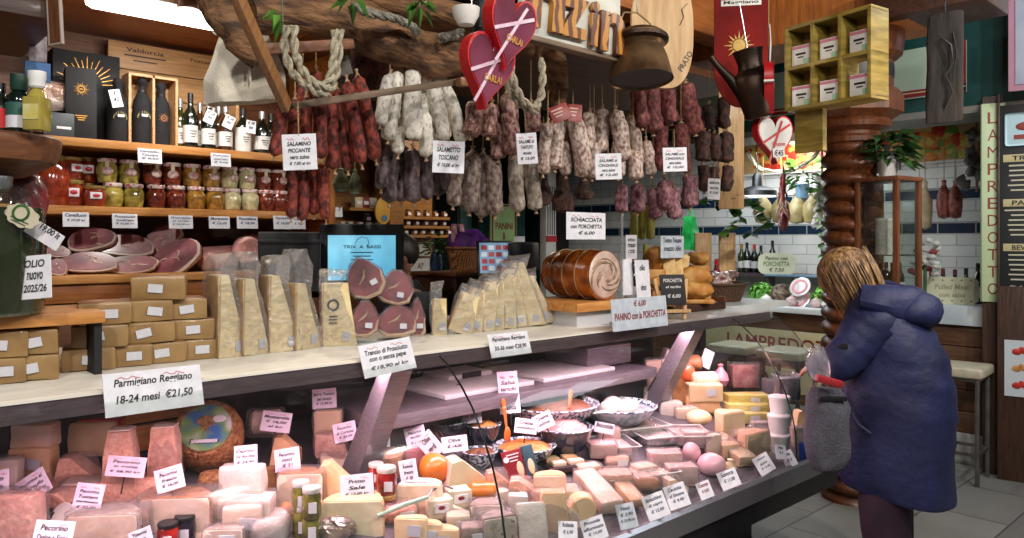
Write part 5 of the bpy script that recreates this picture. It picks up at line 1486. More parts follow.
def hang_card(x, y, w, h, lines, lb, v, rows, ry=0, st=.06, **k):
 a, c = onV(x - w / 2, y, v), onV(x + w / 2, y, v)
 p = onV(x, y, v)
 wd = (c - a).length * .92
 return price_card(p, w / ppm(p) * 1.02, h / ppm(p), lines, lb, rz=R_(-38), ry=R_(ry), rows=rows, string=st, name='hanging_price_card', **k)
hang_card(299.5, 152, 33, 36, ['SALAMINO', 'PICCANTE', 'vero suino', '€ 7,00 al kg'], 'white card reading piccante €7,00 hanging before the red salami', 2.05, [.7, .66, .56, .62], ry=-3, st=.10)
hang_card(448.5, 157, 31, 32, ['SALAMETTO', 'TOSCANO', '€ 10,00 al kg'], 'white card reading salametto toscano hanging under the white salami', 2.08, [.74, .62, .7], ry=2, st=.12)
hang_card(527, 148.5, 20, 31, ['SALAME al', 'TARTUFO', 'vero suino', '€ 15,00'], 'white card hanging at the low pale grey salami under the rope loop', 2.1, [.75, .6, .4, .7], ry=-4, st=.1)
hang_card(608.5, 166.5, 26, 26, ['SALAME al', 'CINGHIALE', 'vero suino', '€ 12,00'], 'white card hanging before the speckled salami under the copper pot', 2.08, [.7, .75, .5, .7], ry=-2, st=.06)
hang_card(675, 159.5, 24, 24, ['SALAME con', 'CINGHIALE', 'vero suino', '€ 10,00'], 'white card hanging before the brick-red salami', 2.12, [.8, .78, .5, .7], ry=-2, st=.09)
hang_card(714, 189, 12.5, 21, ['salsicce', 'secche', '€ 9,00'], 'narrow white card hanging at the dark sausage cluster', 2.4, [.8, .7, .7], ry=3, st=.06, mark=False)
for k, (x, y, w, h, ry) in enumerate(((560, 113, 20, 17, -22), (575, 113, 14, 18, 4))):
 p = onV(x, y, 2.1 + .05 * k); s = depth(p) / FOC
 t = thing('red_leaflet', ['tilted red printed leaflet on the white-speckled salami', 'upright red leaflet tucked behind the tilted one'][k], 'leaflet', p, rot=(R_(-10), R_(ry), R_(-38)))
 b = MB(); b.box((0, 0, 0), (w * s, .003, h * s), bev=.0008); b.build('paper', mat('leaflet_red', '#7c1c18', '#8c2620', scale=6, rough=.4), t)
 b = MB()
 for j in range(3): b.box((-.1 * w * s, -.0025, (.25 - .2 * j) * h * s), (w * s * (.6 - .12 * j), .001, .006))
 b.build('print', mat('leaflet_print', '#c8a090', rough=.5), t)
def heart_poly(w, h, n=36):
 pts = []
 for k in range(n):
  a = 2 * PI * k / n
  x = 16 * math.sin(a) ** 3
  z = 13 * math.cos(a) - 5 * math.cos(2 * a) - 2 * math.cos(3 * a) - math.cos(4 * a)
  pts.append((x / 34 * w, (z + 2.5) / 30 * h))
 return pts
def heart_box(p, w, h, dep, label, rot, lid, text, lid_print=None):
 t = thing('heart_box', label, 'box', p, 0, None, rot=rot)
 pl = heart_poly(w, h)
 b = MB(); b.prism(pl, dep); b.bevel(.003, 2); b.build('box_body', RED, t)
 b = MB(); b.prism([(x * .93, z * .93) for x, z in pl], .004, y0=-.003); b.build('window_lid', lid, t)
 for k, (x, sgn) in enumerate(((0, 1), (0, -1))):
  pass
 RB = mat('ribbon', '#c8a8b8', '#d8c0cc', scale=20, rough=.3, coat=.4)
 b = MB(); b.box((0, 0, 0), (w * .05, .002, h * .86)); b.build('ribbon', RB if lid_print is None else RED, t, loc=(-w * .02, -.005, -h * .02), rot=(0, R_(24), 0))
 b = MB(); b.box((0, 0, 0), (w * .86, .002, h * .045)); b.build('ribbon', RB if lid_print is None else RED, t, loc=(0, -.006, h * .12), rot=(0, R_(-28), 0))
 if text:
  lettering(t, text, w * .34, h * .09, GOLD if lid_print is None else RED, y=-.008, cz=-h * .08, cx=w * .05, shear=0, roll=R_(0))
 return t
LIDM = mat('mauve_window', '#5c2434', '#7c3c50', scale=4, rough=.15, coat=.8)
p = onV(490, 72, 1.78); s = depth(p) / FOC
heart_box(p, 62 * s, 78 * s, .05, 'red heart-shaped box with a mauve window hanging lower of the two hearts', (R_(4), R_(6), R_(-6)), LIDM, 'CARLAI')
p = onV(512, 33, 1.74); s = depth(p) / FOC
heart_box(p, 62 * s, 80 * s, .05, 'red heart-shaped box with a mauve window hanging higher, beside the letter sign', (R_(4), R_(10), R_(-2)), LIDM, 'CARLAI')
p = onV(576, 46, 1.98); s = depth(p) / FOC
a, c = onV(527, 46, 1.98), onV(625, 46, 1.98)
W = c.x - a.x
t = thing('letter_sign', 'white board with thick striped wooden letters hanging over the salami', 'sign', (p.x, 1.98, p.z))
b = MB(); b.box((0, .02, .17), (W, .03, .34), bev=.012); b.sub(1); b.jit(.004, 12, 2); b.build('white_board', mat('worn_white_board', '#b8b8ae', '#d4d2c8', scale=8, rough=.7, bump=.3), t)
b = MB(); b.box((0, .03, -.006), (W * .99, .05, .02), bev=.004); b.build('lower_batten', mat('grey_lath', '#5c4a3a'), t)
LW_ = mat('zebra_letter_wood', '#5a2c08', '#b4781c', scale=7, rough=.45, tex='wave', stretch=(1, 1, 3.0), coat=.3, lo=.35, hi=.6)
for ch, x, w_, hh, zc in (('n', 543, 34, 42, .105), ('z', 571, 30, 40, .10), ('i', 592, 10, 46, .10), ('n', 609, 27, 42, .085)):
 q = onV(x, 46, 1.98)
 lettering(t, ch, w_ * W / 98, hh * s, LW_, y=-.010, cx=q.x - p.x, cz=zc, bold=.03, extrude=.03, shear=.08, name='wooden_letter')
BRASSM = mat('old_brass', '#4c3624', '#7c6040', scale=9, rough=.4, metal=.7, bump=.15)
p = onV(641, 84, 1.95); s = depth(p) / FOC
s *= 1.2
p.z += .015
t = thing('copper_pot', 'old brass and copper pot with a bail handle hanging from a hook', 'pot', (p.x, 1.95, p.z), rot=(R_(-7), R_(4), 0))
b = MB(); b.lathe([(.0, .03), (26 * s, .012), (27 * s, 0), (26.5 * s, .004), (23 * s, .09), (20 * s, .135), (22 * s, .155), (24 * s, .165), (24.5 * s, .178), (22 * s, .19), (19.5 * s, .20), (0, .205)], 32, cap=False); b.build('body', BRASSM, t)
b = MB(); b.lathe([(25.8 * s, .008), (0, .01)], 28, cap=False); b.build('dark_bottom', mat('dark_pot_disc', '#1c1a1c', '#2a2628', scale=6, rough=.5, metal=.5), t)  # dark disc closing the underside of the pot
b = MB(); b.lathe([(21 * s, .148), (24.6 * s, .16), (25 * s, .172), (22 * s, .186)], 32, cap=False); b.build('neck_band', mat('dark_bronze', '#2c2018', '#3c2c20', scale=8, rough=.4, metal=.8), t)
b = MB(); b.tube([(-23 * s, 0, .16), (-25 * s, 0, .21), (-18 * s, 0, .27), (0, 0, .295), (18 * s, 0, .27), (25 * s, 0, .21), (23 * s, 0, .16)], .004, 8); b.build('handle', mat('pale_brass', '#a89468', rough=.4, metal=.7), t)
b = MB(); b.tube([(0, 0, .29), (.004, 0, .31), (0, 0, .335), (0, 0, .60)], .003, 6); b.build('hook', STEEL, t)
p = onV(663, 30, 2.05); s = depth(p) / FOC
t = thing('round_board', 'pale oval wooden board with burnt lettering hanging behind the copper pot', 'board', p, R_(-30))
b = MB(); b.prism([(33 * s * math.copysign(abs(math.cos(a)) ** .7, math.cos(a)), 58 * s * math.copysign(abs(math.sin(a)) ** .8, math.sin(a))) for a in [2 * PI * k / 40 for k in range(40)]], .02); b.bevel(.004, 2); b.build('board', mat('pale_round_board', '#b08a5c', '#ccaa7c', scale=5, rough=.6, stretch=(6, 6, .8)), t)
lettering(t, 'PRATO', .10, .028, W_DARK, y=-.002, cx=24 * s, cz=-30 * s, roll=R_(58), shear=0, name='burnt_lettering')
b = MB(); b.tube([(18 * s, -.003, 6 * s), (22 * s, -.003, 14 * s), (20 * s, -.003, 22 * s), (26 * s, -.003, 28 * s)], .002, 5); b.build('burnt_sketch', W_DARK, t)
p = onV(731, 150, 2.75); s = depth(p) / FOC
t = thing('paddle_board', 'tall tan wooden paddle board hanging behind the dark sausage cluster', 'board', (p.x, 2.75, p.z + .04), R_(-40))
b = MB(); b.box((0, 0, 0), (26 * s, .02, 130 * s), bev=.008); b.build('board', W_PALE, t)
b = MB(); b.box((0, 0, 75 * s), (8 * s, .02, 24 * s), bev=.004); b.build('handle', W_PALE, t)
p = onV(741, 48, 2.25); s = depth(p) / FOC
t = thing('red_shield', 'large red wooden shield with a golden sun and white lettering', 'sign', p, R_(-52))
hw, hh = 26 * s, 58 * s
pl = [(-hw, hh), (hw, hh), (hw, -hh * .3)] + [(hw * math.cos(a), -hh * .3 + hh * .72 * math.sin(a)) for a in [-PI * k / 14 for k in range(1, 14)]] + [(-hw, -hh * .3)]
b = MB(); b.prism(pl, .022); b.bevel(.004, 2); b.build('board', mat('red_paint', '#5c0c0a', '#7a1410', scale=5, rough=.75, spec=.2), t)
YEL = mat('gold_paint', '#b08c34', '#c8a44c', scale=20, rough=.5)
b = MB(); b.lathe([(0, 0), (.034, 0), (.034, .003), (0, .003)], 20, M=Tm(-.01, -.001, .015) @ Rm(PI / 2, 0, 0))
for k in range(16):
 a = 2 * PI * k / 16; c, sn = math.cos(a), math.sin(a); l = .085 if k % 2 == 0 else .066
 b.quad([(-.01 + c * .038 - sn * .006, -.0025, .015 + sn * .038 + c * .006), (-.01 + c * .038 + sn * .006, -.0025, .015 + sn * .038 - c * .006), (-.01 + c * l, -.0025, .015 + sn * l)])
b.build('sun_emblem', YEL, t)
b = MB(); b.box((0, -.003, hh * .78), (hw * 1.5, .004, .034), bev=.002); sc = b.build('scroll', WHITE_P, t)
lettering(sc, 'Maggiano', hw * 1.3, .024, INK, y=-.006, cz=hh * .78, shear=0)
p = onV(755, 92, 2.05); s = depth(p) / FOC
JUG = mat('dark_copper', '#1c1410', '#3c2a20', scale=6, rough=.42, metal=.7, bump=.25)
t = thing('old_jug', 'dark old copper jug with a long spout hanging before the red shield', 'jug', p, rot=(0, R_(-10), R_(-40)))
b = MB(); b.lathe([(0, -27 * s), (11 * s, -27 * s), (14 * s, -23 * s), (18 * s, -2 * s), (21 * s, 12 * s), (19 * s, 17 * s), (13 * s, 22 * s), (12 * s, 28 * s), (14 * s, 40 * s), (15 * s, 42 * s), (0, 42 * s)], 26); b.jit(.003, 18); b.build('body', JUG, t)
b = MB(); b.tube([(-12 * s, 0, -2 * s), (-22 * s, 0, 16 * s), (-34 * s, 0, 34 * s), (-38 * s, 0, 42 * s)], [7 * s, 5 * s, 3.2 * s, 3.2 * s], 12); b.build('spout', JUG, t)
b = MB(); b.tube([(10 * s, 6 * s, 36 * s), (12 * s, 14 * s, 34 * s), (13 * s, 16 * s, 20 * s), (11 * s, 10 * s, 8 * s)], 2.2 * s, 8); b.build('handle', JUG, t)
b = MB(); b.tube([(0, 0, 42 * s), (0, 0, 90 * s)], .003, 6); b.build('wire', STEEL, t)
p = onV(776, 140, 2.0); s = depth(p) / FOC
LIDW = mat('white_lid_print', '#c8c8c8', '#d8d8d6', scale=6, rough=.3, coat=.4)
hb = heart_box(p, 45 * s, 50 * s, .05, 'red and white heart-shaped box with a €45 tag hanging low by the green shelf', (0, R_(-4), R_(-24)), LIDW, 'Cuore', lid_print=True)
b = MB(); b.box((0, 0, 0), (14 * s, .002, 9 * s)); c_ = b.build('price_tag', PAPER, hb, loc=(1 * s, -.009, -13 * s))
lettering(c_, '€45', 11 * s, 6 * s, INK, y=-.0015)
p = onV(774, 88, 1.95); s = depth(p) / FOC
t = thing('heart_box', 'red heart-shaped box seen edge-on, hung by white ribbons above the low heart', 'box', p, rot=(0, 0, R_(28)))
b = MB(); b.prism(heart_poly(34 * s, 52 * s), 9 * s); b.bevel(.003, 2); b.build('box_body', RED, t)
b = MB(); b.box((0, 4.5 * s, 4 * s), (41 * s, 9.6 * s, 2 * s)); b.build('ribbon', LIDW, t)
b = MB()
for k in range(5):
 x = (-5 + 2.4 * k) * s
 b.tube([(x * 1.2, 4 * s, 24 * s), (x * 1.6 - 2 * s, 3 * s, 46 * s), (x * .8 - 3 * s, 4 * s, 62 * s)], 1.6 * s, 5, flat=.4)
b.build('ribbon_streamers', mat('white_ribbon', '#c8c8d0', rough=.35), t)
b = MB(); b.tube([(0, 5 * s, 60 * s), (0, 5 * s, 95 * s)], .002, 5); b.build('string', TWINE, t)
for k, (x, y, n, lb) in enumerate(((283, 22, 7, 'few pale green leaves hanging beside the rope loop'), (352, 4, 6, 'bright green leaves hanging over the twisted rope'), (420, 8, 9, 'bright green leaf tuft on the yoke beside the bowl'))):
 p = onV(x, y, 2.0)
 t = thing('leaf_sprig', lb, 'plant', p)
 b = MB(); leaves(b, n, .02, .03, .06, 8 + k, droop=.9); b.build('foliage', LEAF, t, smooth=0)
 b = MB(); b.tube([(0, 0, 0), (.005, .02, .1)], .002, 5); b.build('stem', LEAF_D, t)
p = onV(466, 12, 2.0); s = depth(p) / FOC
t = thing('painted_bowl', 'small white bowl with red and orange fruit hanging on the log by the hearts', 'bowl', p)
b = MB(); b.lathe([(0, -14 * s), (8 * s, -13 * s), (13 * s, -4 * s), (14 * s, 4 * s), (12 * s, 4 * s), (0, -8 * s)], 20, cap=False); b.build('bowl', WHITE_P, t)
b = MB(); b.ell((-3 * s, 0, 2 * s), (5 * s, 5 * s, 5 * s)); b.ell((5 * s, -2 * s, 3 * s), (4 * s, 4 * s, 4 * s), mi=1); b.build('fruit', [RED, C_OR], t)
p = onV(482, 14, 2.08); s = depth(p) / FOC
t = thing('pierced_lantern', 'dark pierced metal lantern hanging behind the heart boxes', 'lantern', p)
b = MB(); b.lathe([(0, -22 * s), (9 * s, -20 * s), (12 * s, -5 * s), (11 * s, 14 * s), (6 * s, 24 * s), (0, 26 * s)], 18); b.build('body', mat('pierced_metal', '#101012', '#a8a8ac', scale=160, rough=.5, metal=.4, lo=.68, hi=.72), t)
RZ = R_(-38)
def ditem(x0, x1, y0, y1, kind, label, m, lift=0.0, dr=.6, rz=-38, name='cheese_piece', cat='cheese', rind=None, wrap=False, sticker=False, group=None, ry=0.0, hmin=.02, taper=1.0, jitter=.004, back=0.0, rx=0.0):
 xc = (x0 + x1) / 2
 P = onDeck(xc, y1, lift)
 s = 1 / ppm(P)
 W = (x1 - x0) * s * (1.0 if kind not in ('block', 'wrapblock') else .96)
 D = max(.02, W * dr)
 H = max(hmin, (y1 - y0) * s - D * .27)
 t = thing(name, label, cat, P, 0, group, rot=(R_(rx), R_(ry), R_(rz)))
 b = MB()
 sd = (x0 * 1.3 + y0 * .7) % 40
 sink = .012
 if kind == 'block':
  b.box((0, D / 2, H / 2 - sink / 2), (W, D, H + sink), bev=min(.012, H * .2), top=taper); b.sub(1); b.jit(jitter, 24, sd); b.build('cheese_body', m, t)
  if rind:
   r = MB(); r.box((0, D / 2 + .004, H * .99), (W * .97, D * .94, .006), bev=.002); r.jit(.002, 30, sd); r.build('rind', rind, t)
 elif kind == 'wedge':      # upright tapering wedge
  b.prism([(-W / 2, -sink), (W / 2, -sink), (W * .42, H * .55), (W * .28 * taper, H), (-W * .30 * taper, H * .98), (-W * .46, H * .5)], D); b.bevel(.008, 2); b.sub(1); b.jit(jitter, 24, sd); b.build('cheese_body', m, t)
  if rind:
   r = MB(); r.prism([(-W * .30 * taper, H * .985), (W * .28 * taper, H * 1.005), (W * .28 * taper, H * 1.03), (-W * .30 * taper, H * 1.015)], D * .98, y0=.002); r.build('rind', rind, t)
 elif kind == 'slope':      # sloping wedge, high at one side
  b.prism([(-W / 2, -sink), (W / 2, -sink), (W / 2, H * .35), (-W * .1, H), (-W * .34, H * .96)], D); b.bevel(.007, 2); b.sub(1); b.jit(jitter, 24, sd); b.build('cheese_body', m, t)
  if rind:
   r = MB(); r.prism([(-W * .52, -sink), (-W * .505, -sink), (-W * .345, H * .965), (-W * .365, H * .97)], D * .97, y0=.002); r.build('rind', rind, t)
 elif kind == 'half':       # half wheel, cut face to the front
  n = 12
  pl = [(-W / 2, 0), (W / 2, 0)] + [(W / 2 * math.cos(PI * k / n), D * math.sin(PI * k / n)) for k in range(1, n)]
  b.loft([[(x, y, -sink) for x, y in pl], [(x, y, H * .12) for x, y in pl], [(x, y, H * .9) for x, y in pl], [(x * .95, y * .95 + .002, H) for x, y in pl]]); b.jit(jitter, 20, sd); b.build('cheese_body', rind or m, t)
  r = MB(); r.prism([(-W * .48, -sink), (W * .48, -sink), (W * .48, H * .86), (W * .44, H * .96), (-W * .44, H * .96), (-W * .48, H * .86)], .006, y0=-.005); r.bevel(.002, 1); r.build('cut_face', m, t)
 elif kind == 'wheel':
  R = W / 2
  b.lathe([(0, -sink), (R * .86, -sink), (R * .98, H * .15), (R, H * .5), (R * .97, H * .85), (R * .84, H), (0, H)], 28, M=Tm(0, R, 0)); b.jit(jitter, 16, sd); b.build('cheese_body', m, t)
 elif kind == 'drum':       # short log with its round end to the front
  R = (y1 - y0) * s * .5
  b.lathe([(0, 0), (R * .92, 0), (R, .006), (R, D), (R * .9, D + .004), (0, D + .004)], 22, M=Tm(0, 0, R * .96) @ Rm(-PI / 2, 0, 0)); b.jit(jitter, 20, sd); b.build('cheese_body', rind or m, t)
  r = MB(); r.lathe([(0, -.003), (R * .88, -.003), (R * .9, .001), (0, .001)], 22, M=Tm(0, 0, R * .96) @ Rm(-PI / 2, 0, 0)); r.build('cut_face', m, t)
 elif kind == 'ball':
  R = W / 2; hh = (y1 - y0) * s / 2
  b.ell((0, R, hh * .92), (R, R, hh), u=20, v=12); b.jit(jitter, 16, sd); b.build('cheese_body', m, t)
 elif kind == 'pear':
  hh = (y1 - y0) * s; R = W / 2
  b.lathe([(0, 0), (R * .7, .004), (R, hh * .3), (R * .8, hh * .55), (R * .38, hh * .74), (R * .3, hh * .84), (R * .42, hh * .92), (0, hh)], 18, M=Tm(0, R, 0)); b.jit(jitter, 20, sd); b.build('cheese_body', m, t)
 elif kind == 'log':        # loaf lying across
  R = max(H, .03) / 2
  b.lathe([(0, -W / 2), (R * .7, -W / 2 + .004), (R, -W * .36), (R, W * .36), (R * .7, W / 2 - .004), (0, W / 2)], 18, M=Tm(0, R * 1.2, R * .95) @ Rm(0, PI / 2, 0), sy=1.15); b.jit(jitter, 18, sd); b.build('cheese_body', m, t)
 if wrap:
  wv = MB()
  f = 1.05
  wv.box((0, D / 2, H * .52), (W * f + .008, D * f + .012, H * 1.08 + .006), bev=min(.016, H * .25), top=taper if kind == 'block' else (.62 if kind in ('wedge', 'slope') else .96)); wv.sub(1); wv.jit(.006, 30, sd + 3); wv.build('plastic_wrap', WRAP, t)
 if sticker:
  k = MB(); k.box((0, 0, 0), (min(.05, W * .4), .002, min(.035, H * .5))); k.build('price_sticker', STICK, t, loc=(W * .12, -.011, H * .5), rot=(0, R_((sd % 20) - 10), 0))
 return t, W, D, H
ditem(7, 50, 443, 479, 'block', 'peach-coloured cheese block with a white oval sticker, under the pale pink block', C_PEACH, 0, .5, sticker=True)
ditem(9, 51, 419, 446, 'block', 'pale pink cheese block stacked on the peach block under the ledge', C_CREAM, .095, .55, rind=None)
t, W, D, H = ditem(62, 115, 418, 454, 'block', 'yellow cheese block coated in red wax at the back of the case', C_YEL, .03, .35)
b = MB(); b.box((0, D * .65, H / 2 + .004), (W * 1.05, D * .75, H * 1.06), bev=.012); b.build('red_wax', RED, t)
ditem(52, 95, 452, 490, 'slope', 'pink film-wrapped wedge before the red-waxed block', C_PINK, 0, .5, wrap=True)
ditem(-6, 17, 456, 492, 'block', 'pale cheese piece at the end of the case beside the peach block', C_PALE, 0, .7, wrap=True)
ditem(98, 176, 472, 512, 'block', 'broad crumbly aged cheese block carrying the two tall wedges', C_PINK, 0, .45, rz=-30)
ditem(102, 135, 427, 483, 'wedge', 'first tall crystalline wedge standing on the broad block', C_PINK, .085, .5, wrap=True, rind=C_PALE, taper=1.1)
ditem(147, 178, 424, 479, 'wedge', 'second tall crystalline wedge, beside the basket-patterned wheel', C_PINK, .085, .5, wrap=True, rind=C_PALE, taper=1.2)
ditem(-14, 32, 490, 546, 'block', 'large rough crumbly cheese block at the front end of the case', C_PINK, 0, .6, wrap=True, rz=-45, jitter=.008)
ditem(30, 88, 487, 524, 'slope', 'long film-wrapped wedge beside the fallen red jar', C_PINK, 0, .5, wrap=True, rz=-55)
ditem(66, 137, 505, 549, 'half', 'big wedge with a grey rind and pale paste at the front end', C_CREAM, 0, .5, rind=C_GRIND, wrap=True)
ditem(139, 210, 488, 534, 'half', 'large wrapped half cheese with a brown rim below the small wheel', C_CREAM, 0, .5, rind=C_BRIND, wrap=True)
def labelled_wheel(x0, x1, y0, y1, lb, lift, tilt):
 P = onDeck((x0 + x1) / 2, y1, lift)
 s = 1 / ppm(P)
 R = (x1 - x0) / 2 * s
 Hh = R * .98
 t = thing('pecorino', lb, 'cheese', P + Vector((.02, R * .9, R * .78)), 0, None, rot=(R_(tilt), 0, R_(-30)))
 b = MB(); b.lathe([(0, -Hh * .62), (R * .8, -Hh * .6), (R * .97, -Hh * .4), (R, 0), (R * .95, Hh * .35), (R * .82, Hh * .52), (0, Hh * .54)], 36); b.jit(.004, 30, 2); b.build('basket_rind', C_BASK, t)
 b = MB(); b.lathe([(0, Hh * .552), (R * .72, Hh * .552), (R * .74, Hh * .53)], 36, cap=False)
 lab = b.build('paper_label', mat('wheel_label', '#3c74b0', '#c8d0cc', scale=9, rough=.45, c3='#7cab60', lo=.38, hi=.62, detail=2), t)
 b = MB(); b.lathe([(R * .70, Hh * .556), (R * .74, Hh * .556)], 36, cap=False)
 b.ell((0, R * .2, Hh * .556), (R * .26, R * .18, .002)); b.build('label_print', mat('label_brown', '#6a4a34', '#a8845c', scale=60, rough=.5), lab)
 b = MB(); b.ell((R * .34, R * .25, Hh * .558), (R * .2, R * .11, .002)); b.box((0, -R * .42, Hh * .556), (R * .7, R * .10, .003)); b.build('label_white', PAPER, lab)
 me = lettering(lab, 'Pecorino', R * .8, R * .16, NAVY, y=0, cz=0)
 me.rotation_euler = (0, 0, 0); me.location = (0, -R * .42, Hh * .562)
 b = MB()
 for k in range(3):
  a = PI * k / 3 + .3
  b.tube([(R * .9 * math.cos(a), R * .9 * math.sin(a), Hh * .5), (0, 0, Hh * .57), (-R * .9 * math.cos(a), -R * .9 * math.sin(a), Hh * .5)], .0014, 4)
 b.build('twine', TWINE, t)
 return t
labelled_wheel(179, 250, 402, 470, 'big cheese wheel with a basket-pressed brown rind and a painted blue label', .06, 52)
ditem(194, 222, 470, 503, 'wheel', 'smaller basket-pressed wheel half hidden under the big labelled wheel', C_BASK, 0, .9)
ditem(207, 270, 492, 534, 'block', 'wrapped pale block under the crumbly white block', C_PALE, 0, .55, wrap=True)
ditem(218, 263, 462, 500, 'block', 'crumbly white cheese block stacked before the big labelled wheel', C_WHITE, .07, .5, jitter=.007)
ditem(240, 285, 512, 546, 'wheel', 'round white fresh cheese in film at the front beside the pickle jars', C_WHITE, 0, .8, wrap=True)
ditem(203, 243, 523, 548, 'half', 'dark-rinded wrapped half cheese at the front beside the round white one', C_PALE, 0, .6, rind=C_GRIND, wrap=True, sticker=True)
ditem(247, 280, 408, 437, 'log', 'pale wrapped cheese roll lying in the shade behind the price cards', C_PALE, .10, .5, wrap=True)
ditem(270, 298, 432, 462, 'slope', 'peach half cheese behind the cafe price card', C_PEACH, .03, .7, rind=C_BRIND)
ditem(258, 306, 463, 496, 'half', 'brown-rinded cheese between the white block and the wrapped half round', C_BRIND, 0, .6, rind=C_BRIND)
ditem(277, 323, 467, 506, 'half', 'film-wrapped half round cheese behind the pickle jars', C_CREAM, .01, .5, rind=C_BRIND, wrap=True)
ditem(319, 361, 446, 474, 'block', 'wrapped pale block at the bottom of the three-block stack', C_CREAM, .0, .6, wrap=True)
ditem(313, 346, 430, 456, 'block', 'wrapped pinkish block in the middle of the three-block stack', C_PINK, .06, .6, wrap=True, rz=-48)
ditem(313, 341, 407, 434, 'block', 'wrapped yellowish block crowning the three-block stack', C_YEL, .115, .6, wrap=True)
ditem(314, 352, 459, 498, 'slope', 'smooth peach wedge leaning above the greenish half wheel', C_PEACH, .03, .55)
ditem(321, 384, 492, 533, 'half', 'big greenish-cream half wheel behind the foil parcel', C_GREEN, 0, .5, rind=C_PEACH)
ditem(277, 292, 504, 526, 'ball', 'small brownish round cheese beside the pickle jars', C_BRIND, 0)
def case_jar(x0, x1, y0, y1, m, lid, lb, lift=0.0, sticker=True, rot=None):
 P = onDeck((x0 + x1) / 2, y1, lift); s = 1 / ppm(P)
 r = (x1 - x0) / 2 * s; h = (y1 - y0) * s * .93
 t = thing('preserve_jar', lb, 'jar', P + Vector((.5 * r, .8 * r, -.004)), R_(-40), None, rot=rot)
 b = MB(); b.lathe([(0, 0), (r * .9, 0), (r, h * .06), (r, h * .7), (r * .86, h * .8), (r * .84, h * .84)], 20); b.build('glass_body', m, t)
 b = MB(); b.lathe([(r * .92, h * .83), (r * .95, h * .85), (r * .95, h * .97), (r * .9, h), (0, h)], 20); b.build('lid', lid, t)
 if sticker:
  b = MB(); b.box((r * .3, -r * .97, h * .4), (r * .8, .004, h * .34)); b.build('sticker', STICK, t)
 return t
PICK = mat('green_pickle', '#3c3c10', '#7c7830', scale=30, rough=.1, coat=.9)
JRED = mat('red_jam', '#5c0c0c', '#a02018', scale=20, rough=.1, coat=.9)
JDK = mat('dark_jam', '#14101c', '#241c2c', scale=20, rough=.12, coat=.9)
case_jar(292, 309, 503, 540, PICK, LW, 'pickle jar at the bottom behind the other bottom pickle jar', 0)
case_jar(301, 320, 509, 545, PICK, LW, 'pickle jar at the bottom beside the foil parcel', 0)
case_jar(291, 309, 480, 512, PICK, LW, 'pickle jar on top, nearer the round white cheese', .085)
case_jar(301, 321, 486, 519, PICK, LW, 'pickle jar on top with a white sticker, nearer the foil parcel', .085)
case_jar(368, 384, 462, 486, JRED, LW, 'red jam jar with a white lid behind the two stacked red jars', .06)
case_jar(376, 397, 466, 497, JRED, LW, 'red jam jar stacked on the lower red jar', .075)
case_jar(378, 397, 494, 521, JRED, BRASS_L, 'lower red jam jar beside the labelled half wheel', 0)
case_jar(57, 86, 501, 524, JRED, LW, 'red jar fallen on its side among the wrapped wedges', .03, rot=(R_(60), 0, R_(-60)))
case_jar(172, 193, 515, 543, JDK, BLACK, 'dark jam jar with a black lid at the front below the wrapped half cheese', 0)
case_jar(155, 176, 522, 550, JRED, BLACK, 'red jam jar at the front beside the dark jam jar', 0)
case_jar(37, 54, 511, 530, JDK, BLACK, 'dark round jar tucked before the long wrapped wedge', .01)
b = MB(); b.ell((0, .04, .03), (.062, .045, .04), u=20, v=12); b.jit(.012, 30, 3); b.jit(.006, 70, 5)
P = onDeck(334, 543, 0)
tag(b.build('foil_parcel', mat('crumpled_foil', '#8c8488', '#c8b8a0', scale=30, rough=.2, metal=.7, bump=.8), loc=P, rot=(0, 0, R_(-38)), smooth=0), 'crumpled foil-wrapped parcel at the front between the pickle jars and the half wheel', 'parcel')
ditem(361, 403, 446, 478, 'wheel', 'round pinkish-brown wrapped cheese behind the red jars', C_BRIND, .02, .9, wrap=True, hmin=.045)
t, W, D, H = ditem(397, 443, 478, 514, 'half', 'pale half wheel with an oval paper label on top', C_CREAM, .0, .5, rind=C_PALE)
b = MB(); b.ell((0, D * .42, H + .003), (W * .36, D * .3, .003)); lb_ = b.build('paper_label', mat('oval_label', '#a89aa4', '#d0c8cc', scale=40, rough=.5), t)
ditem(404, 427, 447, 467, 'block', 'small pink-red wrapped package behind the orange cheese', mat('red_pink_meat', '#b04050', '#d88890', scale=14, rough=.4, coat=.5), .05, .6, wrap=True, name='meat_package', cat='meat')
ditem(418, 449, 456, 488, 'ball', 'glossy orange pear-like cheese beside the white wedge', C_OR, .03, jitter=.004)
ditem(468, 498, 480, 502, 'log', 'second glossy orange cheese lying below the white wedge', C_OR, .02, .6, jitter=.003)
ditem(446, 487, 454, 490, 'slope', 'greenish-white wedge with a pink top in the centre of the display', C_GREEN, .03, .6, rind=C_CREAM, rz=-20)
for k, (a, c, e, f, lb) in enumerate(((428, 455, 494, 517, 'small cube cheese in white paper with a crest, nearer the knife'), (448, 474, 485, 507, 'small cube cheese in white paper with a crest, under the orange cheese'))):
 t, W, D, H = ditem(a, c, e, f, 'block', lb, mat('wrapped_cube_paper', '#c8bca4', '#d8ceb8', scale=14, rough=.4, coat=.4), .02, .8, rz=-20)
 b = MB(); b.box((0, -.003, H * .5), (W * .6, .003, H * .5)); c_ = b.build('paper_label', PAPER, t)
 b = MB(); b.ell((0, -.005, H * .55), (W * .14, .002, H * .12)); b.build('crest', INK_RED, c_)
P0, P1 = onDeck(377, 516, .075), onDeck(428, 497, .085)
kn = thing('cheese_knife', 'long pale green handled cheese knife lying across the centre', 'knife', P0)
b = MB(); b.tube([(0, 0, 0), (P1 - P0) * .5 + Vector((0, 0, .004)), P1 - P0], [.006, .008, .007], 10); b.build('handle', mat('pale_green_handle', '#a8c4b4', rough=.3, coat=.4), kn)
q = P1 - P0
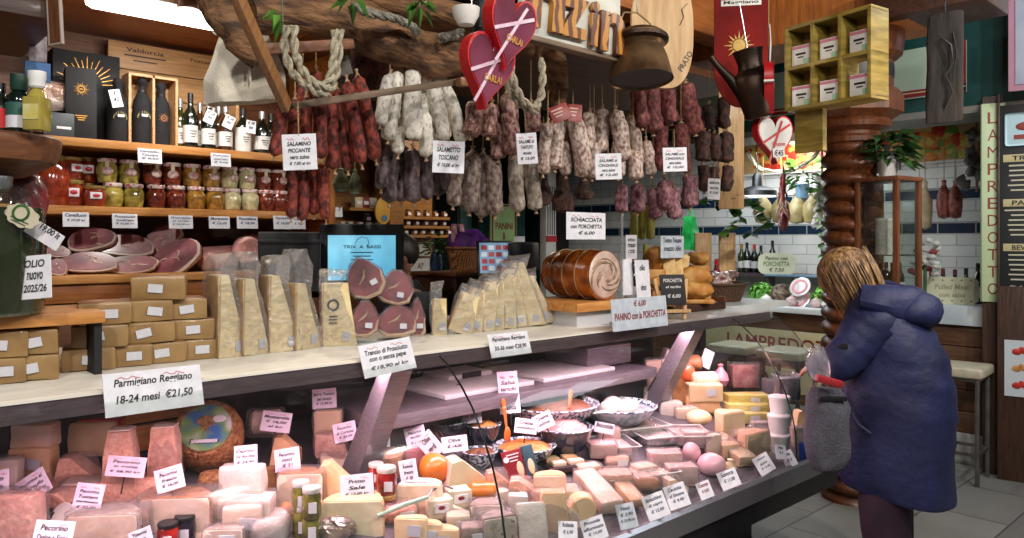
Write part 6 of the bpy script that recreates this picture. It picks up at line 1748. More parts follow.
b = MB(); b.tube([q, q + Vector((.03, .02, .012)), q + Vector((.075, .01, .02)), q + Vector((.10, -.01, .008))], [.004, .004, .004, .004], 8); b.build('wire_bow', STEEL, kn)
for k, (a, c, e, f, lb) in enumerate(((394, 428, 515, 541, 'first pale slice of the three leaning cheese slices at the front'), (410, 443, 520, 546, 'second of the three leaning cheese slices at the front'), (421, 460, 525, 553, 'third and lowest of the three leaning cheese slices at the front'))):
 ditem(a, c, e, f, 'half', lb, C_YEL, .0 + .01 * (2 - k), .35, rz=-50, rind=C_PEACH, sticker=True)
ditem(446, 471, 511, 533, 'block', 'small grey-green wrapped piece behind the front slices', C_GREEN, .0, .8, wrap=True, sticker=True)
ditem(461, 488, 522, 548, 'block', 'grey wrapped piece with a sticker at the glass joint', C_GRIND, .0, .8, wrap=True, sticker=True)
ditem(470, 505, 499, 524, 'half', 'grey-rinded wrapped half cheese above the mottled one', C_PALE, .01, .6, rind=C_GRIND, wrap=True)
ditem(482, 518, 511, 549, 'half', 'white cheese mottled with dark walnut specks just under the glass joint', C_NUT, .0, .6, rind=C_GRIND, wrap=True, rz=-20)
ditem(508, 529, 492, 518, 'block', 'plain white piece between the pink parcels and the tall white block', C_WHITE, .015, .7)
ditem(519, 551, 502, 553, 'block', 'tall smooth white cheese block standing at the front price cards', C_WHITE, .0, .35, rz=-30, rx=-18)
ditem(539, 570, 490, 531, 'wedge', 'amber oily-looking wrapped piece with a sticker beside the white block', C_YEL, .0, .5, wrap=True, rind=C_PEACH, taper=1.3)
ditem(568, 599, 496, 523, 'drum', 'small round cheese log showing its pale yellow end at the front', C_YEL, .0, rind=C_PEACH)
ditem(546, 582, 484, 505, 'block', 'pale pink flat package under the half-round cheese', C_CREAM, .0, .8, wrap=True)
ditem(533, 567, 470, 492, 'half', 'half-round pale cheese lying on the flat pink package', C_CREAM, .04, .6, rind=C_PEACH)
for k, (a, c, e, f, lb) in enumerate(((484, 512, 468, 494, 'pink wrapped parcel beside the red card box'), (505, 537, 476, 500, 'pink wrapped parcel just below the red card box'), (528, 552, 488, 505, 'small pink wrapped parcel beside the amber piece'))):
 ditem(a, c, e, f, 'slope' if k < 2 else 'block', lb, C_PINK, .012, .6, rz=-30 - 15 * k, wrap=True)
def long_loaf(xa, ya, xb, yb, wpx, hgt, lb, m, lift=.0, wrap=True, nuts=False):
 A, B = onDeck(xa, ya, lift), onDeck(xb, yb, lift)
 d = B - A; L = d.length
 t = thing('cheese_loaf', lb, 'cheese', A)
 t.rotation_euler = d.to_track_quat('X', 'Z').to_euler()
 w = wpx / ppm((A + B) / 2)
 b = MB(); b.box((L / 2, 0, hgt / 2 - .004), (L, w, hgt), bev=min(.012, hgt * .3)); b.sub(2); b.jit(.005, 22, xa); b.build('cheese_body', m, t)
 if wrap:
  b = MB(); b.box((L / 2, 0, hgt / 2), (L * 1.04, w * 1.06, hgt * 1.08), bev=min(.014, hgt * .3)); b.sub(1); b.jit(.006, 30, xb); b.build('plastic_wrap', WRAP, t)
 return t
long_loaf(612, 514, 582, 480, 24, .055, 'long pale wrapped cheese loaf pointing at the front price cards', C_CREAM)
long_loaf(637, 508, 610, 476, 17, .04, 'thinner wrapped loaf lying beside the long pale loaf', C_PEACH)
ditem(598, 634, 468, 490, 'block', 'pinkish cheese piece behind the long pale loaf', C_PINK, .0, .7, wrap=True)
ditem(630, 662, 474, 494, 'log', 'brownish wrapped piece between the loaf and the clear tray', C_BRIND, .0, .6, wrap=True)
P = onDeck(522, 480, .03); s = 1 / ppm(P)
t = thing('cheese_carton', 'red and blue printed carton with two cheese-shaped windows', 'box', P, rot=(R_(-14), R_(-14), R_(-38)))
b = MB(); b.box((-.012, .03, .058), (.085, .05, .115), bev=.002); b.build('red_carton', mat('carton_red', '#6a0c1c', '#8c1828', scale=8, rough=.35, coat=.4), t)
b = MB(); b.box((.045, .03, .062), (.05, .05, .115), bev=.002); b.build('blue_carton', mat('carton_blue', '#2c4c5c', '#3c5c6c', scale=8, rough=.35, coat=.4), t)
for x in (.005, .048):
 b = MB(); b.ell((x, .004, .04), (.013, .004, .03)); b.build('window', C_GREEN, t)
b = MB()
for k in range(3): b.box((-.012, .0035, .1 - .012 * k), (.05 - .01 * k, .002, .004))
b.lathe([(0, 0), (.011, 0), (.011, .002), (0, .002)], 14, M=Tm(-.04, .003, .085) @ Rm(PI / 2, 0, 0)); b.build('white_print', PAPER, t)
P = onDeck(570, 472, .01); s = 1 / ppm(P)
t = thing('sweets_tray', 'dark tray of four pale pink square pieces beyond the red carton', 'tray', P, R_(-20))
b = MB(); b.box((0, .06, .012), (46 * s, .14, .024), bev=.004); b.build('tray', mat('dark_tray', '#241820', '#3a2830', scale=8, rough=.3, coat=.5), t)
for i in range(2):
 for j in range(2):
  b = MB(); b.box(((-.5 + i) * 20 * s, .03 + .062 * j, .032), (15 * s, .046, .018), bev=.005); b.build('pink_square', C_PEACH if j else C_CREAM, t)
SPLAT = mat('blue_splatter_glaze', '#1c4060', '#d0d8dc', scale=75, rough=.15, coat=.8, lo=.44, hi=.56)
DBLUE = mat('dark_blue_glaze', '#182030', '#2a3448', scale=20, rough=.2, coat=.7)
def bowl(x0, x1, y0, hpx, lb, m, content, lift, heap=.25, cname='spread', rimm=None):
 P = onDeck((x0 + x1) / 2, y0 + hpx, lift); s = 1 / ppm(P)
 R = (x1 - x0) / 2 * s
 h = max(.42 * R, (hpx - .36 * (x1 - x0) / 2) * s)
 t = thing('serving_bowl', lb, 'bowl', P + Vector((R * .35, R * .42, -.004)))
 b = MB(); b.lathe([(0, 0), (R * .58, 0), (R * .64, .006), (R * .86, h * .5), (R, h), (R * .97, h * 1.03), (R * .86, h * .72), (R * .6, h * .35), (0, h * .25)], 36, cap=False); b.build('bowl', m, t)
 b = MB(); b.lathe([(R * .99, h * .97), (R * 1.02, h * 1.02), (R * .97, h * 1.05), (R * .88, h * .8)], 36, cap=False); b.build('rim', rimm or SPLAT, t)
 if content:
  b = MB(); b.lathe([(R * .86, h * .76), (R * .74, h * (.9 + heap * .3)), (R * .4, h * (.92 + heap * .9)), (0, h * (.94 + heap))], 28, cap=False); b.sub(1); b.jit(.007, 28, x0); b.jit(.003, 90, x0); b.build(cname, content, t)
 return t, R, h
ORS = mat('orange_spread', '#b8662c', '#d08c50', scale=50, rough=.45, bump=.7, coat=.3)
PKS = mat('pink_spread', '#b87c7c', '#cc9898', scale=60, rough=.45, bump=.7, coat=.3)
BRS = mat('brown_olive_mix', '#4a2a1c', '#8c5c40', scale=50, rough=.3, coat=.5, bump=.8)
DKS_ = mat('dark_nut_mix', '#3a2c1c', '#7c6848', scale=50, rough=.4, coat=.4, bump=.9)
bowl(462, 502, 418, 26, 'dark blue bowl of orange spread beside the glass joint', DBLUE, ORS, .03)
bowl(494, 558, 437, 26, 'splatter-glazed bowl of orange spread with an orange spoon standing in it', SPLAT, ORS, .02)
bowl(538, 596, 419, 34, 'splatter-glazed bowl heaped with pink spread and an orange spoon', DBLUE, PKS, .03, heap=.4)
bowl(505, 603, 400, 28, 'wide splatter-glazed bowl of brown olives behind the orange spread', SPLAT, BRS, .07)
bw, R, h = bowl(580, 662, 394, 32, 'largest blue and white bowl holding white mozzarella balls', mat('mozzarella_glaze', '#7ca0b0', '#c8d4d8', scale=40, rough=.15, coat=.8), mat('whey_milk', '#9ca4aa', rough=.2, coat=.5), .05, heap=-.1)
for k, (dx, dy) in enumerate(((-.3, .0), (.15, .25), (.2, -.22), (-.08, -.35))):
 b = MB(); b.ell((0, 0, 0), (R * .26, R * .26, R * .17)); b.jit(.004, 20, k)
 o = b.build('mozzarella_ball', C_WHITE, loc=bw.location + Vector((R * dx, R * dy, h * .95)))
 tag(o, 'white mozzarella ball floating in the large blue and white bowl', 'mozzarella', 'mozzarella balls in the large bowl')
bowl(378, 417, 420, 30, 'dark ribbed bowl of brown nuts with tongs beside the slanted post', DBLUE, DKS_, .03, rimm=DBLUE)
bowl(414, 470, 412, 26, 'splatter-rimmed dark bowl behind the pink-lit price cards with long tongs', DBLUE, DKS_, .05)
bowl(462, 498, 446, 22, 'low splatter-glazed bowl of brown olives under the dark blue bowl', SPLAT, BRS, .0)
def spoon(xa, ya, xb, yb, lift, lb):
 P = onDeck(xa, ya, lift)
 q = onV(xb, yb, P.y + .02)
 t = thing('serving_spoon', lb, 'spoon', P)
 d = q - P
 b = MB(); b.tube([d * .32, d * .6, d * .9, d], [.006, .0075, .011, .008], 10, flat=.5); b.build('handle', mat('orange_silicone', '#d06a2c', rough=.35, coat=.3), t)
 b = MB(); b.ell(d * .14, (.018, .008, .032)); b.build('spoon_bowl', MATS['orange_silicone'], t)
 return t
spoon(508, 440, 503, 399, .06, 'orange spoon standing in the orange spread bowl')
spoon(567, 428, 571, 390, .08, 'orange spoon standing upright in the pink spread bowl')
spoon(472, 420, 464, 400, .08, 'orange spoon leaning at the back of the dark blue bowl')
def tongs(pts, lift, lb):
 P = [onDeck(x, y, l) for (x, y), l in zip(pts, lift)]
 t = thing('serving_tongs', lb, 'tongs', P[0])
 for sg in (-1, 1):
  b = MB(); b.tube([(p - P[0]) + Vector((sg * .012 * min(1, i * .7), 0, .004 * i)) for i, p in enumerate(P)], .0038, 7, flat=.6); b.build('arm', mat('tong_steel', '#5c4038', '#7c5c50', scale=9, rough=.3, metal=.7), t)
 b = MB(); b.tube([(-.013, 0, .002), (-.008, .006, .01), (0, .008, .014), (.008, .006, .01), (.013, 0, .002)], .0038, 6); b.build('bow', MATS['tong_steel'], t)
 return t
tongs([(416, 404), (428, 420), (446, 446)], [.16, .13, .09], 'long brown steel tongs leaning out of the splatter-rimmed bowl')
tongs([(379, 414), (392, 424), (407, 430)], [.13, .11, .10], 'steel tongs lying across the dark ribbed nut bowl')
tongs([(459, 388), (466, 402), (478, 418)], [.19, .15, .12], 'brown tongs standing behind the orange spread with a looped end')
ditem(660, 684, 398, 416, 'block', 'small white paper-wrapped cheese beside the mozzarella bowl', C_WHITE, .0, .7, name='cheese_packet')
ditem(668, 694, 371, 401, 'slope', 'brown-skinned cheese wedge in the far heap', C_BRIND, .05, .6, rind=C_BRIND)
ditem(685, 722, 390, 411, 'block', 'orange-brown cheese loaf at the bottom of the far heap', C_PEACH, .02, .5)
ditem(688, 725, 380, 400, 'block', 'tan cheese loaf with a white label on the orange-brown loaf', C_YEL, .085, .5, sticker=True)
ditem(643, 673, 384, 404, 'block', 'white film-wrapped cheese behind the mozzarella bowl rim', C_WHITE, .03, .7, wrap=True)
ditem(646, 662, 358, 389, 'block', 'tall pinkish wrapped block beside the far slanted post', C_CREAM, .08, .7, wrap=True)
ditem(657, 674, 357, 384, 'block', 'second tall wrapped block in the far heap, behind the brown wedge', C_PALE, .10, .7, wrap=True)
ditem(661, 683, 347, 367, 'block', 'pale white block tilted at the top of the far heap', C_WHITE, .17, .7, ry=18)
ditem(676, 690, 343, 357, 'pear', 'small reddish pear-shaped cheese at the very top of the far heap', mat('red_pear', '#a83c2c', '#c05c3c', scale=9, rough=.4, coat=.4), .20)
ditem(680, 705, 352, 372, 'log', 'brown smoked cheese at the top of the far heap', C_BRIND, .16, .6)
ditem(680, 697, 363, 383, 'ball', 'bright orange small cheese in the far heap', mat('orange_red_wax', '#d8603c', '#e0784c', scale=9, rough=.4, coat=.4), .13)
ditem(693, 722, 368, 390, 'log', 'pale cheese log standing out beside the pink pear-shaped one', C_CREAM, .12, .6)
ditem(715, 732, 364, 388, 'pear', 'pink pear-shaped cheese at the end glass', mat('pink_pear', '#d07c90', '#dc94a4', scale=9, rough=.35, coat=.5), .10)
ditem(732, 760, 362, 386, 'block', 'red sliced meat package standing at the end glass', mat('sliced_meat', '#a03c3c', '#d09088', scale=30, rough=.4, coat=.5), .10, .5, wrap=True, name='meat_package', cat='meat')
for k in range(3):
 ditem(727, 772, 390 + 9 * k, 404 + 9 * k, 'block', '%s yellow-green packet from the top of the three stacked by the white tubs' % ORD[k], mat('yellow_green_pack', '#b4a44c', '#d0c884', scale=16, rough=.3, coat=.6, stretch=(1, 1, 3)), .085 - .03 * k, .45, sticker=True, name='cheese_packet', group='stacked yellow-green packets')
def tub(x0, x1, y0, y1, lb, lift):
 P = onDeck((x0 + x1) / 2, y1, lift); s = 1 / ppm(P)
 r = (x1 - x0) / 2 * s; h = (y1 - y0) * s * .92
 t = thing('plastic_tub', lb, 'tub', P + Vector((r * .5, r * .7, -.003)), 0, 'stacked white tubs')
 b = MB(); b.lathe([(0, 0), (r * .78, 0), (r * .94, h * .86)], 24); b.build('tub_body', WHITE, t)
 b = MB(); b.lathe([(r * .9, h * .84), (r, h * .86), (r, h * .96), (r * .9, h), (0, h)], 24); b.build('lid', WHITE, t)
tub(773, 795, 434, 455, 'bottom white tub of the three stacked at the end of the case', 0)
tub(772, 795, 414, 437, 'middle white tub of the three stacked at the end of the case', .075)
tub(773, 795, 395, 418, 'top white tub of the three stacked at the end of the case', .15)
t, W, D, H = ditem(779, 802, 374, 398, 'block', 'clear tub of dark olives on top by the customer\'s hands', mat('dark_olive', '#241a20', '#4c3c44', scale=60, rough=.3, coat=.5), .225, .8, name='olive_tub', cat='tub')
b = MB(); b.lathe([(W * .5, -.01), (W * .62, H * 1.1), (W * .68, H * 1.14), (W * .66, H * 1.18)], 24, M=Tm(0, D / 2, 0), cap=False); b.build('clear_tub', TRAYF, t)
P = onDeck(787, 418, .0)
b = MB(); b.box((0, .06, .11), (.10, .10, .22), bev=.008); tag(b.build('storage_tin', STEEL_P, loc=onDeck(786, 428, 0) + Vector((.10, .10, .0)), rot=(0, 0, R_(-38))), 'grey storage tin standing behind the stacked white tubs', 'tin')
ditem(796, 812, 408, 427, 'slope', 'yellow cheese wedge just beyond the white tubs', C_YEL, .05, .7)
ditem(794, 815, 425, 448, 'block', 'pale wrapped block beyond the bottom white tub', C_PALE, .0, .6, wrap=True)
ditem(800, 812, 441, 458, 'block', 'small blue packet at the end of the price strip', mat('blue_packet', '#143c8c', '#2450a8', scale=8, rough=.35), -.01, .5, name='blue_packet', cat='packet')
ditem(717, 750, 407, 433, 'half', 'smooth pale yellow half cheese beside the stacked packets', C_YEL, .03, .6, rind=C_YEL, rz=-10)
ditem(738, 778, 427, 455, 'half', 'boat-shaped peach and yellow half cheese near the front price cards', C_YEL, .01, .5, rind=C_PEACH, rz=-5, wrap=True)
long_loaf(747, 466, 716, 442, 20, .05, 'yellow wrapped cheese wedge pointing at the front price cards', C_YEL)
ditem(752, 772, 418, 432, 'block', 'white flat packet below the yellow-green packets', C_WHITE, .0, .8, wrap=True)
ditem(702, 731, 456, 479, 'ball', 'pink round wrapped cheese close to the price strip', mat('pink_round', '#d8a0ac', '#e4bcc0', scale=12, rough=.4, coat=.4), .0, jitter=.004, wrap=False)
ditem(685, 704, 444, 465, 'ball', 'smaller pink round cheese behind the one at the price strip', MATS['pink_round'], .01)
ditem(726, 740, 460, 474, 'pear', 'tiny yellow pear-shaped cheese beside the pink round', C_YEL, .0)
def clear_tray(xc, yb, w, dpx, h, lb, m, rz, lift=.0, n=2, vert=False):
 P = onDeck(xc, yb, lift); s = 1 / ppm(P)
 W = w * s; D = dpx * s
 t = thing('clear_tray', lb, 'tray', P, R_(rz))
 b = MB()
 o_, i_ = (0, .012), .006
 b.loft([[(-W * .44, .01, 0), (W * .44, .01, 0), (W * .44, D - .01, 0), (-W * .44, D - .01, 0)], [(-W / 2, 0, h), (W / 2, 0, h), (W / 2, D, h), (-W / 2, D, h)], [(-W * .53, -.008, h), (W * .53, -.008, h), (W * .53, D + .008, h), (-W * .53, D + .008, h)]], cap=False)
 b.quad([(-W * .44, .01, 0.001), (W * .44, .01, 0.001), (W * .44, D - .01, 0.001), (-W * .44, D - .01, 0.001)])
 b.build('tray', TRAYF, t)
 rim = [(-W * .53, -.008, h), (W * .53, -.008, h), (W * .53, D + .008, h), (-W * .53, D + .008, h), (-W * .53, -.008, h)]
 b = MB(); b.tube(rim, .003, 6); b.build('tray_rim', WHITE, t)
 for k in range(n):
  c = MB(); c.box(((-.5 + (k + .5) / n) * W * .82, D / 2, h * .5), (W * .8 / n, D * .82, h * .8), bev=h * .2); c.sub(1); c.jit(.006, 26, xc + k); c.build('cheese_portion', m, t)
 f = MB(); f.grid(lambda i, j: ((i - .5) * W, j * D, h + .004 + .006 * math.sin(9 * i + 5 * j)), 12, 8); f.jit(.004, 40, xc); f.build('film_cover', WRAP, t)
 return t
PINKM = mat('pale_pink_curd', '#d8a8a4', '#e8c8c0', scale=14, rough=.45, coat=.3, bump=.2)
clear_tray(646, 487, 78, 40, .045, 'long clear tray of pale cheese strips along the price strip', C_CREAM, -20, n=3)
clear_tray(616, 459, 50, 44, .05, 'clear film-covered tray of pink pieces beside the pink spread bowl', PINKM, -30, .01, n=2)
clear_tray(646, 437, 56, 40, .045, 'clear tray of pink slices just below the mozzarella bowl', PINKM, -20, .02, n=3)
clear_tray(664, 446, 38, 30, .04, 'clear tray with a white label in the middle of the trays', C_WHITE, -25, .03, n=1)
clear_tray(693, 447, 38, 44, .05, 'empty-looking clear tray with a white rim beside the yellow cheeses', PINKM, -40, .03, n=1)
ditem(650, 684, 448, 466, 'block', 'pale pink wrapped block between the trays', PINKM, .02, .6, wrap=True)
ditem(668, 700, 462, 484, 'block', 'pink wrapped block beside the pink round cheese', PINKM, .0, .6, wrap=True)
ditem(684, 712, 428, 446, 'block', 'pink wrapped piece leaning behind the empty-looking tray', PINKM, .03, .6, wrap=True)
ditem(690, 716, 412, 428, 'ball', 'small yellow round cheese behind the trays', C_YEL, .03)
ditem(706, 722, 432, 452, 'block', 'cream wrapped piece beside the smooth yellow half cheese', C_CREAM, .02, .6, wrap=True)
ditem(590, 618, 440, 456, 'block', 'pink wrapped block between the pink spread and the trays', PINKM, .03, .6, wrap=True)
for a, c, e, f, kd, lb, m, wr in (
 (598, 622, 424, 444, 'block', 'pale pink wrapped slab at the foot of the mozzarella bowl', PINKM, True),
 (622, 646, 408, 424, 'log', 'white wrapped roll against the mozzarella bowl', C_WHITE, True),
 (676, 700, 404, 420, 'block', 'cream wrapped slab behind the small yellow round cheese', C_CREAM, True),
 (700, 722, 398, 414, 'slope', 'pale wrapped wedge before the tan loaf', C_PALE, True),
 (636, 660, 462, 478, 'block', 'cream wrapped piece between the long tray and the pink pieces', C_CREAM, True),
 (606, 632, 452, 468, 'log', 'rosy wrapped roll beside the film-covered tray', C_PINK, True),
 (664, 690, 474, 494, 'slope', 'pale wedge lying at the price strip beside the pink wrapped block', C_CREAM, True),
 (720, 744, 440, 458, 'block', 'peach wrapped piece under the smooth yellow half cheese', C_PEACH, True),
 (556, 580, 500, 524, 'slope', 'small pale wedge behind the round log end', C_CREAM, True),
 (488, 510, 488, 508, 'block', 'cream wrapped piece below the pink parcels', C_CREAM, True),
 (440, 470, 500, 520, 'slope', 'pale wedge half hidden by the two paper cubes', C_CREAM, False),
 (352, 380, 490, 520, 'block', 'peach cheese behind the lower red jam jar', C_PEACH, False),
 (384, 420, 500, 526, 'log', 'pinkish wrapped roll under the cheese knife', C_PINK, True),
 (222, 262, 500, 540, 'block', 'cream wrapped piece behind the dark-rinded half cheese', C_CREAM, True),
 (120, 150, 500, 530, 'block', 'pinkish crumbly piece beside the large brown-rimmed half', C_PINK, True),
 (60, 100, 476, 505, 'block', 'pale wrapped piece under the pink film-wrapped wedge', C_PALE, True),
 (18, 48, 474, 500, 'slope', 'pale pink wedge under the strongly tilted lilac-lit card', C_PINK, True),
 (756, 776, 430, 446, 'slope', 'pale yellow wedge behind the boat-shaped half cheese', C_YEL, True),
 (580, 604, 462, 480, 'block', 'cream piece behind the long pale loaf end', C_CREAM, True),
 (740, 764, 400, 416, 'block', 'white wrapped packet below the red meat package', C_WHITE, True)):
 ditem(a, c, e, f, kd, lb, m, .0, .7, rz=-38 + (a % 7 - 3) * 6, wrap=wr, rind=None, sticker=(a % 3 == 0))
CARD_LIT = mat('pink_lit_card', '#d8cde0', '#e2d8e8', scale=20, rough=.5)  # white card with the case lamp's pink light put into its colour
def dcard(x, y, w, h, roll, lines, lb, lift=.07, paper=None, rz=-36, rows=None, pick=.05, ink=None, lean=-16, hgt=.72):
 P = onDeck(x, y + h / 2, lift); s = 1 / ppm(P)
 p = P + Vector((-.02, -.02, h / 2 * s))
 t = price_card(p, w * s * 1.02, h * s * 1.03, lines, lb, rx=R_(lean), ry=R_(-roll), rz=R_(rz), paper=paper or CARD_LIT, rows=rows, ink=ink, name='cheese_price_card', hgt=hgt)
 if pick:
  b = MB(); b.tube([(0, .004, -h * s * .4), (0, .006, -h * s * .5 - pick)], .0022, 6); b.build('pick', BLACK, t)
 return t
dcard(6, 483, 18, 30, 8, ['Latte', 'crudo', '€ 19'], 'lilac-lit card cut by the frame end at the pale piece', .07)
dcard(40, 483, 30, 24, 34, ['Pecorino al', 'Tartufo', '€ 33,00 kg'], 'lilac-lit card strongly tilted before the peach block', .06, rows=[.8, .7, .75])
dcard(94, 495, 26, 27, -8, ['Pecorino', 'Toscano', 'stagionato', '€ 22,00'], 'lilac-lit card with faint writing before the pink film-wrapped wedge', .06, rows=[.7, .7, .8, .7])
dcard(131, 464, 36, 19, -6, ['Pecorino', 'in grotta', '€ 28,90 kg'], 'lilac-lit card reading in grotta on the first tall wedge', .13, rows=[.7, .62, .8])
dcard(174, 476, 27, 22, 16, ['Pecorino', 'fresco', '€ 16,00'], 'lilac-lit card tilted on the second tall wedge', .11)
dcard(60, 530, 36, 24, -6, ['Pecorino', 'Dolce a Siena'], 'lilac-lit card at the very front before the fallen red jar', .05, rows=[.7, .8])
dcard(146, 534, 22, 16, 20, ['Taleggio', '€ 18'], 'grey card at the front beside the red jam jar', .04, paper=PAPER_G)
dcard(249, 454, 22, 21, 4, ['Caprino', 'in foglia', '€ 24,90'], 'lilac-lit card standing on the crumbly white block', .15, rows=[.8, .8, .75])
dcard(279, 420, 28, 19, -8, ['Mozzarella', '€ 16,00', 'al kg'], 'lilac-lit card before the pale roll in the shade', .14, rows=[.85, .7, .5])
dcard(290, 457, 24, 21, 8, ['Pecorino', 'noci', '€ 21'], 'lilac-lit card above the wrapped half round cheese', .09)
dcard(326.5, 397, 23, 19, 4, ['Burro Toscano', 'del bosco', '€ 12,90 kg'], 'lilac-lit card standing on the three-block stack', .19, rows=[.85, .6, .7])
dcard(347, 430, 22, 18, 12, ['Pecorino', 'di Cortona', '€ 23,00'], 'lilac-lit card beside the three-block stack at the slanted post', .12)
dcard(379, 435, 24, 20, 2, ['Pecorino', 'Dolce', '€ 18,00'], 'lilac-lit card before the dark ribbed nut bowl', .08)
dcard(417, 435, 20, 20, 14, ['Pecorino', 'foglie', '€ 21,50'], 'lilac-lit card beside the long tongs', .09)
dcard(431, 443, 18, 25, 42, ['Olive', 'verdi'], 'lilac-lit card turned on its corner over the orange cheese', .09)
dcard(455.5, 442, 25, 15, 6, ['Olive', '€ 14,00'], 'lilac-lit card below the dark blue bowl', .08)
dcard(410, 469.5, 17, 23, 10, ['Robiola', 'fresca', '€ 20'], 'lilac-lit card standing above the labelled half wheel', .07)
dcard(359, 484.5, 32, 24, 4, ['Primo', 'Sale', '€ 13,00 kg'], 'grey-blue card on the greenish half wheel', .07, paper=PAPER_G, rows=[.5, .5, .7])
dcard(469.5, 416.5, 25, 10, 4, ['Olive nere'], 'lilac-lit card lying at the rim of the dark blue bowl', .11, rows=[.7])
dcard(509, 391, 20, 40, 4, ['Salsa', 'tartufo', '€ 16', 'Salsa', 'rosa', '€ 14'], 'tall narrow pink-lit card standing behind the orange spoon', .14, rows=[.7, .75, .6, .6, .6, .6], hgt=.9)
dcard(526, 424.5, 22, 14, -8, ['Crema', 'pomodoro'], 'lilac-lit card between the orange and pink spread bowls, beside the spoon', .10, rows=[.6, .8])
dcard(543.5, 419.5, 19, 15, 24, ['Crema', 'olive'], 'tilted lilac-lit card touching the pink spread bowl', .12, rows=[.7, .6])
dcard(604, 426.5, 20, 10, -12, ['Bocconcini'], 'lilac-lit card before the mozzarella bowl', .08, rows=[.85])
dcard(706, 358, 11, 18, -26, ['', ''], 'blank white card tilted in the far heap', .17, paper=PAPER)
RAILV = 1.742
def rcard(x, y, w, h, lines, lb, roll=-8, paper=None, rows=None, ink=None):
 p = onV(x, y, RAILV); s = 1 / ppm(p)
 t = price_card(p, w * s * .9, h * s * .92, lines, lb, rx=R_(-24), ry=R_(-roll), rz=R_(-26), paper=paper or PAPER, rows=rows, ink=ink or NAVY, name='rail_price_card', mark=False)
 b = MB(); b.box((0, .007, -h * s * .40), (.03, .012, .02), bev=.002); b.build('clip', TRAYF, t)
rcard(568, 531, 23, 20, ['Robiola', '€ 6,90'], 'white rail card before the tall white block, beside the log end card')
rcard(594, 529, 28, 24, ['Provola', 'affumicata', '€ 15,00'], 'white rail card before the small round log', roll=12, rows=[.7, .85, .6])
rcard(627, 516, 22, 26, ['Noci', '€ 3,90', '€ 23,90 kg'], 'grey rail card at the end of the long pale loaf', roll=6, paper=PAPER_G, rows=[.5, .7, .8], ink=INK)
rcard(656, 506, 27, 26, ['Stracchino', 'di capra', '€ 12,00'], 'white rail card before the long clear tray, beside the grey one', roll=14)
rcard(677, 496, 26, 25, ['Caciotta', 'al limone', '€ 9,90'], 'white rail card at the corner of the long clear tray', roll=12)
rcard(705, 490, 17, 18, ['Crescenza', '€ 8,00'], 'small white rail card with red writing before the pink wrapped block', roll=14, ink=INK_RED)
rcard(729, 479, 24, 19, ['Scamorza', '€ 11,00'], 'white rail card before the pink round cheese', roll=14)
rcard(764, 464, 20, 20, ['Asiago', 'dolce', '€ 13,00'], 'white rail card below the boat-shaped half cheese', roll=24)
rcard(781, 452, 14, 15, ['Feta', '€ 9'], 'white rail card leaning under the white tubs, behind another', roll=-8)
rcard(789, 459, 15, 17, ['Panna', '€ 4'], 'white rail card last before the small blue packet', roll=18)
CU = 6.1
def uvx(x, u, y=240): return onU(x, y, u).y
v_end = uvx(993, CU)
v_far = 4.9
ct = thing('stall_counter', 'wood-fronted counter with a pale marble top across the passage', 'counter', (0, 0, 0))
vs = uvx(900, CU)
b = MB(); b.box((CU + .36, (v_end + v_far) / 2, .62), (.66, v_far - v_end - .02, .78), bev=.004); b.build('carcass', W_COUNTER, ct)
for k in range(5):
 b = MB(); b.box((CU + .02, (v_end + v_far) / 2, .30 + .155 * k), (.03, v_far - v_end - .03, .148), bev=.004); b.build('front_plank', W_COUNTER, ct)
b = MB(); b.box((CU + .3, (v_end + vs) / 2 - .01, 1.07), (.72, vs - v_end + .06, .14), bev=.004); b.build('marble_top', MARBLE_B, ct)
b = MB(); b.box((CU + .3, (vs + v_far) / 2 + .02, 1.02), (.72, v_far - vs, .045), bev=.004); b.build('marble_top', mat('white_marble_top', '#c8ccca', '#dce0de', scale=4, rough=.3, coat=.3), ct)
b = MB(); b.box((CU + .33, (v_end + v_far) / 2, .11), (.70, v_far - v_end + .04, .22), bev=.01); b.build('stone_plinth', mat('pale_plinth', '#8c8c88', '#a09e98', scale=4, rough=.6), ct)
b = MB(); b.box((CU + .03, v_end + .02, .62), (.05, .06, .80), bev=.004); b.build('corner_post', W_DARK_V, ct)
p = onU(786, 345, CU - .03); s = depth(p) / FOC
t = thing('lampredotto_board', 'cream board lettered LAMPREDOTTO along the counter front behind the stools', 'sign', (CU - .01, p.y, p.z), rot=(0, 0, R_(-90)))
b = MB(); b.box((0, .008, 0), (1.75, .016, .24), bev=.003); b.build('board', mat('cream_board', '#b8ac84', '#c8bc94', scale=4, rough=.5), t)
lettering(t, 'LAMPREDOTTO', 1.15, .12, mat('sign_red', '#7c2418', rough=.5), y=-.002, shear=0, bold=.01)
p = onU(772, 372, CU - .03)
t = thing('lampredotto_board', 'second cream board with red capitals low on the counter front behind the stools', 'sign', (CU - .01, p.y, p.z - .06), rot=(0, 0, R_(-90)))
b = MB(); b.box((0, .008, 0), (.9, .016, .2), bev=.003); b.build('board', MATS['cream_board'], t)
lettering(t, 'PANE', .4, .1, MATS['sign_red'], y=-.002, shear=0, bold=.01)
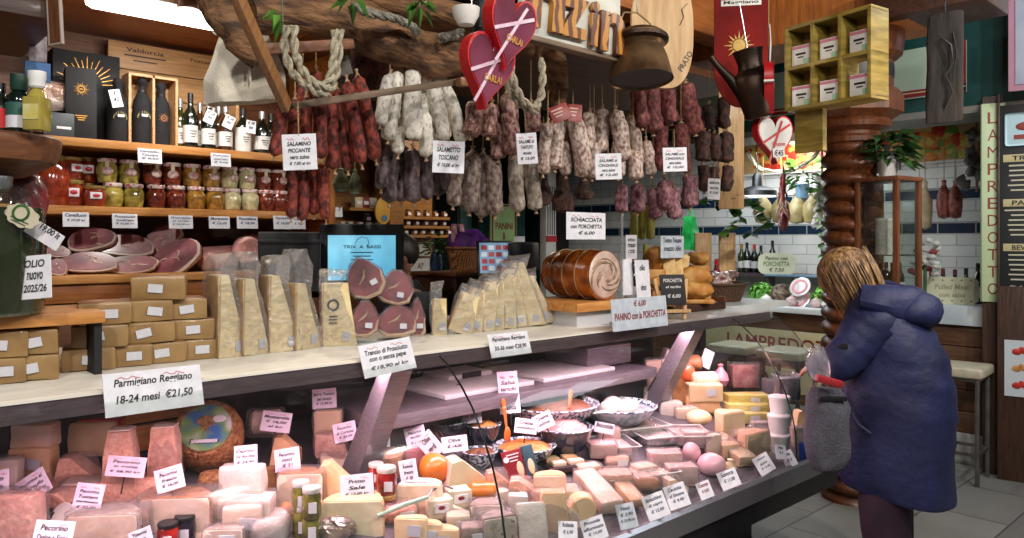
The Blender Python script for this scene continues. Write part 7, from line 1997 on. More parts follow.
def stool(loc, rz, label):
 t = thing('bar_stool', label, 'stool', loc, rz)
 b = MB(); b.box((0, 0, .735), (.36, .36, .07), bev=.025, seg=3); b.build('seat', mat('cream_leatherette', '#b4ac94', '#c4bca4', scale=20, rough=.4, coat=.2), t)
 SM = mat('stool_metal', '#6a6462', '#7c7672', scale=10, rough=.35, metal=.7)
 for sx in (-1, 1):
  for sy in (-1, 1):
   b = MB(); b.box((sx * .145, sy * .145, .35), (.025, .025, .70), bev=.003); b.build('leg', SM, t)
 b = MB()
 for sx in (-1, 1):
  b.box((sx * .145, 0, .20), (.018, .27, .018)); b.box((0, sx * .145, .20), (.27, .018, .018)); b.box((0, sx * .145, .69), (.29, .02, .02)); b.box((sx * .145, 0, .69), (.02, .29, .02))
 b.build('stretcher', SM, t)
 return t
p = onZ(960, 464, 0)
s1 = stool((5.72, uvx(958, 5.72), 0), R_(4), 'cream-seated bar stool standing beside the person in the navy parka')
for x, lb in ((738, 'cream-seated bar stool seen through the end glass, farther from the person'), (788, 'cream-seated bar stool seen through the end glass, before the lettered board')):
 dup(s1, (5.55, uvx(x, 5.55), 0), R_(2), lb)
p0, p1 = onU(993, 103, 5.94), onU(993, 302, 5.94)
t = thing('lampredotto_sign', 'tall narrow green sign spelling LAMPREDOTTO downwards at the stall corner', 'sign', (5.94, p0.y, 0), rot=(0, 0, R_(-72)))
b = MB(); b.box((0, .02, (p0.z + p1.z) / 2), (.145, .025, p0.z - p1.z), bev=.003); b.build('board', SIGN_G, t)
for k, ch in enumerate('LAMPREDOTTO'):
 lettering(t, ch, .062, .078, MATS['sign_red'], y=.006, cz=p0.z - .10 - k * (p0.z - p1.z - .19) / 10, shear=0, bold=0, name='letter')
b = MB()
for sx in (-1, 1): b.box((sx * .068, .006, (p0.z + p1.z) / 2), (.004, .003, p0.z - p1.z))
b.build('edge_line', LEAF_D, t)
b = MB(); b.box((.0, .047, 1.3), (.12, .025, 2.6), bev=.003); b.build('mounting_post', W_DARK_V, t)
pm0, pm1 = onU(1008, 118, 5.9), onU(1008, 330, 5.9)
WM = .62
t = thing('menu_board', 'tall black menu board with cream headings beside the green sign', 'sign', (5.98, pm0.y - .25, 0), rot=(0, 0, R_(-78)))
zt, zb = 2.52, .82
b = MB(); b.box((0, .02, (zt + zb) / 2), (WM, .03, zt - zb), bev=.003); b.build('board', mat('menu_black', '#14161a', '#1c2024', scale=4, rough=.45), t)
b = MB()
for sx in (-1, 1): b.box((sx * (WM / 2 + .006), .022, 1.3), (.014, .035, 2.6), bev=.003)
b.build('side_post', W_DARK_V, t)
b = MB(); b.box((-.15, .002, zt - .17), (.26, .004, .22), bev=.02); lg = b.build('logo_plate', mat('pale_blue_plate', '#a8c4cc', rough=.5), t)
b = MB(); b.ell((-.15, -.003, zt - .15), (.07, .003, .03)); b.ell((-.10, -.003, zt - .12), (.03, .003, .03)); b.box((-.15, -.002, zt - .22), (.16, .002, .03)); b.build('emblem', MATS['sign_red'], lg)
MENU = mat('menu_print', '#b8b49c', rough=.6)
z = zt - .36
for k, hd in enumerate(('TRIPPA', 'PANINI', 'BEVANDE')):
 b = MB(); b.box((-.14, .003, z), (.30, .003, .05), bev=.001); h_ = b.build('heading_plate', mat('heading_cream', '#b8ac80', rough=.5), t)
 lettering(h_, hd, .2, .032, INK, y=.0, cx=-.14, cz=z, shear=0)
 b = MB()
 rnd = random.Random(k)
 for j in range(6):
  b.box((-.25 + rnd.uniform(.06, .09), .003, z - .05 - j * .033), (rnd.uniform(.14, .2), .002, .010)); b.box((.1, .003, z - .05 - j * .033), (.05, .002, .010))
 b.build('menu_lines', MENU, t)
 z -= .30
lettering(t, 'PANINI', .24, .05, MENU, y=.002, cx=-.13, cz=z + .02, shear=0)
lettering(t, 'SPECIALI', .28, .05, MENU, y=.002, cx=-.13, cz=z - .05, shear=0)
b = MB(); b.box((-.13, .003, z - .22), (.24, .004, .22)); ph = b.build('food_photo', mat('meat_photo', '#5c2818', '#c8986c', scale=14, rough=.4), t)
t = thing('food_poster', 'white poster of red prawn dishes on the low panel under the menu board', 'poster', (5.93, pm0.y - .25, 0), rot=(0, 0, R_(-78)))
b = MB(); b.box((0, .02, .65), (.62, .03, 1.3), bev=.003); b.build('panel', W_DARK_V, t)
zt2, zb2 = onU(1015, 340, 5.9).z, onU(1015, 396, 5.9).z
b = MB(); b.box((-.07, -.002, (zt2 + zb2) / 2), (.40, .008, zt2 - zb2)); po = b.build('white_sheet', mat('poster_white', '#c4ccd0', rough=.4), t)
for k in range(3):
 b = MB(); zz = zt2 - (zt2 - zb2) * (.2 + .3 * k)
 for j in range(6): b.ell((-.20 + .035 * j, -.008, zz + .012 * math.sin(j * 2.1)), (.03, .004, .022), rot=(0, j * .5, 0), u=10, v=6)
 b.build('dish_picture', mat('prawn_%d' % (k % 2), ['#a01c18', '#a8642c'][k % 2], ['#d04030', '#c89858'][k % 2], scale=30, rough=.4), po)
b = MB(); b.box((6.08, 2.2, 3.15), (.12, 7.6, 1.2), bev=.004); struct(b.build('trim_fascia', TEAL))
b = MB(); b.box((6.25, 2.2, 2.53), (.5, 7.6, .05)); struct(b.build('trim_soffit', mat('grey_soffit', '#6c6c68', '#7c7a74', scale=4, rough=.5), smooth=0))
v0, v1 = uvx(966, 6.0), 6.0
zz0, zz1 = onU(925, 97, 6.0).z, onU(925, 55, 6.0).z
t = thing('fascia_board', 'long pale green fascia board with a red stripe over the tripe stall', 'sign', (6.0, (v0 + v1) / 2, 0), rot=(0, 0, R_(-90)))
b = MB(); b.box((0, .01, (zz0 + zz1) / 2 + .03), (v1 - v0, .02, zz1 - zz0 + .06), bev=.003); b.build('board', mat('mint_board', '#98ac9c', '#a4b8a6', scale=4, rough=.5), t)
b = MB(); b.box((0, -.002, zz0 + .035), (v1 - v0, .008, .05)); b.box(((v1 - v0) / 2 - .03, -.002, (zz0 + zz1) / 2 + .03), (.06, .008, zz1 - zz0 + .06)); b.build('red_stripe', mat('stripe_red', '#7c2428', rough=.5), t)
b = MB(); b.box((0, -.005, zz0 + .04), (v1 - v0, .003, .008)); b.build('gold_line', MATS['cream_board'], t)
b = MB(); b.lathe([(0, 0), (.055, 0), (.055, .004), (0, .004)], 20, M=Tm((v1 - v0) / 2 - .62 + .02, -.004, (zz0 + zz1) / 2 + .03) @ Rm(PI / 2, 0, 0)); b.build('red_dot', MATS['stripe_red'], t)
p = onU(1022, 40, 5.85)
t = thing('framed_board', 'pink-rimmed pale board hanging high over the menu board', 'sign', (5.85, p.y - .28, p.z + .02), rot=(0, 0, R_(-80)))
b = MB(); b.box((0, .01, 0), (.7, .02, .72), bev=.01); b.build('rim', mat('pink_rim', '#a87a8c', rough=.4), t)
b = MB(); b.box((0, -.004, 0), (.62, .008, .64), bev=.004); b.build('face', mat('pale_face', '#8c92a4', '#a4a8b4', scale=3, rough=.4), t)
VEG = mat('vegetable_print', '#a83018', '#c8a838', scale=6.0, rough=.35, c3='#d87830', detail=2, lo=.38, hi=.62)
vA, vB = uvx(988, 7.28), uvx(742, 7.28)
t = thing('food_banner', 'long printed banner of colourful vegetables along the top of the tiled wall', 'banner', (7.28, (vA + vB) / 2, 2.47), rot=(0, 0, R_(-90)))
b = MB(); b.box((0, 0, 0), (vB - vA, .02, .33)); b.build('sheet', mat('banner_base', '#b89060', '#c8b080', scale=5, rough=.4), t)
rnd = random.Random(3)
VM = [mat('veg_%d' % k, c, d, scale=20, rough=.35) for k, (c, d) in enumerate((('#a82818', '#c84028'), ('#c87020', '#d89040'), ('#b8a030', '#d0c060'), ('#5c7c28', '#88a048')))]
for k in range(4):
 b = MB()
 for j in range(44):
  r = rnd.uniform(.03, .085)
  b.ell((rnd.uniform(-.48, .48) * (vB - vA), -.012, rnd.uniform(-.11, .10)), (r, .006, r * .8), u=10, v=6)
 b.build('print_pattern', VM[k], t)
b = MB(); b.box((0, -.012, -.172), (vB - vA, .03, .016)); b.box((0, -.012, .172), (vB - vA, .03, .016)); b.build('banner_edge', WHITE_P, t)
SZ = 1.28
v0, v1 = uvx(842, 7.1), uvx(700, 7.1)
t = thing('bottle_shelf', 'thin dark shelf on the tiled wall carrying wine bottles', 'shelf', (7.14, (v0 + v1) / 2, SZ))
b = MB(); b.box((0, 0, -.015), (.32, v1 - v0, .03), bev=.003); b.build('board', STEEL_D, t)
for k in range(3):
 b = MB(); b.prism([(-.02, -.03), (.15, -.03), (.15, -.16)], .02); b.build('bracket', STEEL_D, t, loc=(0, (-.4 + .4 * k) * (v1 - v0), 0))
for k, (x, h, gl, cp, lb) in enumerate(((733, .30, BGL, RED, 'first wine bottle on the wall shelf, with a red cap, beside the upright boards'), (741, .29, BGG, LG, 'second wine bottle on the wall shelf, with a golden cap'), (748, .31, BGL, BLACK, 'third wine bottle on the wall shelf, with a white label'), (754, .29, BGL, RED, 'fourth wine bottle on the wall shelf, half behind the oval sign'), (762, .28, BGL, BLACK, 'fifth wine bottle on the wall shelf, behind the oval sign'), (772, .33, BGL, BLACK, 'sixth and tallest wine bottle on the wall shelf'))):
 p = onU(x, 260, 7.1)
 wine_bottle((7.08 + .03 * (k % 2), p.y, SZ + .0005), h, lb, gl, cp, r=.038, lz=.28, lh=.24)
p = onU(776, 260, 6.95); s = depth(p) / FOC
t = thing('porchetta_sign', 'cream oval-cornered sign reading PORCHETTA €7,50 leaning on the bottle shelf', 'sign', (6.96, p.y, SZ + .10), rot=(0, 0, R_(-72)))
w, h = 36 * s, 22 * s
pl = [(w / 2 * math.copysign(abs(math.cos(a)) ** .5, math.cos(a)), h / 2 * math.copysign(abs(math.sin(a)) ** .5, math.sin(a))) for a in [2 * PI * k / 40 for k in range(40)]]
b = MB(); b.prism(pl, .012); b.build('board', mat('cream_sign', '#b4b498', '#c4c4a8', scale=5, rough=.5), t)
lettering(t, 'Panino con', w * .6, h * .16, INK, y=-.002, cz=h * .26)
lettering(t, 'PORCHETTA', w * .7, h * .22, LEAF_D, y=-.002, cz=0, shear=0)
lettering(t, '€ 7,50', w * .4, h * .2, INK, y=-.002, cz=-h * .28)
VZ = 1.0425
v0, v1 = uvx(838, CU + .1), uvx(742, CU + .1)
t = thing('glass_guard', 'low glass guard with a bluish rail along the salad end of the counter', 'guard', (CU + .5, (v0 + v1) / 2, VZ))
b = MB(); b.box((.0, 0, .12), (.008, v1 - v0, .24)); b.build('glass_sheet', GLASS, t)
b = MB(); b.box((0, 0, .245), (.03, v1 - v0, .02), bev=.003); b.build('rail', mat('bluish_rail', '#6c8ca4', '#7c9cb0', scale=6, rough=.3, metal=.3), t)
def lettuce(x, y, wpx, lb, seed, m=LETT):
 p = onU(x, y, CU + .25); s = depth(p) / FOC; R = wpx / 2 * s
 t = thing('lettuce_head', lb, 'vegetable', (CU + .25, p.y, VZ))
 b = MB()
 rnd = random.Random(seed)
 for k in range(46):
  th = rnd.uniform(0, 2 * PI); ph = rnd.uniform(.05, 1.5)
  d = Vector((math.cos(th) * math.sin(ph), math.sin(th) * math.sin(ph), math.cos(ph)))
  c = d * R * rnd.uniform(.55, .9) + Vector((0, 0, R * .45))
  sz = R * rnd.uniform(.28, .42)
  M = Tm(*c) @ d.to_track_quat('Z', 'Y').to_matrix().to_4x4()
  b.grid(lambda i, j: M @ Vector(((i - .5) * sz * 2, (j - .5) * sz * 2, .012 * math.sin(11 * i + k) * math.cos(9 * j) + .02 * (i - .5) ** 2)), 4, 4)
 b.build('leaves', m, t, smooth=0)
 b = MB(); b.ell((0, 0, R * .45), (R * .7, R * .7, R * .44)); b.build('heart', m, t)
lettuce(762, 290, 28, 'dark curly green lettuce on the counter below the bottle shelf', 3)
lettuce(825, 289, 28, 'bright green lettuce on the counter beside the spiral column', 4, mat('bright_lettuce', '#4c9c24', '#90c850', scale=20, rough=.5, bump=.6))
p = onU(782, 292, CU + .28); s = depth(p) / FOC
t = thing('artichoke_bunch', 'brown-purple leafy vegetable between the lettuce and the wrapped rounds', 'vegetable', (CU + .26, p.y, VZ))
b = MB(); b.ell((0, 0, 8 * s), (11 * s, 10 * s, 11 * s)); b.jit(.03, 14, 2); b.jit(.015, 40, 3); b.build('leaves', mat('brown_leaf', '#3c2a20', '#7c6a50', scale=20, rough=.6, bump=.5), t, smooth=0)
for k, (x, y, lb) in enumerate(((801, 285, 'round film-wrapped dish on top of another beside the bright lettuce'), (801, 298, 'round film-wrapped dish at the bottom beside the bright lettuce'))):
 p = onU(x, y, CU + .2); s = depth(p) / FOC
 t = thing('wrapped_dish', lb, 'dish', (CU + .2, p.y, VZ + (.105 if k == 0 else 0) + .05), rot=(R_(0), R_(-60), R_(0)))
 b = MB(); b.lathe([(0, -.025), (.07, -.025), (.095, .02), (.09, .025), (0, .03)], 24); b.build('dish', mat('pale_dish', '#a89c98', '#ccc4c0', scale=16, rough=.3, coat=.6), t)
 b = MB(); b.lathe([(.05, .032), (.06, .034), (.07, .031)], 24, cap=False); b.build('pink_print', PINK_MARK, t)
for k, x in enumerate((765, 815, 826, 790)):
 p = onU(x, 303, CU + .1); s = depth(p) / FOC
 t = thing('small_vegetable', ['white onion before the dark curly lettuce', 'pale turnip before the bright lettuce', 'pinkish turnip beside the spiral column', 'white bulb before the wrapped rounds'][k], 'vegetable', (CU + .12, p.y, VZ))
 b = MB(); b.lathe([(0, 0), (4 * s, .004), (6 * s, 4 * s), (4.6 * s, 7.6 * s), (1.2 * s, 9.5 * s), (0, 11 * s)], 14, cap=False); b.build('bulb', mat('bulb_%d' % (k % 2), ['#c0bcb4', '#b89898'][k % 2], ['#d4d0c8', '#ccb4b0'][k % 2], scale=12, rough=.4), t)
 b = MB(); b.tube([(0, 0, 10.5 * s), (.004, 0, 13 * s)], .003, 5); b.build('stalk', LEAF, t)
MZ = 1.1405
for k, (x, h, gl, cp, lb) in enumerate(((931, .24, BGL, W_BROWN, 'first wine bottle on the marble corner, beside the parka hood'), (943, .255, BGL, mat('dull_red_cap', '#6c2a2c', rough=.4), 'second wine bottle on the marble corner, with a dull red cap'), (955, .25, BGL, mat('plum_cap', '#5c1c38', rough=.4), 'third wine bottle on the marble corner, with a plum cap'), (966, .26, BGL, mat('blue_black_cap', '#1c2434', rough=.4), 'fourth wine bottle on the marble corner, with a blue-black cap'), (978, .30, BGL, BLACK, 'tall dark wine bottle at the marble corner beside the green sign'))):
 u = CU + .22
 p = onU(x, 280, u)
 wine_bottle((u, p.y, MZ), h, lb, gl, cp, r=.036)
p = onU(952, 290, CU + .06); s = depth(p) / FOC
t = thing('hours_sign', 'cream cut-cornered sign with faint writing before the bottles on the marble corner', 'sign', (CU + .06, p.y, MZ + 13.5 * s), rot=(0, 0, R_(-68)))
w, h = 46 * s, 27 * s; q = .03
b = MB(); b.prism([(-w / 2 + q, -h / 2), (w / 2 - q, -h / 2), (w / 2, -h / 2 + q), (w / 2, h / 2 - q), (w / 2 - q, h / 2), (-w / 2 + q, h / 2), (-w / 2, h / 2 - q), (-w / 2, -h / 2 + q)], .014); b.build('board', MATS['cream_sign'], t)
lettering(t, 'Pulled Meat', w * .66, h * .2, mat('faint_ink', '#8c8c74', rough=.6), y=-.002, cz=h * .14)
lettering(t, 'con salsa', w * .5, h * .16, MATS['faint_ink'], y=-.002, cz=-h * .16)
b = MB()
for k in range(5):
 for sg in (-1, 1): b.ell(((-.36 + .18 * k) * w, -.001, sg * h * .38), (.006, .002, .005), u=8, v=5)
b.build('olive_dots', INK, t)
cp_ = at(851, 240, 4.75)
colx, coly = cp_.x, cp_.y
tc_ = thing('spiral_column', 'thick carved wooden screw column standing beside the person in the parka', 'column', (colx, coly, 0))
b = MB()
nt_, seg = 220, 24
zt_ = 2.21
rings = []
for j in range(nt_ + 1):
 z = zt_ * j / nt_
 ring = []
 for k in range(seg):
  a = 2 * PI * k / seg
  r = .135 + .042 * abs(math.sin((z / .095 * 2 * PI + a) / 2)) ** .8
  ring.append((r * math.cos(a), r * math.sin(a), z))
 rings.append(ring)
b.loft(rings); b.build('screw_shaft', W_COL, tc_, smooth=50)
b = MB(); b.lathe([(.15, 2.19), (.185, 2.21), (.185, 2.24), (.17, 2.255), (.17, 2.275), (.225, 2.30), (.235, 2.33), (.22, 2.35)], 32); b.build('neck_ring', W_COL, tc_)
b = MB(); b.lathe([(.22, 2.34), (.295, 2.39), (.295, 2.49), (.26, 2.54)], 8, ph=PI / 8); b.build('capital_block', W_COL, tc_, smooth=0)
b = MB(); b.lathe([(.24, 2.54), (.24, 2.70), (.29, 2.74), (.30, 2.82), (.30, 2.88)], 32); b.build('capital_ring', W_COL, tc_)
b = MB(); b.lathe([(.243, 2.60), (.246, 2.64), (.243, 2.68)], 32, cap=False); b.build('black_band', BLACK, tc_)
b = MB(); b.box((colx + .1, coly + 1.4, 3.12), (.5, 3.6, .48), bev=.01); struct(b.build('trim_beam', W_ORANGE_V))
b = MB(); b.box((2.9, 2.75, 3.12), (4.2, .18, .46), bev=.01); struct(b.build('trim_beam', W_ORANGE))
b = MB(); b.box((3.4, 3.6, 2.7), (3.0, 1.6, .05)); struct(b.build('trim_soffit', W_BROWN, smooth=0))
b = MB(); b.box((colx - .02, coly - .5, 2.98), (.46, .6, .2), bev=.01); struct(b.build('trim_beam', W_DARK))
v_s = None
A = at(786, 60, 3.55); B_ = at(869, 60, 3.2)
d = (B_ - A); d.z = 0; Wd = d.length
p = (A + B_) / 2
ang = math.atan2(d.y, d.x)
YG = mat('yellow_green_wood', '#6c5a1c', '#98823a', scale=7, rough=.5, stretch=(1, 1, 6), bump=.2)
t = thing('compartment_shelf', 'yellow-green wooden compartment shelf hung before the column capital', 'shelf', (p.x, p.y, 0), ang)
zt0, zb0 = 2.50, 2.14
zt0 = at(832, 20, 3.4).z; zb0 = at(832, 104, 3.4).z
Hs = zt0 - zb0; zc = (zt0 + zb0) / 2
dp = .13
for k in range(4):
 b = MB(); b.box((-Wd / 2 + Wd * k / 3, dp / 2, zc), (.018, dp, Hs), bev=.002); b.build('upright', YG, t)
for k in range(3):
 b = MB(); b.box((0, dp / 2, zb0 + Hs * k / 2), (Wd + .018, dp - .001, .018), bev=.002); b.build('shelf_board', YG, t)
b = MB(); b.box((-Wd * .17, dp - .008, zc), (Wd * .62, .01, Hs)); b.box((Wd * .33, dp - .008, zc + Hs * .25), (Wd * .31, .01, Hs * .5)); b.build('back_panel', wood('amber_back', '#7c5a1c', '#a87e30', 0), t)
b = MB(); b.box((-Wd * .38, dp * .6, zb0 - .10), (.10, .03, .20)); b.box((-Wd * .20, dp * .6, zb0 - .10), (.05, .03, .20)); b.build('hanging_boards', YG, t)
M_ = Matrix.Translation(Vector((p.x, p.y, 0))) @ Rm(0, 0, ang)
pos = ['top row, end by the hanging heart', 'top row, middle', 'top row, end by the dark log', 'bottom row, end by the hanging heart', 'bottom row, middle', 'bottom row, end by the dark log']
first = None
for r_ in range(2):
 for k in range(3):
  q = M_ @ Vector((-Wd / 2 + Wd * (k + .5) / 3 - .012 + .01 * k, .062, zb0 + .0095 + (Hs / 2 if r_ == 0 else 0)))
  lb = 'white soap-like carton in the %s of the yellow-green shelf' % pos[r_ * 3 + k]
  if first is None:
   first = thing('white_carton', lb, 'box', q, ang + R_(4), 'white cartons on the yellow-green shelf')
   b = MB(); b.box((0, 0, .048), (.092, .07, .096), bev=.002); b.build('carton', WHITE, first)
   b = MB(); b.box((0, -.036, .086), (.09, .002, .012)); b.box((.028, -.036, .018), (.03, .002, .026), mi=1); pr = b.build('print', [mat('carton_pink', '#c87890', rough=.5), mat('carton_green', '#9cc4a0', rough=.5)], first)
   b = MB(); b.box((0, -.0365, .055), (.05, .002, .009)); b.box((0, -.0365, .04), (.03, .002, .005)); b.build('dark_print', INK, first)
  else:
   dup(first, q, ang + R_(4 - 3 * k + 5 * r_), lb)
P0, P1 = at(945, 14, 3.7), at(944, 122, 3.75)
t = thing('hanging_beam_log', 'dark rough squared log hanging upright with black iron hooks before the teal fascia', 'log', P0)
t.rotation_euler = (P1 - P0).to_track_quat('-Z', 'Y').to_euler()
L = (P1 - P0).length
b = MB(); b.box((0, 0, -L / 2), (.15, .13, L), bev=.012); b.sub(3); b.jit(.012, 9, 3); b.jit(.005, 40, 4); b.build('log_body', mat('dark_log_wood', '#0c0807', '#201511', scale=7, rough=.8, bump=.7, stretch=(5, 5, .8)), t)  # near-black tone over the whole log
b = MB(); b.tube([(-.02, -.07, -.12), (.02, -.085, -.16), (.03, -.08, -.24), (.0, -.075, -.30), (.03, -.08, -.38), (.0, -.07, -.46)], .005, 6); b.tube([(.03, -.07, -.1), (.045, -.08, -.2), (.03, -.075, -.33)], .004, 6); b.build('iron_hook', BLACK, t)
b = MB(); b.tube([(0, 0, -.01), (0, 0, .6)], .004, 6); b.build('iron_rod', BLACK, t)
LB_ = at(888, 270, 4.55)
LH0, LH1 = at(888, 300, 4.55).z, at(888, 178, 4.55).z
t = thing('lantern_cabinet', 'dark wooden glazed lantern cabinet behind the person, under the potted plant', 'cabinet', (LB_.x, LB_.y, 0), R_(-8))
w_, dd = .245, .235
b = MB(); b.box((0, 0, LH0 / 2), (w_ * .8, dd * .8, LH0), bev=.004); b.build('pedestal', W_DARK_V, t)
for sx in (-1, 1):
 for sy in (-1, 1):
  b = MB(); b.box((sx * w_ / 2, sy * dd / 2, (LH0 + LH1) / 2), (.03, .03, LH1 - LH0), bev=.003); b.build('corner_post', W_BROWN_V, t)
for z in (LH0 + .012, LH1 - .012):
 b = MB(); b.box((0, 0, z), (w_ + .04, dd + .04, .025), bev=.003); b.build('frame_board', W_BROWN, t)
b = MB()
for sx in (-1, 1):
 b.box((sx * w_ / 2, 0, (LH0 + LH1) / 2), (.004, dd - .03, LH1 - LH0 - .05)); b.box((0, sx * dd / 2, (LH0 + LH1) / 2), (w_ - .03, .004, LH1 - LH0 - .05))
b.build('glass_panes', GLASS, t)
b = MB(); b.box((-.03, dd / 2 - .03, (LH0 + LH1) / 2), (w_ * .62, .01, LH1 - LH0 - .05)); b.build('back_board', W_DARK_V, t)
b = MB(); b.box((0, 0, LH0 + .27), (w_ - .03, dd - .03, .006)); b.build('inner_shelf', GLASS_EDGE, t)
ti = thing('white_paper_roll', 'white diamond-patterned canister inside the lantern cabinet', 'canister', (LB_.x - .05, LB_.y + .0, LH0 + .2735))
b = MB(); b.lathe([(0, 0), (.05, 0), (.05, .2), (.045, .205), (0, .205)], 20); b.build('canister', mat('white_quilt', '#b8b6ae', '#cac8c0', scale=30, rough=.5, tex='voronoi'), ti)
b = MB(); b.lathe([(.051, .2), (.051, .215), (0, .217)], 20); b.build('lid', WHITE, ti)
for k, (dx, dy) in enumerate(((.05, .03), (.04, -.05), (-.04, -.04))):
 tt = wine_bottle((LB_.x + dx, LB_.y + dy, LH0 + .026), .2, ['first dark bottle in the bottom of the lantern cabinet', 'second dark bottle in the bottom of the lantern cabinet, at its corner', 'dark bottle under the canister in the lantern cabinet'][k], BGL, BLACK, r=.028)
pp = Vector((LB_.x, LB_.y, LH1 + .001))
t = thing('potted_plant', 'broad-leaved dark green plant in a white pot on the lantern cabinet', 'plant', pp)
b = MB(); b.lathe([(0, 0), (.045, 0), (.058, .05), (.062, .11), (.066, .115), (.06, .12), (.05, .10), (0, .10)], 22, cap=False); b.build('pot', mat('white_pot', '#b8bcc0', '#c8ccd0', scale=6, rough=.3, coat=.4), t)
b = MB(); leaves(b, 95, .10, .17, .12, 21, z0=.10, droop=.45, spread=1.0, wfac=.5); b.build('foliage', LEAF_D, t, smooth=0)
WU = 7.2
def hang_round(x, y, w, h, m, name, lb, cat, neck=True, u=6.9):
 p = onU(x, y, u); s = depth(p) / FOC
 t = thing(name, lb, cat, p)
 pr = [(0, -h / 2 * s), (w * .36 * s, -h * .45 * s), (w * .5 * s, -h * .18 * s), (w * .45 * s, h * .1 * s), (w * .2 * s, h * .3 * s), (w * .12 * s, h * .38 * s), (w * .18 * s, h * .46 * s), (0, h * .5 * s)]
 b = MB(); b.lathe(pr, 18, cap=False); b.jit(.008, 14, x); b.build('body', m, t)
 b = MB(); b.tube([(0, 0, h * .48 * s), (0, 0, h * .5 * s + .35)], .004, 5); b.build('string', TWINE, t)
 return t
CAC = mat('caciocavallo', '#7c6c40', '#a8986a', scale=9, rough=.5)
for k, x in enumerate((763, 781, 797, 812)):
 hang_round(x, 208, 19, 32, CAC, 'hanging_cheese', '%s tan gourd-shaped cheese hanging before the tiled wall, counted from the black lamp' % ORD[k], 'cheese')
hang_round(925, 205, 14, 50, mat('pale_long_salami', '#a8987c', '#c8b898', scale=16, rough=.6), 'hanging_sausage', 'long pale netted sausage hanging on the tiled wall beside the lantern cabinet', 'sausage')
for k, x in enumerate((944, 955)):
 hang_round(x, 199, 14, 40, mat('red_spotted_sausage', '#5c2018', '#a85c48', scale=26, rough=.5), 'hanging_sausage', ['red-brown spotted sausage hanging on the tiled wall, nearer the pale one'.replace('nearer', 'on the side of'), 'red-brown spotted sausage hanging on the tiled wall, on the side of the green sign'][k], 'sausage')
p = onU(757, 192, 6.6); s = depth(p) / FOC
t = thing('pendant_lamp', 'black pendant lamp with a flat dome shade under the low heart box', 'lamp', p)
b = MB(); b.lathe([(19 * s, -4 * s), (18.5 * s, 1 * s), (13 * s, 4 * s), (5 * s, 6 * s), (4.5 * s, 15 * s), (2.5 * s, 19 * s), (0, 19 * s)], 28, cap=False); b.build('lamp_shade', BLACK, t)
b = MB(); b.lathe([(0, -3.4 * s), (17.5 * s, -3.4 * s), (18.6 * s, -4.6 * s), (0, -4.8 * s)], 28, cap=False); b.build('diffuser', mat('lamp_white', '#f0f0ea', emit=1.2), t)
b = MB(); b.tube([(0, 0, 19 * s), (.02, 0, 30 * s), (-.02, 0, 40 * s), (0, 0, 52 * s)], .006, 6); b.build('cord', BLACK, t)
p0 = onU(783, 168, 6.3); p1 = onU(782, 223, 6.3)
t = thing('chilli_string', 'long string of dried dark red chillies hanging under the low heart box', 'chilli', p0)
b = MB(); rnd = random.Random(2); L = p0.z - p1.z
for k in range(60):
 f = k / 60; a = rnd.uniform(0, 6.28); z = -L * f
 r = .012 + .05 * f * (1 if f < .8 else (1 - f) * 4)
 b.tube([(0, 0, z + .02), (math.cos(a) * r, math.sin(a) * r, z - .03), (math.cos(a) * r * 1.3, math.sin(a) * r * 1.3, z - .09)], [.004, .009, .002], 6)
b.build('chillies', mat('dried_chilli', '#3c0c0c', '#7c2018', scale=14, rough=.4, coat=.3), t)
b = MB(); b.tube([(0, 0, -L), (0, 0, .5)], .004, 5); b.build('cord', TWINE, t)
p = onU(802, 191, 6.35); s = depth(p) / FOC
t = thing('ivy_pot', 'pale blue hanging pot with trailing green ivy before the tiled wall', 'plant', p)
b = MB(); b.lathe([(0, -7 * s), (5.5 * s, -7 * s), (7 * s, 5 * s), (7.4 * s, 7 * s), (6.6 * s, 7 * s), (0, 4 * s)], 18, cap=False); b.build('pot', mat('pale_blue_pot', '#7ca4c0', '#8cb0c8', scale=5, rough=.4), t)
b = MB(); leaves(b, 40, .14, .16, .10, 7, z0=.04, droop=.5); b.build('foliage', LEAF, t, smooth=0)
def vine(t, pts, n, size, seed, m=LEAF):
 rnd = random.Random(seed)
 b = MB(); b.tube(pts, .003, 5); b.build('stem', LEAF_D, t)
 b = MB()
 P = [Vector(q) for q in pts]
 for k in range(n):
  f = rnd.random() * (len(P) - 1); i = min(int(f), len(P) - 2)
  c = P[i].lerp(P[i + 1], f - i)
  a = rnd.uniform(0, 6.28)
  d = Vector((math.cos(a), math.sin(a), rnd.uniform(-.9, .1))).normalized()
  sd = d.cross(Vector((0, 0, 1))).normalized() * size * .42
  vs = [b.bm.verts.new(c + q) for q in (Vector((0, 0, 0)), d * size * .45 + sd, d * size, d * size * .45 - sd)]
  b.bm.faces.new((vs[0], vs[1], vs[2])); b.bm.faces.new((vs[0], vs[2], vs[3]))
 b.build('foliage', m, t, smooth=0)
vine(t, [(0, 0, .05), (.06, -.1, .02), (.08, -.14, -.2), (.06, -.17, -.42), (.08, -.16, -.55)], 42, .085, 4)
for k, (x, y, lb, m) in enumerate(((716, 210, 'ivy trailing behind the narrow salsicce card', LEAF), (742, 212, 'dark ivy trailing beside the tan paddle board', LEAF_D))):
 p = onU(x, y - 8, 4.6)
 t = thing('ivy_spray', lb, 'plant', p)
 vine(t, [(-.1, .1, .0), (0, 0, .06), (.08, -.08, .0), (.12, -.12, -.12), (.02, -.04, -.2)], 60, .08, 9 + k, m)
 b = MB(); b.tube([(0, 0, .05), (0, 0, .5)], .002, 5); b.build('cord', TWINE, t)
p0 = onU(822, 178, 6.5)
t = thing('garlic_braid', 'braid of white garlic bulbs hanging beside the spiral column', 'garlic', p0)
rnd = random.Random(4)
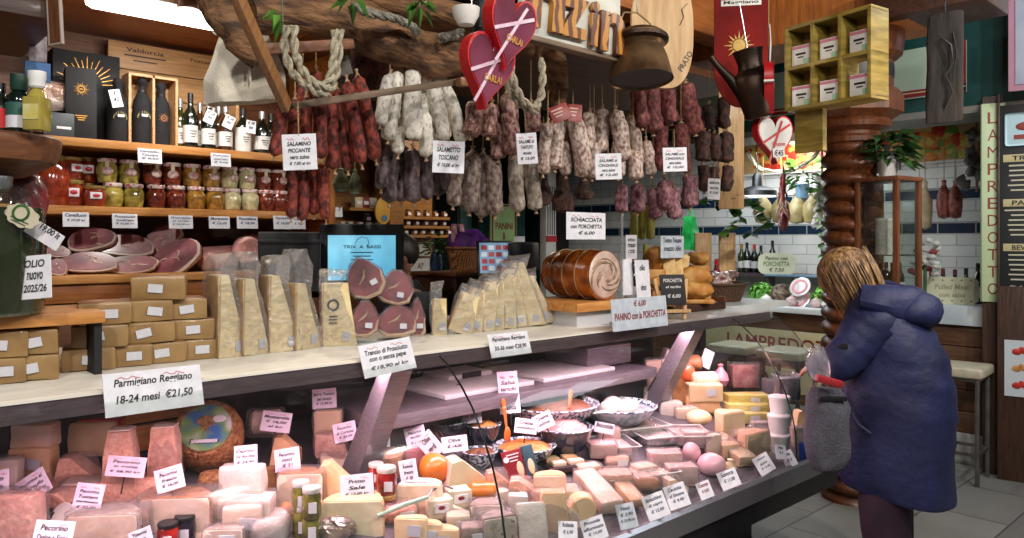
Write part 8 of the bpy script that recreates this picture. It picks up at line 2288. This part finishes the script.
for k in range(14):
 b = MB(); b.lathe([(0, -.035), (.03, -.03), (.04, 0), (.02, .03), (.006, .05), (0, .05)], 12, cap=False)
 b.build('bulb', mat('garlic_white', '#8c8880', '#b4b0a8', scale=20, rough=.5), t, loc=(rnd.uniform(-.04, .04), .04 * (-1) ** k + rnd.uniform(-.02, .02), -.02 - .032 * k), rot=(rnd.uniform(-.8, .8), rnd.uniform(-.8, .8), 0))
b = MB(); b.tube([(0, 0, .3), (0, 0, -.45)], .01, 6); b.build('braid', TWINE, t)
p0 = onU(977, 140, 6.6)
t = thing('garlic_braid', 'grey garlic braid hanging on the tiled wall beside the green sign', 'garlic', p0)
for k in range(12):
 b = MB(); b.lathe([(0, -.04), (.035, -.03), (.045, 0), (.022, .035), (.006, .055), (0, .055)], 12, cap=False)
 b.build('bulb', mat('garlic_grey', '#4c4a48', '#7c7872', scale=20, rough=.6), t, loc=(rnd.uniform(-.04, .04), .045 * (-1) ** k + rnd.uniform(-.02, .02) + (.07 * max(0, k - 9)), .05 - .036 * k), rot=(rnd.uniform(-.8, .8), rnd.uniform(-.8, .8), 0))
b = MB(); b.tube([(0, 0, .3), (0, 0, -.4)], .01, 6); b.build('braid', TWINE, t)
rope([onU(745, 150, 6.7), onU(760, 170, 6.7), onU(790, 172, 6.7), onU(812, 160, 6.7), onU(826, 140, 6.7)], .014, 'rope_swag', 'tan rope swag hanging across the vegetable banner')
p = onU(925, 250, 6.0)
t = thing('flower_bunch', 'small bunch of white and red dried flowers beside the lantern cabinet', 'flower', (p.x, p.y, 1.35))
b = MB()
rnd = random.Random(8)
for k in range(26):
 b.ell((rnd.uniform(-.07, .07), rnd.uniform(-.09, .09), rnd.uniform(.0, .26)), (.028, .028, .022), u=8, v=6, mi=0 if k % 4 else 1)
b.build('blossoms', [mat('dusty_white', '#a8aaa4', '#c4c4bc', scale=30, rough=.7), mat('dull_red_flower', '#7c2024', rough=.6)], t)
b = MB(); b.tube([(0, 0, .1), (0, 0, -.208)], .012, 6); b.build('stem', LEAF_D, t)
p = onU(691, 233, 5.2); s = depth(p) / FOC
t = thing('green_bag', 'bright green plastic carrier bag hanging behind the bread', 'bag', p)
b = MB(); b.grid(lambda i, j: (0.02 * math.sin(8 * i) + .03 * math.sin(PI * i), (i - .5) * 15 * s * (.5 + .6 * j) * 1.5, (16 - 33 * j) * s), 10, 10); b.grid(lambda i, j: (-.02 * math.sin(8 * i) - .03 * math.sin(PI * i), (i - .5) * 15 * s * (.5 + .6 * j) * 1.5, (16 - 33 * j) * s), 10, 10); b.jit(.012, 12, 3); b.build('bag_body', mat('green_plastic', '#148c3c', '#2cac58', scale=8, rough=.3, coat=.4), t)
b = MB(); b.tube([(0, -.03, 15 * s), (0, 0, 26 * s), (0, .03, 15 * s)], .006, 6); b.build('handle', MATS['green_plastic'], t)
for k, x in enumerate((634, 642, 650)):
 p = onU(x, 222, 4.6)
 t = thing('hanging_pasta_pack', '%s slim yellow packet hanging above the round bottle' % ORD[k], 'packet', p)
 b = MB(); b.box((0, 0, 0), (.05, .05, .26), bev=.015); b.sub(1); b.jit(.008, 20, k); b.build('packet_body', mat('yellow_packet', '#7c7424', '#b0a850', scale=16, rough=.3, coat=.5), t)
 b = MB(); b.tube([(0, 0, .12), (0, 0, .4)], .002, 5); b.build('string', TWINE, t)
def skin(name, verts, edges, radii, m, parent, sub=2, root=0, jit=0.0, jscale=10.0, rxy=None):
 me = bpy.data.meshes.new(name)
 me.from_pydata([Vector(v) for v in verts], edges, [])
 o = bpy.data.objects.new(name, me)
 link(o, None)
 md = o.modifiers.new('skin', 'SKIN')
 md.use_smooth_shade = True
 for i, v in enumerate(me.skin_vertices[0].data):
  r = radii[i]
  v.radius = (r, r) if not hasattr(r, '__len__') else r
  v.use_root = (i == root)
 ss = o.modifiers.new('sub', 'SUBSURF'); ss.levels = sub; ss.render_levels = sub
 bpy.context.view_layer.update()
 dg = bpy.context.evaluated_depsgraph_get()
 me2 = bpy.data.meshes.new_from_object(o.evaluated_get(dg))
 bpy.data.objects.remove(o)
 me2.name = name
 if jit:
  for v in me2.vertices:
   p = v.co * jscale
   v.co += Vector((mnoise.noise(p), mnoise.noise(p + Vector((31, 0, 0))), mnoise.noise(p + Vector((0, 57, 0))))) * jit
 me2.materials.clear(); me2.materials.append(m)
 me2.polygons.foreach_set('use_smooth', [True] * len(me2.polygons))
 o2 = bpy.data.objects.new(name, me2)
 link(o2, parent)
 return o2
SKIN = mat('skin', '#b07e66', '#c0907a', scale=12, rough=.5, spec=.4)
NAVYC = mat('navy_nylon', '#11153a', '#1b234e', scale=5, rough=.62, bump=.6, bscale=22, coat=0)
PURPLE = mat('plum_trousers', '#1e0c1c', '#2c1428', scale=9, rough=.8)
HAIRM = mat('blond_brown_hair', '#4c331e', '#a88458', scale=9, rough=.45, stretch=(7, 7, .5), bump=.6, bscale=12, c3='#7c5c38', detail=6)
def hand_edges(verts, edges, radii, wrist, dirv, side, up, curl=.5, scale=1.0):
 """palm and five fingers: dirv along the hand, side towards the thumb, up = back of the hand"""
 d, sd, upv = Vector(dirv).normalized(), Vector(side).normalized(), Vector(up).normalized()
 w = verts[wrist]; w = Vector(w)
 pc = len(verts); verts.append(w + d * .045 * scale); radii.append((.034 * scale, .018 * scale)); edges.append((wrist, pc))
 for k, (off, L) in enumerate(((.030, .072), (.010, .080), (-.010, .075), (-.028, .058))):
  base = w + d * .085 * scale + sd * off * scale
  b0 = len(verts); verts.append(base); radii.append(.0105 * scale); edges.append((pc, b0))
  q = base
  dd = d.copy()
  for j in range(3):
   dd = (dd - upv * curl * (.5 + .25 * j)).normalized()
   q = q + dd * L * scale * (.42, .33, .25)[j]
   i = len(verts); verts.append(q); radii.append((.0095 - .001 * j) * scale); edges.append((i - 1 if j else b0, i))
 tb = w + d * .03 * scale + sd * .032 * scale
 t0 = len(verts); verts.append(tb); radii.append(.013 * scale); edges.append((pc, t0))
 dd = (d * .6 + sd * .7 - upv * .2).normalized()
 q = tb
 for j in range(2):
  q = q + dd * .034 * scale
  i = len(verts); verts.append(q); radii.append((.011 - .0015 * j) * scale); edges.append((i - 1 if j else t0, i))
  dd = (dd * .8 + d * .4 - upv * .3).normalized()
def person_body(parent, head_c, neck, chest, pelvis, arms, legs):
 verts, edges, radii = [], [], []
 def add(p, r, e=None):
  verts.append(Vector(p)); radii.append(r)
  if e is not None:
   edges.append((e, len(verts) - 1))
  return len(verts) - 1
 pv = add(pelvis, .10)
 mid = add((Vector(pelvis) + Vector(chest)) / 2, .10, pv)
 ch = add(chest, .11, mid)
 nk = add(neck, .055, ch)
 hb = add(Vector(neck).lerp(Vector(head_c), .55), .06, nk)
 for sg, (sh, el, wr, hd, side, up, curl) in arms:
  s_ = add(sh, .062, ch); e_ = add(el, .045, s_); m_ = add(Vector(el).lerp(Vector(wr), .5), .038, e_); w_ = add(wr, .027, m_)
  hand_edges(verts, edges, radii, w_, hd, side, up, curl)
 for (hp, kn, an, toe) in legs:
  h_ = add(hp, .075, pv); k_ = add(kn, .062, h_); c_ = add(Vector(kn).lerp(Vector(an), .35), .058, k_); a_ = add(an, .038, c_); t_ = add(toe, .035, a_)
 return skin('body', verts, edges, radii, SKIN, parent, 1)
def head_mesh(parent, c, tilt, turn=0.0, r=.105):
 """head with a face towards +y; tilt bows it forward"""
 M = Tm(*c) @ Rm(0, 0, turn) @ Rm(-tilt, 0, 0)
 b = MB()
 b.ell((0, 0, 0), (r * .74, r * .92, r * 1.12), u=24, v=16)
 for v in b.bm.verts:
  if v.co.z < 0 and v.co.y > -.02:
   v.co.x *= 1 - .35 * (-v.co.z / (r * 1.12))
  if v.co.z < -.05 and v.co.y < 0:
   v.co.y *= .7
 b.lathe([(0, .03), (.010, .02), (.014, -.012), (.010, -.022), (0, -.024)], 10, M=Tm(0, r * .93, -.012) @ Rm(.25, 0, 0), cap=False)
 b.ell((0, r * .82, -.055), (.024, .012, .007))
 for s_ in (-1, 1):
  b.ell((s_ * r * .76, -.005, -.005), (.012, .022, .032))
  b.ell((s_ * .032, r * .80, .012), (.015, .012, .010), mi=1)
  b.ell((s_ * .032, r * .87, .012), (.006, .006, .006), mi=2)
  b.ell((s_ * .032, r * .84, .032), (.02, .008, .004), mi=3)
 for v in b.bm.verts:
  v.co = M @ v.co
 return b.build('head', [SKIN, WHITE, INK, HAIRM], parent), M
wp = at(886, 240, 3.36)
wp = Vector((wp.x, wp.y, 0))
lady = thing('person', 'person in a navy hooded parka and plum trousers bending over the end of the case', 'person', wp, R_(6))
body = person_body(lady, (0, .16, 1.45), (0, .08, 1.36), (0, .0, 1.20), (0, -.05, .88),
 [(-1, ((-.17, .03, 1.26), (-.235, .15, 1.10), (-.185, .205, 1.04), (.45, .9, -.1), (.8, -.2, .4), (-.2, 0, 1), .7)),
 (1, ((.17, .03, 1.26), (.23, .15, 1.09), (.10, .23, 1.05), (-.5, .9, -.1), (-.8, -.2, .4), (.2, 0, 1), .7))],
 [((-.09, -.05, .84), (-.10, -.01, .46), (-.10, -.05, .09), (-.10, .09, .04)), ((.09, -.05, .84), (.10, .02, .46), (.10, .0, .09), (.10, .14, .04))])
hd, HM = head_mesh(lady, (0, .17, 1.425), R_(38), R_(8), r=.108)
b = MB()
def hair(i, j):
 a = 2 * PI * i
 z = 1 - 2 * j
 rr = math.sqrt(max(0, 1 - z * z))
 x, y = math.cos(a) * rr, math.sin(a) * rr
 P = Vector((x * .115, y * .128, z * .135 + .012))
 if z < .1:   # lower part hangs straight down as a curtain
  k = (.1 - z) / 1.1
  P = Vector((math.cos(a) * (.116 - .02 * k), math.sin(a) * (.13 - .03 * k), .025 - .17 * k))
  if math.sin(a) > .82:
   P.z = max(P.z, -.02)
 P *= 1 + .008 * math.sin(a * 31) * (1 if j > .12 else 0)
 return P
b.grid(hair, 92, 22)
bmesh.ops.remove_doubles(b.bm, verts=b.bm.verts[:], dist=.0008)
HMt = Tm(0, .16, 1.435) @ Rm(0, 0, R_(8)) @ Rm(-R_(28), 0, 0)
for v in b.bm.verts:
 v.co = HMt @ v.co
 v.co += Vector((mnoise.noise(v.co * 30), mnoise.noise(v.co * 30 + Vector((9, 0, 0))), 0)) * .003
b.build('hair', HAIRM, lady, smooth=80)
b = MB()
rnd = random.Random(11)
for k in range(110):
 a = rnd.uniform(0, 2 * PI)
 if math.sin(a) > .75: continue
 c, s_ = math.cos(a), math.sin(a)
 p0 = HMt @ Vector((c * .118, s_ * .132, .05 + rnd.uniform(-.03, .05)))
 L = rnd.uniform(.15, .22)
 p1 = HMt @ Vector((c * .120, s_ * .128, -.05))
 p2 = HMt @ Vector((c * .105, s_ * .118, -L)) + Vector((0, .01, 0))
 b.tube([p0, p0.lerp(p1, .5) + Vector((c * .003, s_ * .003, 0)), p1, p1.lerp(p2, .6), p2], [.002, .005, .0055, .004, .001], 6, flat=.5)
b.build('hair_strands', HAIRM, lady, smooth=80)
secs = [(.515, -.03, .2, .222), (.53, -.03, .205, .228), (.68, -.035, .215, .236), (.80, -.04, .213, .232), (.90, -.045, .21, .225), (.98, -.045, .208, .218), (1.06, -.04, .206, .208), (1.13, -.03, .205, .196), (1.20, -.015, .20, .182), (1.27, .01, .18, .160), (1.33, .03, .135, .125), (1.375, .06, .095, .095), (1.40, .08, .08, .085)]
b = MB()
ns = 48
rings = []
for (z, cy, hx, hy) in secs:
 rings.append([(hx * math.copysign(abs(math.cos(a)) ** .85, math.cos(a)), cy + hy * math.copysign(abs(math.sin(a)) ** .85, math.sin(a)), z + (.035 * math.sin(a) if z < .54 else 0)) for a in [2 * PI * k / ns for k in range(ns)]])
b.loft(rings, cap=False)
b.sub(1)
for v in b.bm.verts:
 z = v.co.z
 f = .004 * math.sin(z * 50 + 2.2 * math.atan2(v.co.y, v.co.x)) * (1 if .65 < z < 1.15 else .3)
 n = Vector((v.co.x, v.co.y + .04, 0)).normalized()
 v.co += n * f
 v.co += n * (.016 * mnoise.noise(v.co * 6) + .008 * mnoise.noise(Vector((v.co.x * 8 + 3, v.co.y * 8, v.co.z * 26))))
pk = b.build('parka', NAVYC, lady, smooth=70)
b = MB(); b.tube([(-.18, .13, .95), (-.2, .10, .88), (-.215, .05, .82), (-.218, .0, .79)], .007, 6); b.build('pocket_welt', NAVYC, pk)
b = MB(); b.tube([(0, .205, .6), (0, .195, .8), (0, .165, 1.1), (0, .16, 1.3)], .006, 6); b.build('zip', BLACK, pk)
def sleeve(sg, sh, el, wr):
 pts = [Vector(sh), Vector(sh).lerp(Vector(el), .5), Vector(el), Vector(el).lerp(Vector(wr), .5), Vector(wr)]
 Q, Rr = [], []
 rr = [.098, .094, .084, .07, .054]
 for i in range(4):
  for k in range(6):
   Q.append(pts[i].lerp(pts[i + 1], k / 6)); Rr.append(rr[i] + (rr[i + 1] - rr[i]) * k / 6)
 Q.append(pts[-1]); Rr.append(rr[-1])
 for _ in range(4):
  Q = [Q[0]] + [(Q[i - 1] + 2 * Q[i] + Q[i + 1]) / 4 for i in range(1, len(Q) - 1)] + [Q[-1]]
 Rr = [r * (1 + .012 * math.sin(i * 2.1)) for i, r in enumerate(Rr)]
 b = MB(); b.tube(Q, Rr, 20); b.sub(1); b.jit(.010, 11, sg + 2)
 b.build('sleeve', NAVYC, lady, smooth=70)
 b = MB(); b.ell(Vector(sh) + Vector((-sg * .03, 0, -.005)), (.092, .105, .092)); b.jit(.008, 12, 1); b.build('shoulder', NAVYC, lady, smooth=70)
sleeve(-1, (-.15, .01, 1.25), (-.225, .12, 1.085), (-.19, .24, 1.03))
sleeve(1, (.15, .01, 1.25), (.22, .12, 1.08), (.12, .25, 1.05))
b = MB(); b.box((-.298, .085, 1.16), (.004, .035, .022), bev=.003); b.build('sleeve_badge', BLACK, lady)
b = MB()
def hood(i, j):
 a = PI * (i * 1.0) - PI
 ca, sa = math.cos(a), math.sin(a)
 pr = 2 * PI * j
 Rm_, rm_ = .135, .070
 x = ca * (Rm_ + rm_ * math.cos(pr) * .9)
 y = sa * (Rm_ * 1.25 + rm_ * math.cos(pr))
 z = rm_ * math.sin(pr) * (1.0 + .35 * (-sa))
 return (x, y + .05, 1.335 + z - .045 * (-sa) + .015)
b.grid(hood, 30, 18)
b.ell((0, -.13, 1.30), (.15, .10, .085)); b.jit(.016, 9, 3); b.jit(.006, 26, 4)
b.build('hood', NAVYC, lady, smooth=70)
b = MB(); b.lathe([(.098, 1.35), (.104, 1.37), (.10, 1.405), (.088, 1.41), (.085, 1.38)], 24, M=Tm(0, .045, 0), cap=False); b.jit(.006, 14, 2); b.build('collar', NAVYC, lady)
def limb(name, pts, rs, m, parent, seg=18, jit=.006):
 Q, Rr = [], []
 for i in range(len(pts) - 1):
  for k in range(5):
   Q.append(Vector(pts[i]).lerp(Vector(pts[i + 1]), k / 5)); Rr.append(rs[i] + (rs[i + 1] - rs[i]) * k / 5)
 Q.append(Vector(pts[-1])); Rr.append(rs[-1])
 b = MB(); b.tube(Q, Rr, seg); b.jit(jit, 9, 2)
 return b.build(name, m, parent, smooth=70)
limb('trouser_leg', [(-.085, -.05, .82), (-.10, -.02, .46), (-.10, -.05, .07)], [.095, .105, .085], PURPLE, lady)
limb('trouser_leg', [(.085, -.05, .82), (.10, .02, .46), (.10, .0, .07)], [.095, .105, .085], PURPLE, lady)
for sx, dy in ((-.10, -.05), (.10, .0)):
 b = MB(); b.ell((sx, dy + .05, .045), (.05, .14, .05)); b.box((sx, dy + .05, .010), (.095, .27, .02), bev=.008); b.build('shoe', BLACK, lady)
gp = at(827, 430, 3.2)
t = thing('grey_fleece', 'grey fleece jacket hanging over the arm of the person in the parka', 'jacket', (gp.x, gp.y, 0), R_(-40))
b = MB()
rings = []
for (z, w_, d_, ox) in ((.63, .045, .03, .0), (.645, .075, .048, .0), (.70, .092, .06, .002), (.80, .090, .062, .0), (.90, .085, .06, -.002), (.95, .078, .055, -.006), (.98, .065, .045, -.006), (.985, .03, .02, -.006)):
 rings.append([(ox + w_ * math.cos(a), d_ * math.sin(a) * (1 + .12 * math.sin(3 * a + z * 14)), z) for a in [2 * PI * k / 26 for k in range(26)]])
b.loft(rings); b.sub(1); b.jit(.018, 9, 5); b.jit(.006, 30, 2)
b.build('fleece_body', mat('grey_fleece', '#46464e', '#55555e', scale=90, rough=1.0, bump=.6, bscale=120), t, smooth=80)
b = MB(); b.box((.0, -.052, .95), (.12, .02, .02), bev=.006); b.jit(.006, 20, 2); b.build('hem_band', BLACK, t)
rp = at(829, 381, 3.12)
b = MB(); b.box((0, 0, 0), (.115, .035, .03), bev=.01); b.jit(.004, 20, 2)
tag(b.build('red_purse', mat('red_leather', '#8c1c24', '#a02830', scale=9, rough=.45), loc=rp, rot=(R_(10), R_(16), R_(-38))), 'small red purse held in the hands of the person in the parka', 'purse')
p = at(827, 366, 3.12)
t = thing('clear_bag', 'crumpled clear plastic bag in the hands of the person in the parka', 'bag', p)
b = MB(); b.ell((-.0, .04, .0), (.045, .05, .075)); b.jit(.02, 16, 3); b.jit(.008, 40, 4); b.build('bag_body', BAG, t)
sp = at(403, 240, 4.25)
seller = thing('person', 'person with dark hair standing behind the blue till screen', 'person', (sp.x, sp.y, -.0), R_(75))
person_body(seller, (0, .03, 1.50), (0, .01, 1.40), (0, .0, 1.22), (0, .0, .92),
 [(-1, ((-.19, .0, 1.32), (-.24, .03, 1.06), (-.16, .26, 1.08), (.3, 1, 0), (.8, -.2, .3), (0, 0, 1), .4)), (1, ((.19, .0, 1.32), (.24, .03, 1.06), (.16, .26, 1.08), (-.3, 1, 0), (-.8, -.2, .3), (0, 0, 1), .4))],
 [((-.09, 0, .88), (-.10, .02, .48), (-.10, -.02, .09), (-.10, .11, .04)), ((.09, 0, .88), (.10, .02, .48), (.10, -.02, .09), (.10, .11, .04))])
head_mesh(seller, (0, .03, 1.50), R_(12), 0)
b = MB(); b.ell((0, 0, .03), (.09, .105, .105), u=24, v=14)
for v in b.bm.verts:
 if v.co.y > .03 and v.co.z < .06: v.co.y = .03 + (v.co.y - .03) * .2
 v.co += Vector((0, 0.01, 1.515))
b.jit(.006, 30, 2); b.build('hair', mat('dark_hair', '#14100e', '#2a201a', scale=40, rough=.5), seller)
b = MB()
b.loft([[(hx * math.cos(a), cy + hy * math.sin(a), z) for a in [2 * PI * k / 30 for k in range(30)]] for z, cy, hx, hy in ((.86, 0, .19, .15), (1.0, 0, .19, .145), (1.2, 0, .205, .145), (1.32, 0, .18, .12), (1.39, .0, .085, .08))], cap=False); b.jit(.01, 8, 2)
SHIRT = mat('black_shirt', '#18181c', '#222228', scale=9, rough=.8)
b.build('shirt', SHIRT, seller)
for sg in (-1, 1):
 limb('shirt_sleeve', [(sg * .18, 0, 1.31), (sg * .24, .03, 1.06), (sg * .17, .22, 1.075)], [.085, .068, .05], SHIRT, seller)
 limb('trouser_leg', [(sg * .09, 0, .9), (sg * .10, .02, .48), (sg * .10, -.02, .07)], [.12, .09, .075], BLACK_SOFT, seller)
 b = MB(); b.ell((sg * .10, .04, .045), (.048, .13, .05)); b.build('shoe', BLACK, seller)
cam = bpy.data.cameras.new('camera')
cam.sensor_width = 36.0
cam.lens = 36.0 * FOC / 1024.0
cam.shift_y = -(269.0 - CY) / 1024.0
cam.clip_start = 0.05
co = bpy.data.objects.new('camera', cam)
co.location = (0, 0, CH)
co.rotation_euler = (PI / 2, 0, -YAW)
COL.objects.link(co)
SC.camera = co
def area(name, loc, size, power, color, target=None, sy=None, spread=180):
 l = bpy.data.lights.new(name, 'AREA')
 l.energy = power
 l.color = color
 l.size = size
 if sy:
  l.shape = 'RECTANGLE'; l.size_y = sy
 l.spread = R_(spread)
 o = bpy.data.objects.new(name, l)
 o.location = loc
 d = (Vector(target) - Vector(loc)) if target else Vector((0, 0, -1))
 o.rotation_euler = d.to_track_quat('-Z', 'Y').to_euler()
 COL.objects.link(o)
 return o
WARM, NEUT, COOL, PINKL = (1, .84, .66), (1, .95, .88), (.86, .93, 1), (1, .60, .70)
area('shelf_lamp', (1.3, 3.6, 2.55), .5, 8, NEUT, (1.3, 4.0, 1.4), sy=.06)
area('case_lamp', (1.4, 2.19, 1.158), 4.6, 55, PINKL, (1.4, 2.04, .6), sy=.03)
for k, (x, y) in enumerate(((-.9, .1), (.6, -.6), (2.2, -.9), (3.6, -.7))):
 area('aisle_lamp', (x, y, 3.55), .12, 50, NEUT, (x + .8, 2.4, 1.5))
area('stall_lamp', (1.9, 3.3, 2.95), .08, 20, WARM, (1.8, 2.4, 1.2))
area('beam_spot', (4.0, .6, 2.0), .15, 10, WARM, (4.2, 2.4, 3.0))
area('tripe_lamp', (6.6, 3.6, 2.45), .3, 62, COOL, (6.9, 3.6, 1.2), sy=3.6)
area('far_lamp', (4.2, 4.9, 2.6), .5, 9, WARM, (3.9, 5.4, 1.4))
area('passage_lamp', (5.0, .4, 3.5), 1.2, 30, COOL, (5.2, .8, 0))
def spot(name, loc, target, power, color, ang, size=.06):
 l = bpy.data.lights.new(name, 'SPOT')
 l.energy = power; l.color = color; l.spot_size = R_(ang); l.spot_blend = .6; l.shadow_soft_size = size
 o = bpy.data.objects.new(name, l)
 o.location = loc
 o.rotation_euler = (Vector(target) - Vector(loc)).to_track_quat('-Z', 'Y').to_euler()
 COL.objects.link(o)
for x in (.3, 1.7, 3.0):
 spot('case_front_fill', (x - .2, .1, 3.5), (x + .2, 2.1, .75), 50, (1, .76, .76), 42)  # unseen spots added to brighten the front faces of goods in the case
w = bpy.data.worlds.new('market_hall')
w.use_nodes = True
w.node_tree.nodes['Background'].inputs['Color'].default_value = (.72, .8, .9, 1)
w.node_tree.nodes['Background'].inputs['Strength'].default_value = .18
SC.world = w
SC.view_settings.view_transform = 'Standard'
SC.view_settings.look = 'None'
SC.view_settings.gamma = 1.0
SC.view_settings.exposure = 0.0
try:
 SC.view_settings.use_curve_mapping = False
except Exception:
 pass
SC.cycles.max_bounces = 8
SC.cycles.transparent_max_bounces = 24
SC.cycles.use_denoising = True
SC.cycles.caustics_reflective = False
SC.cycles.caustics_refractive = False
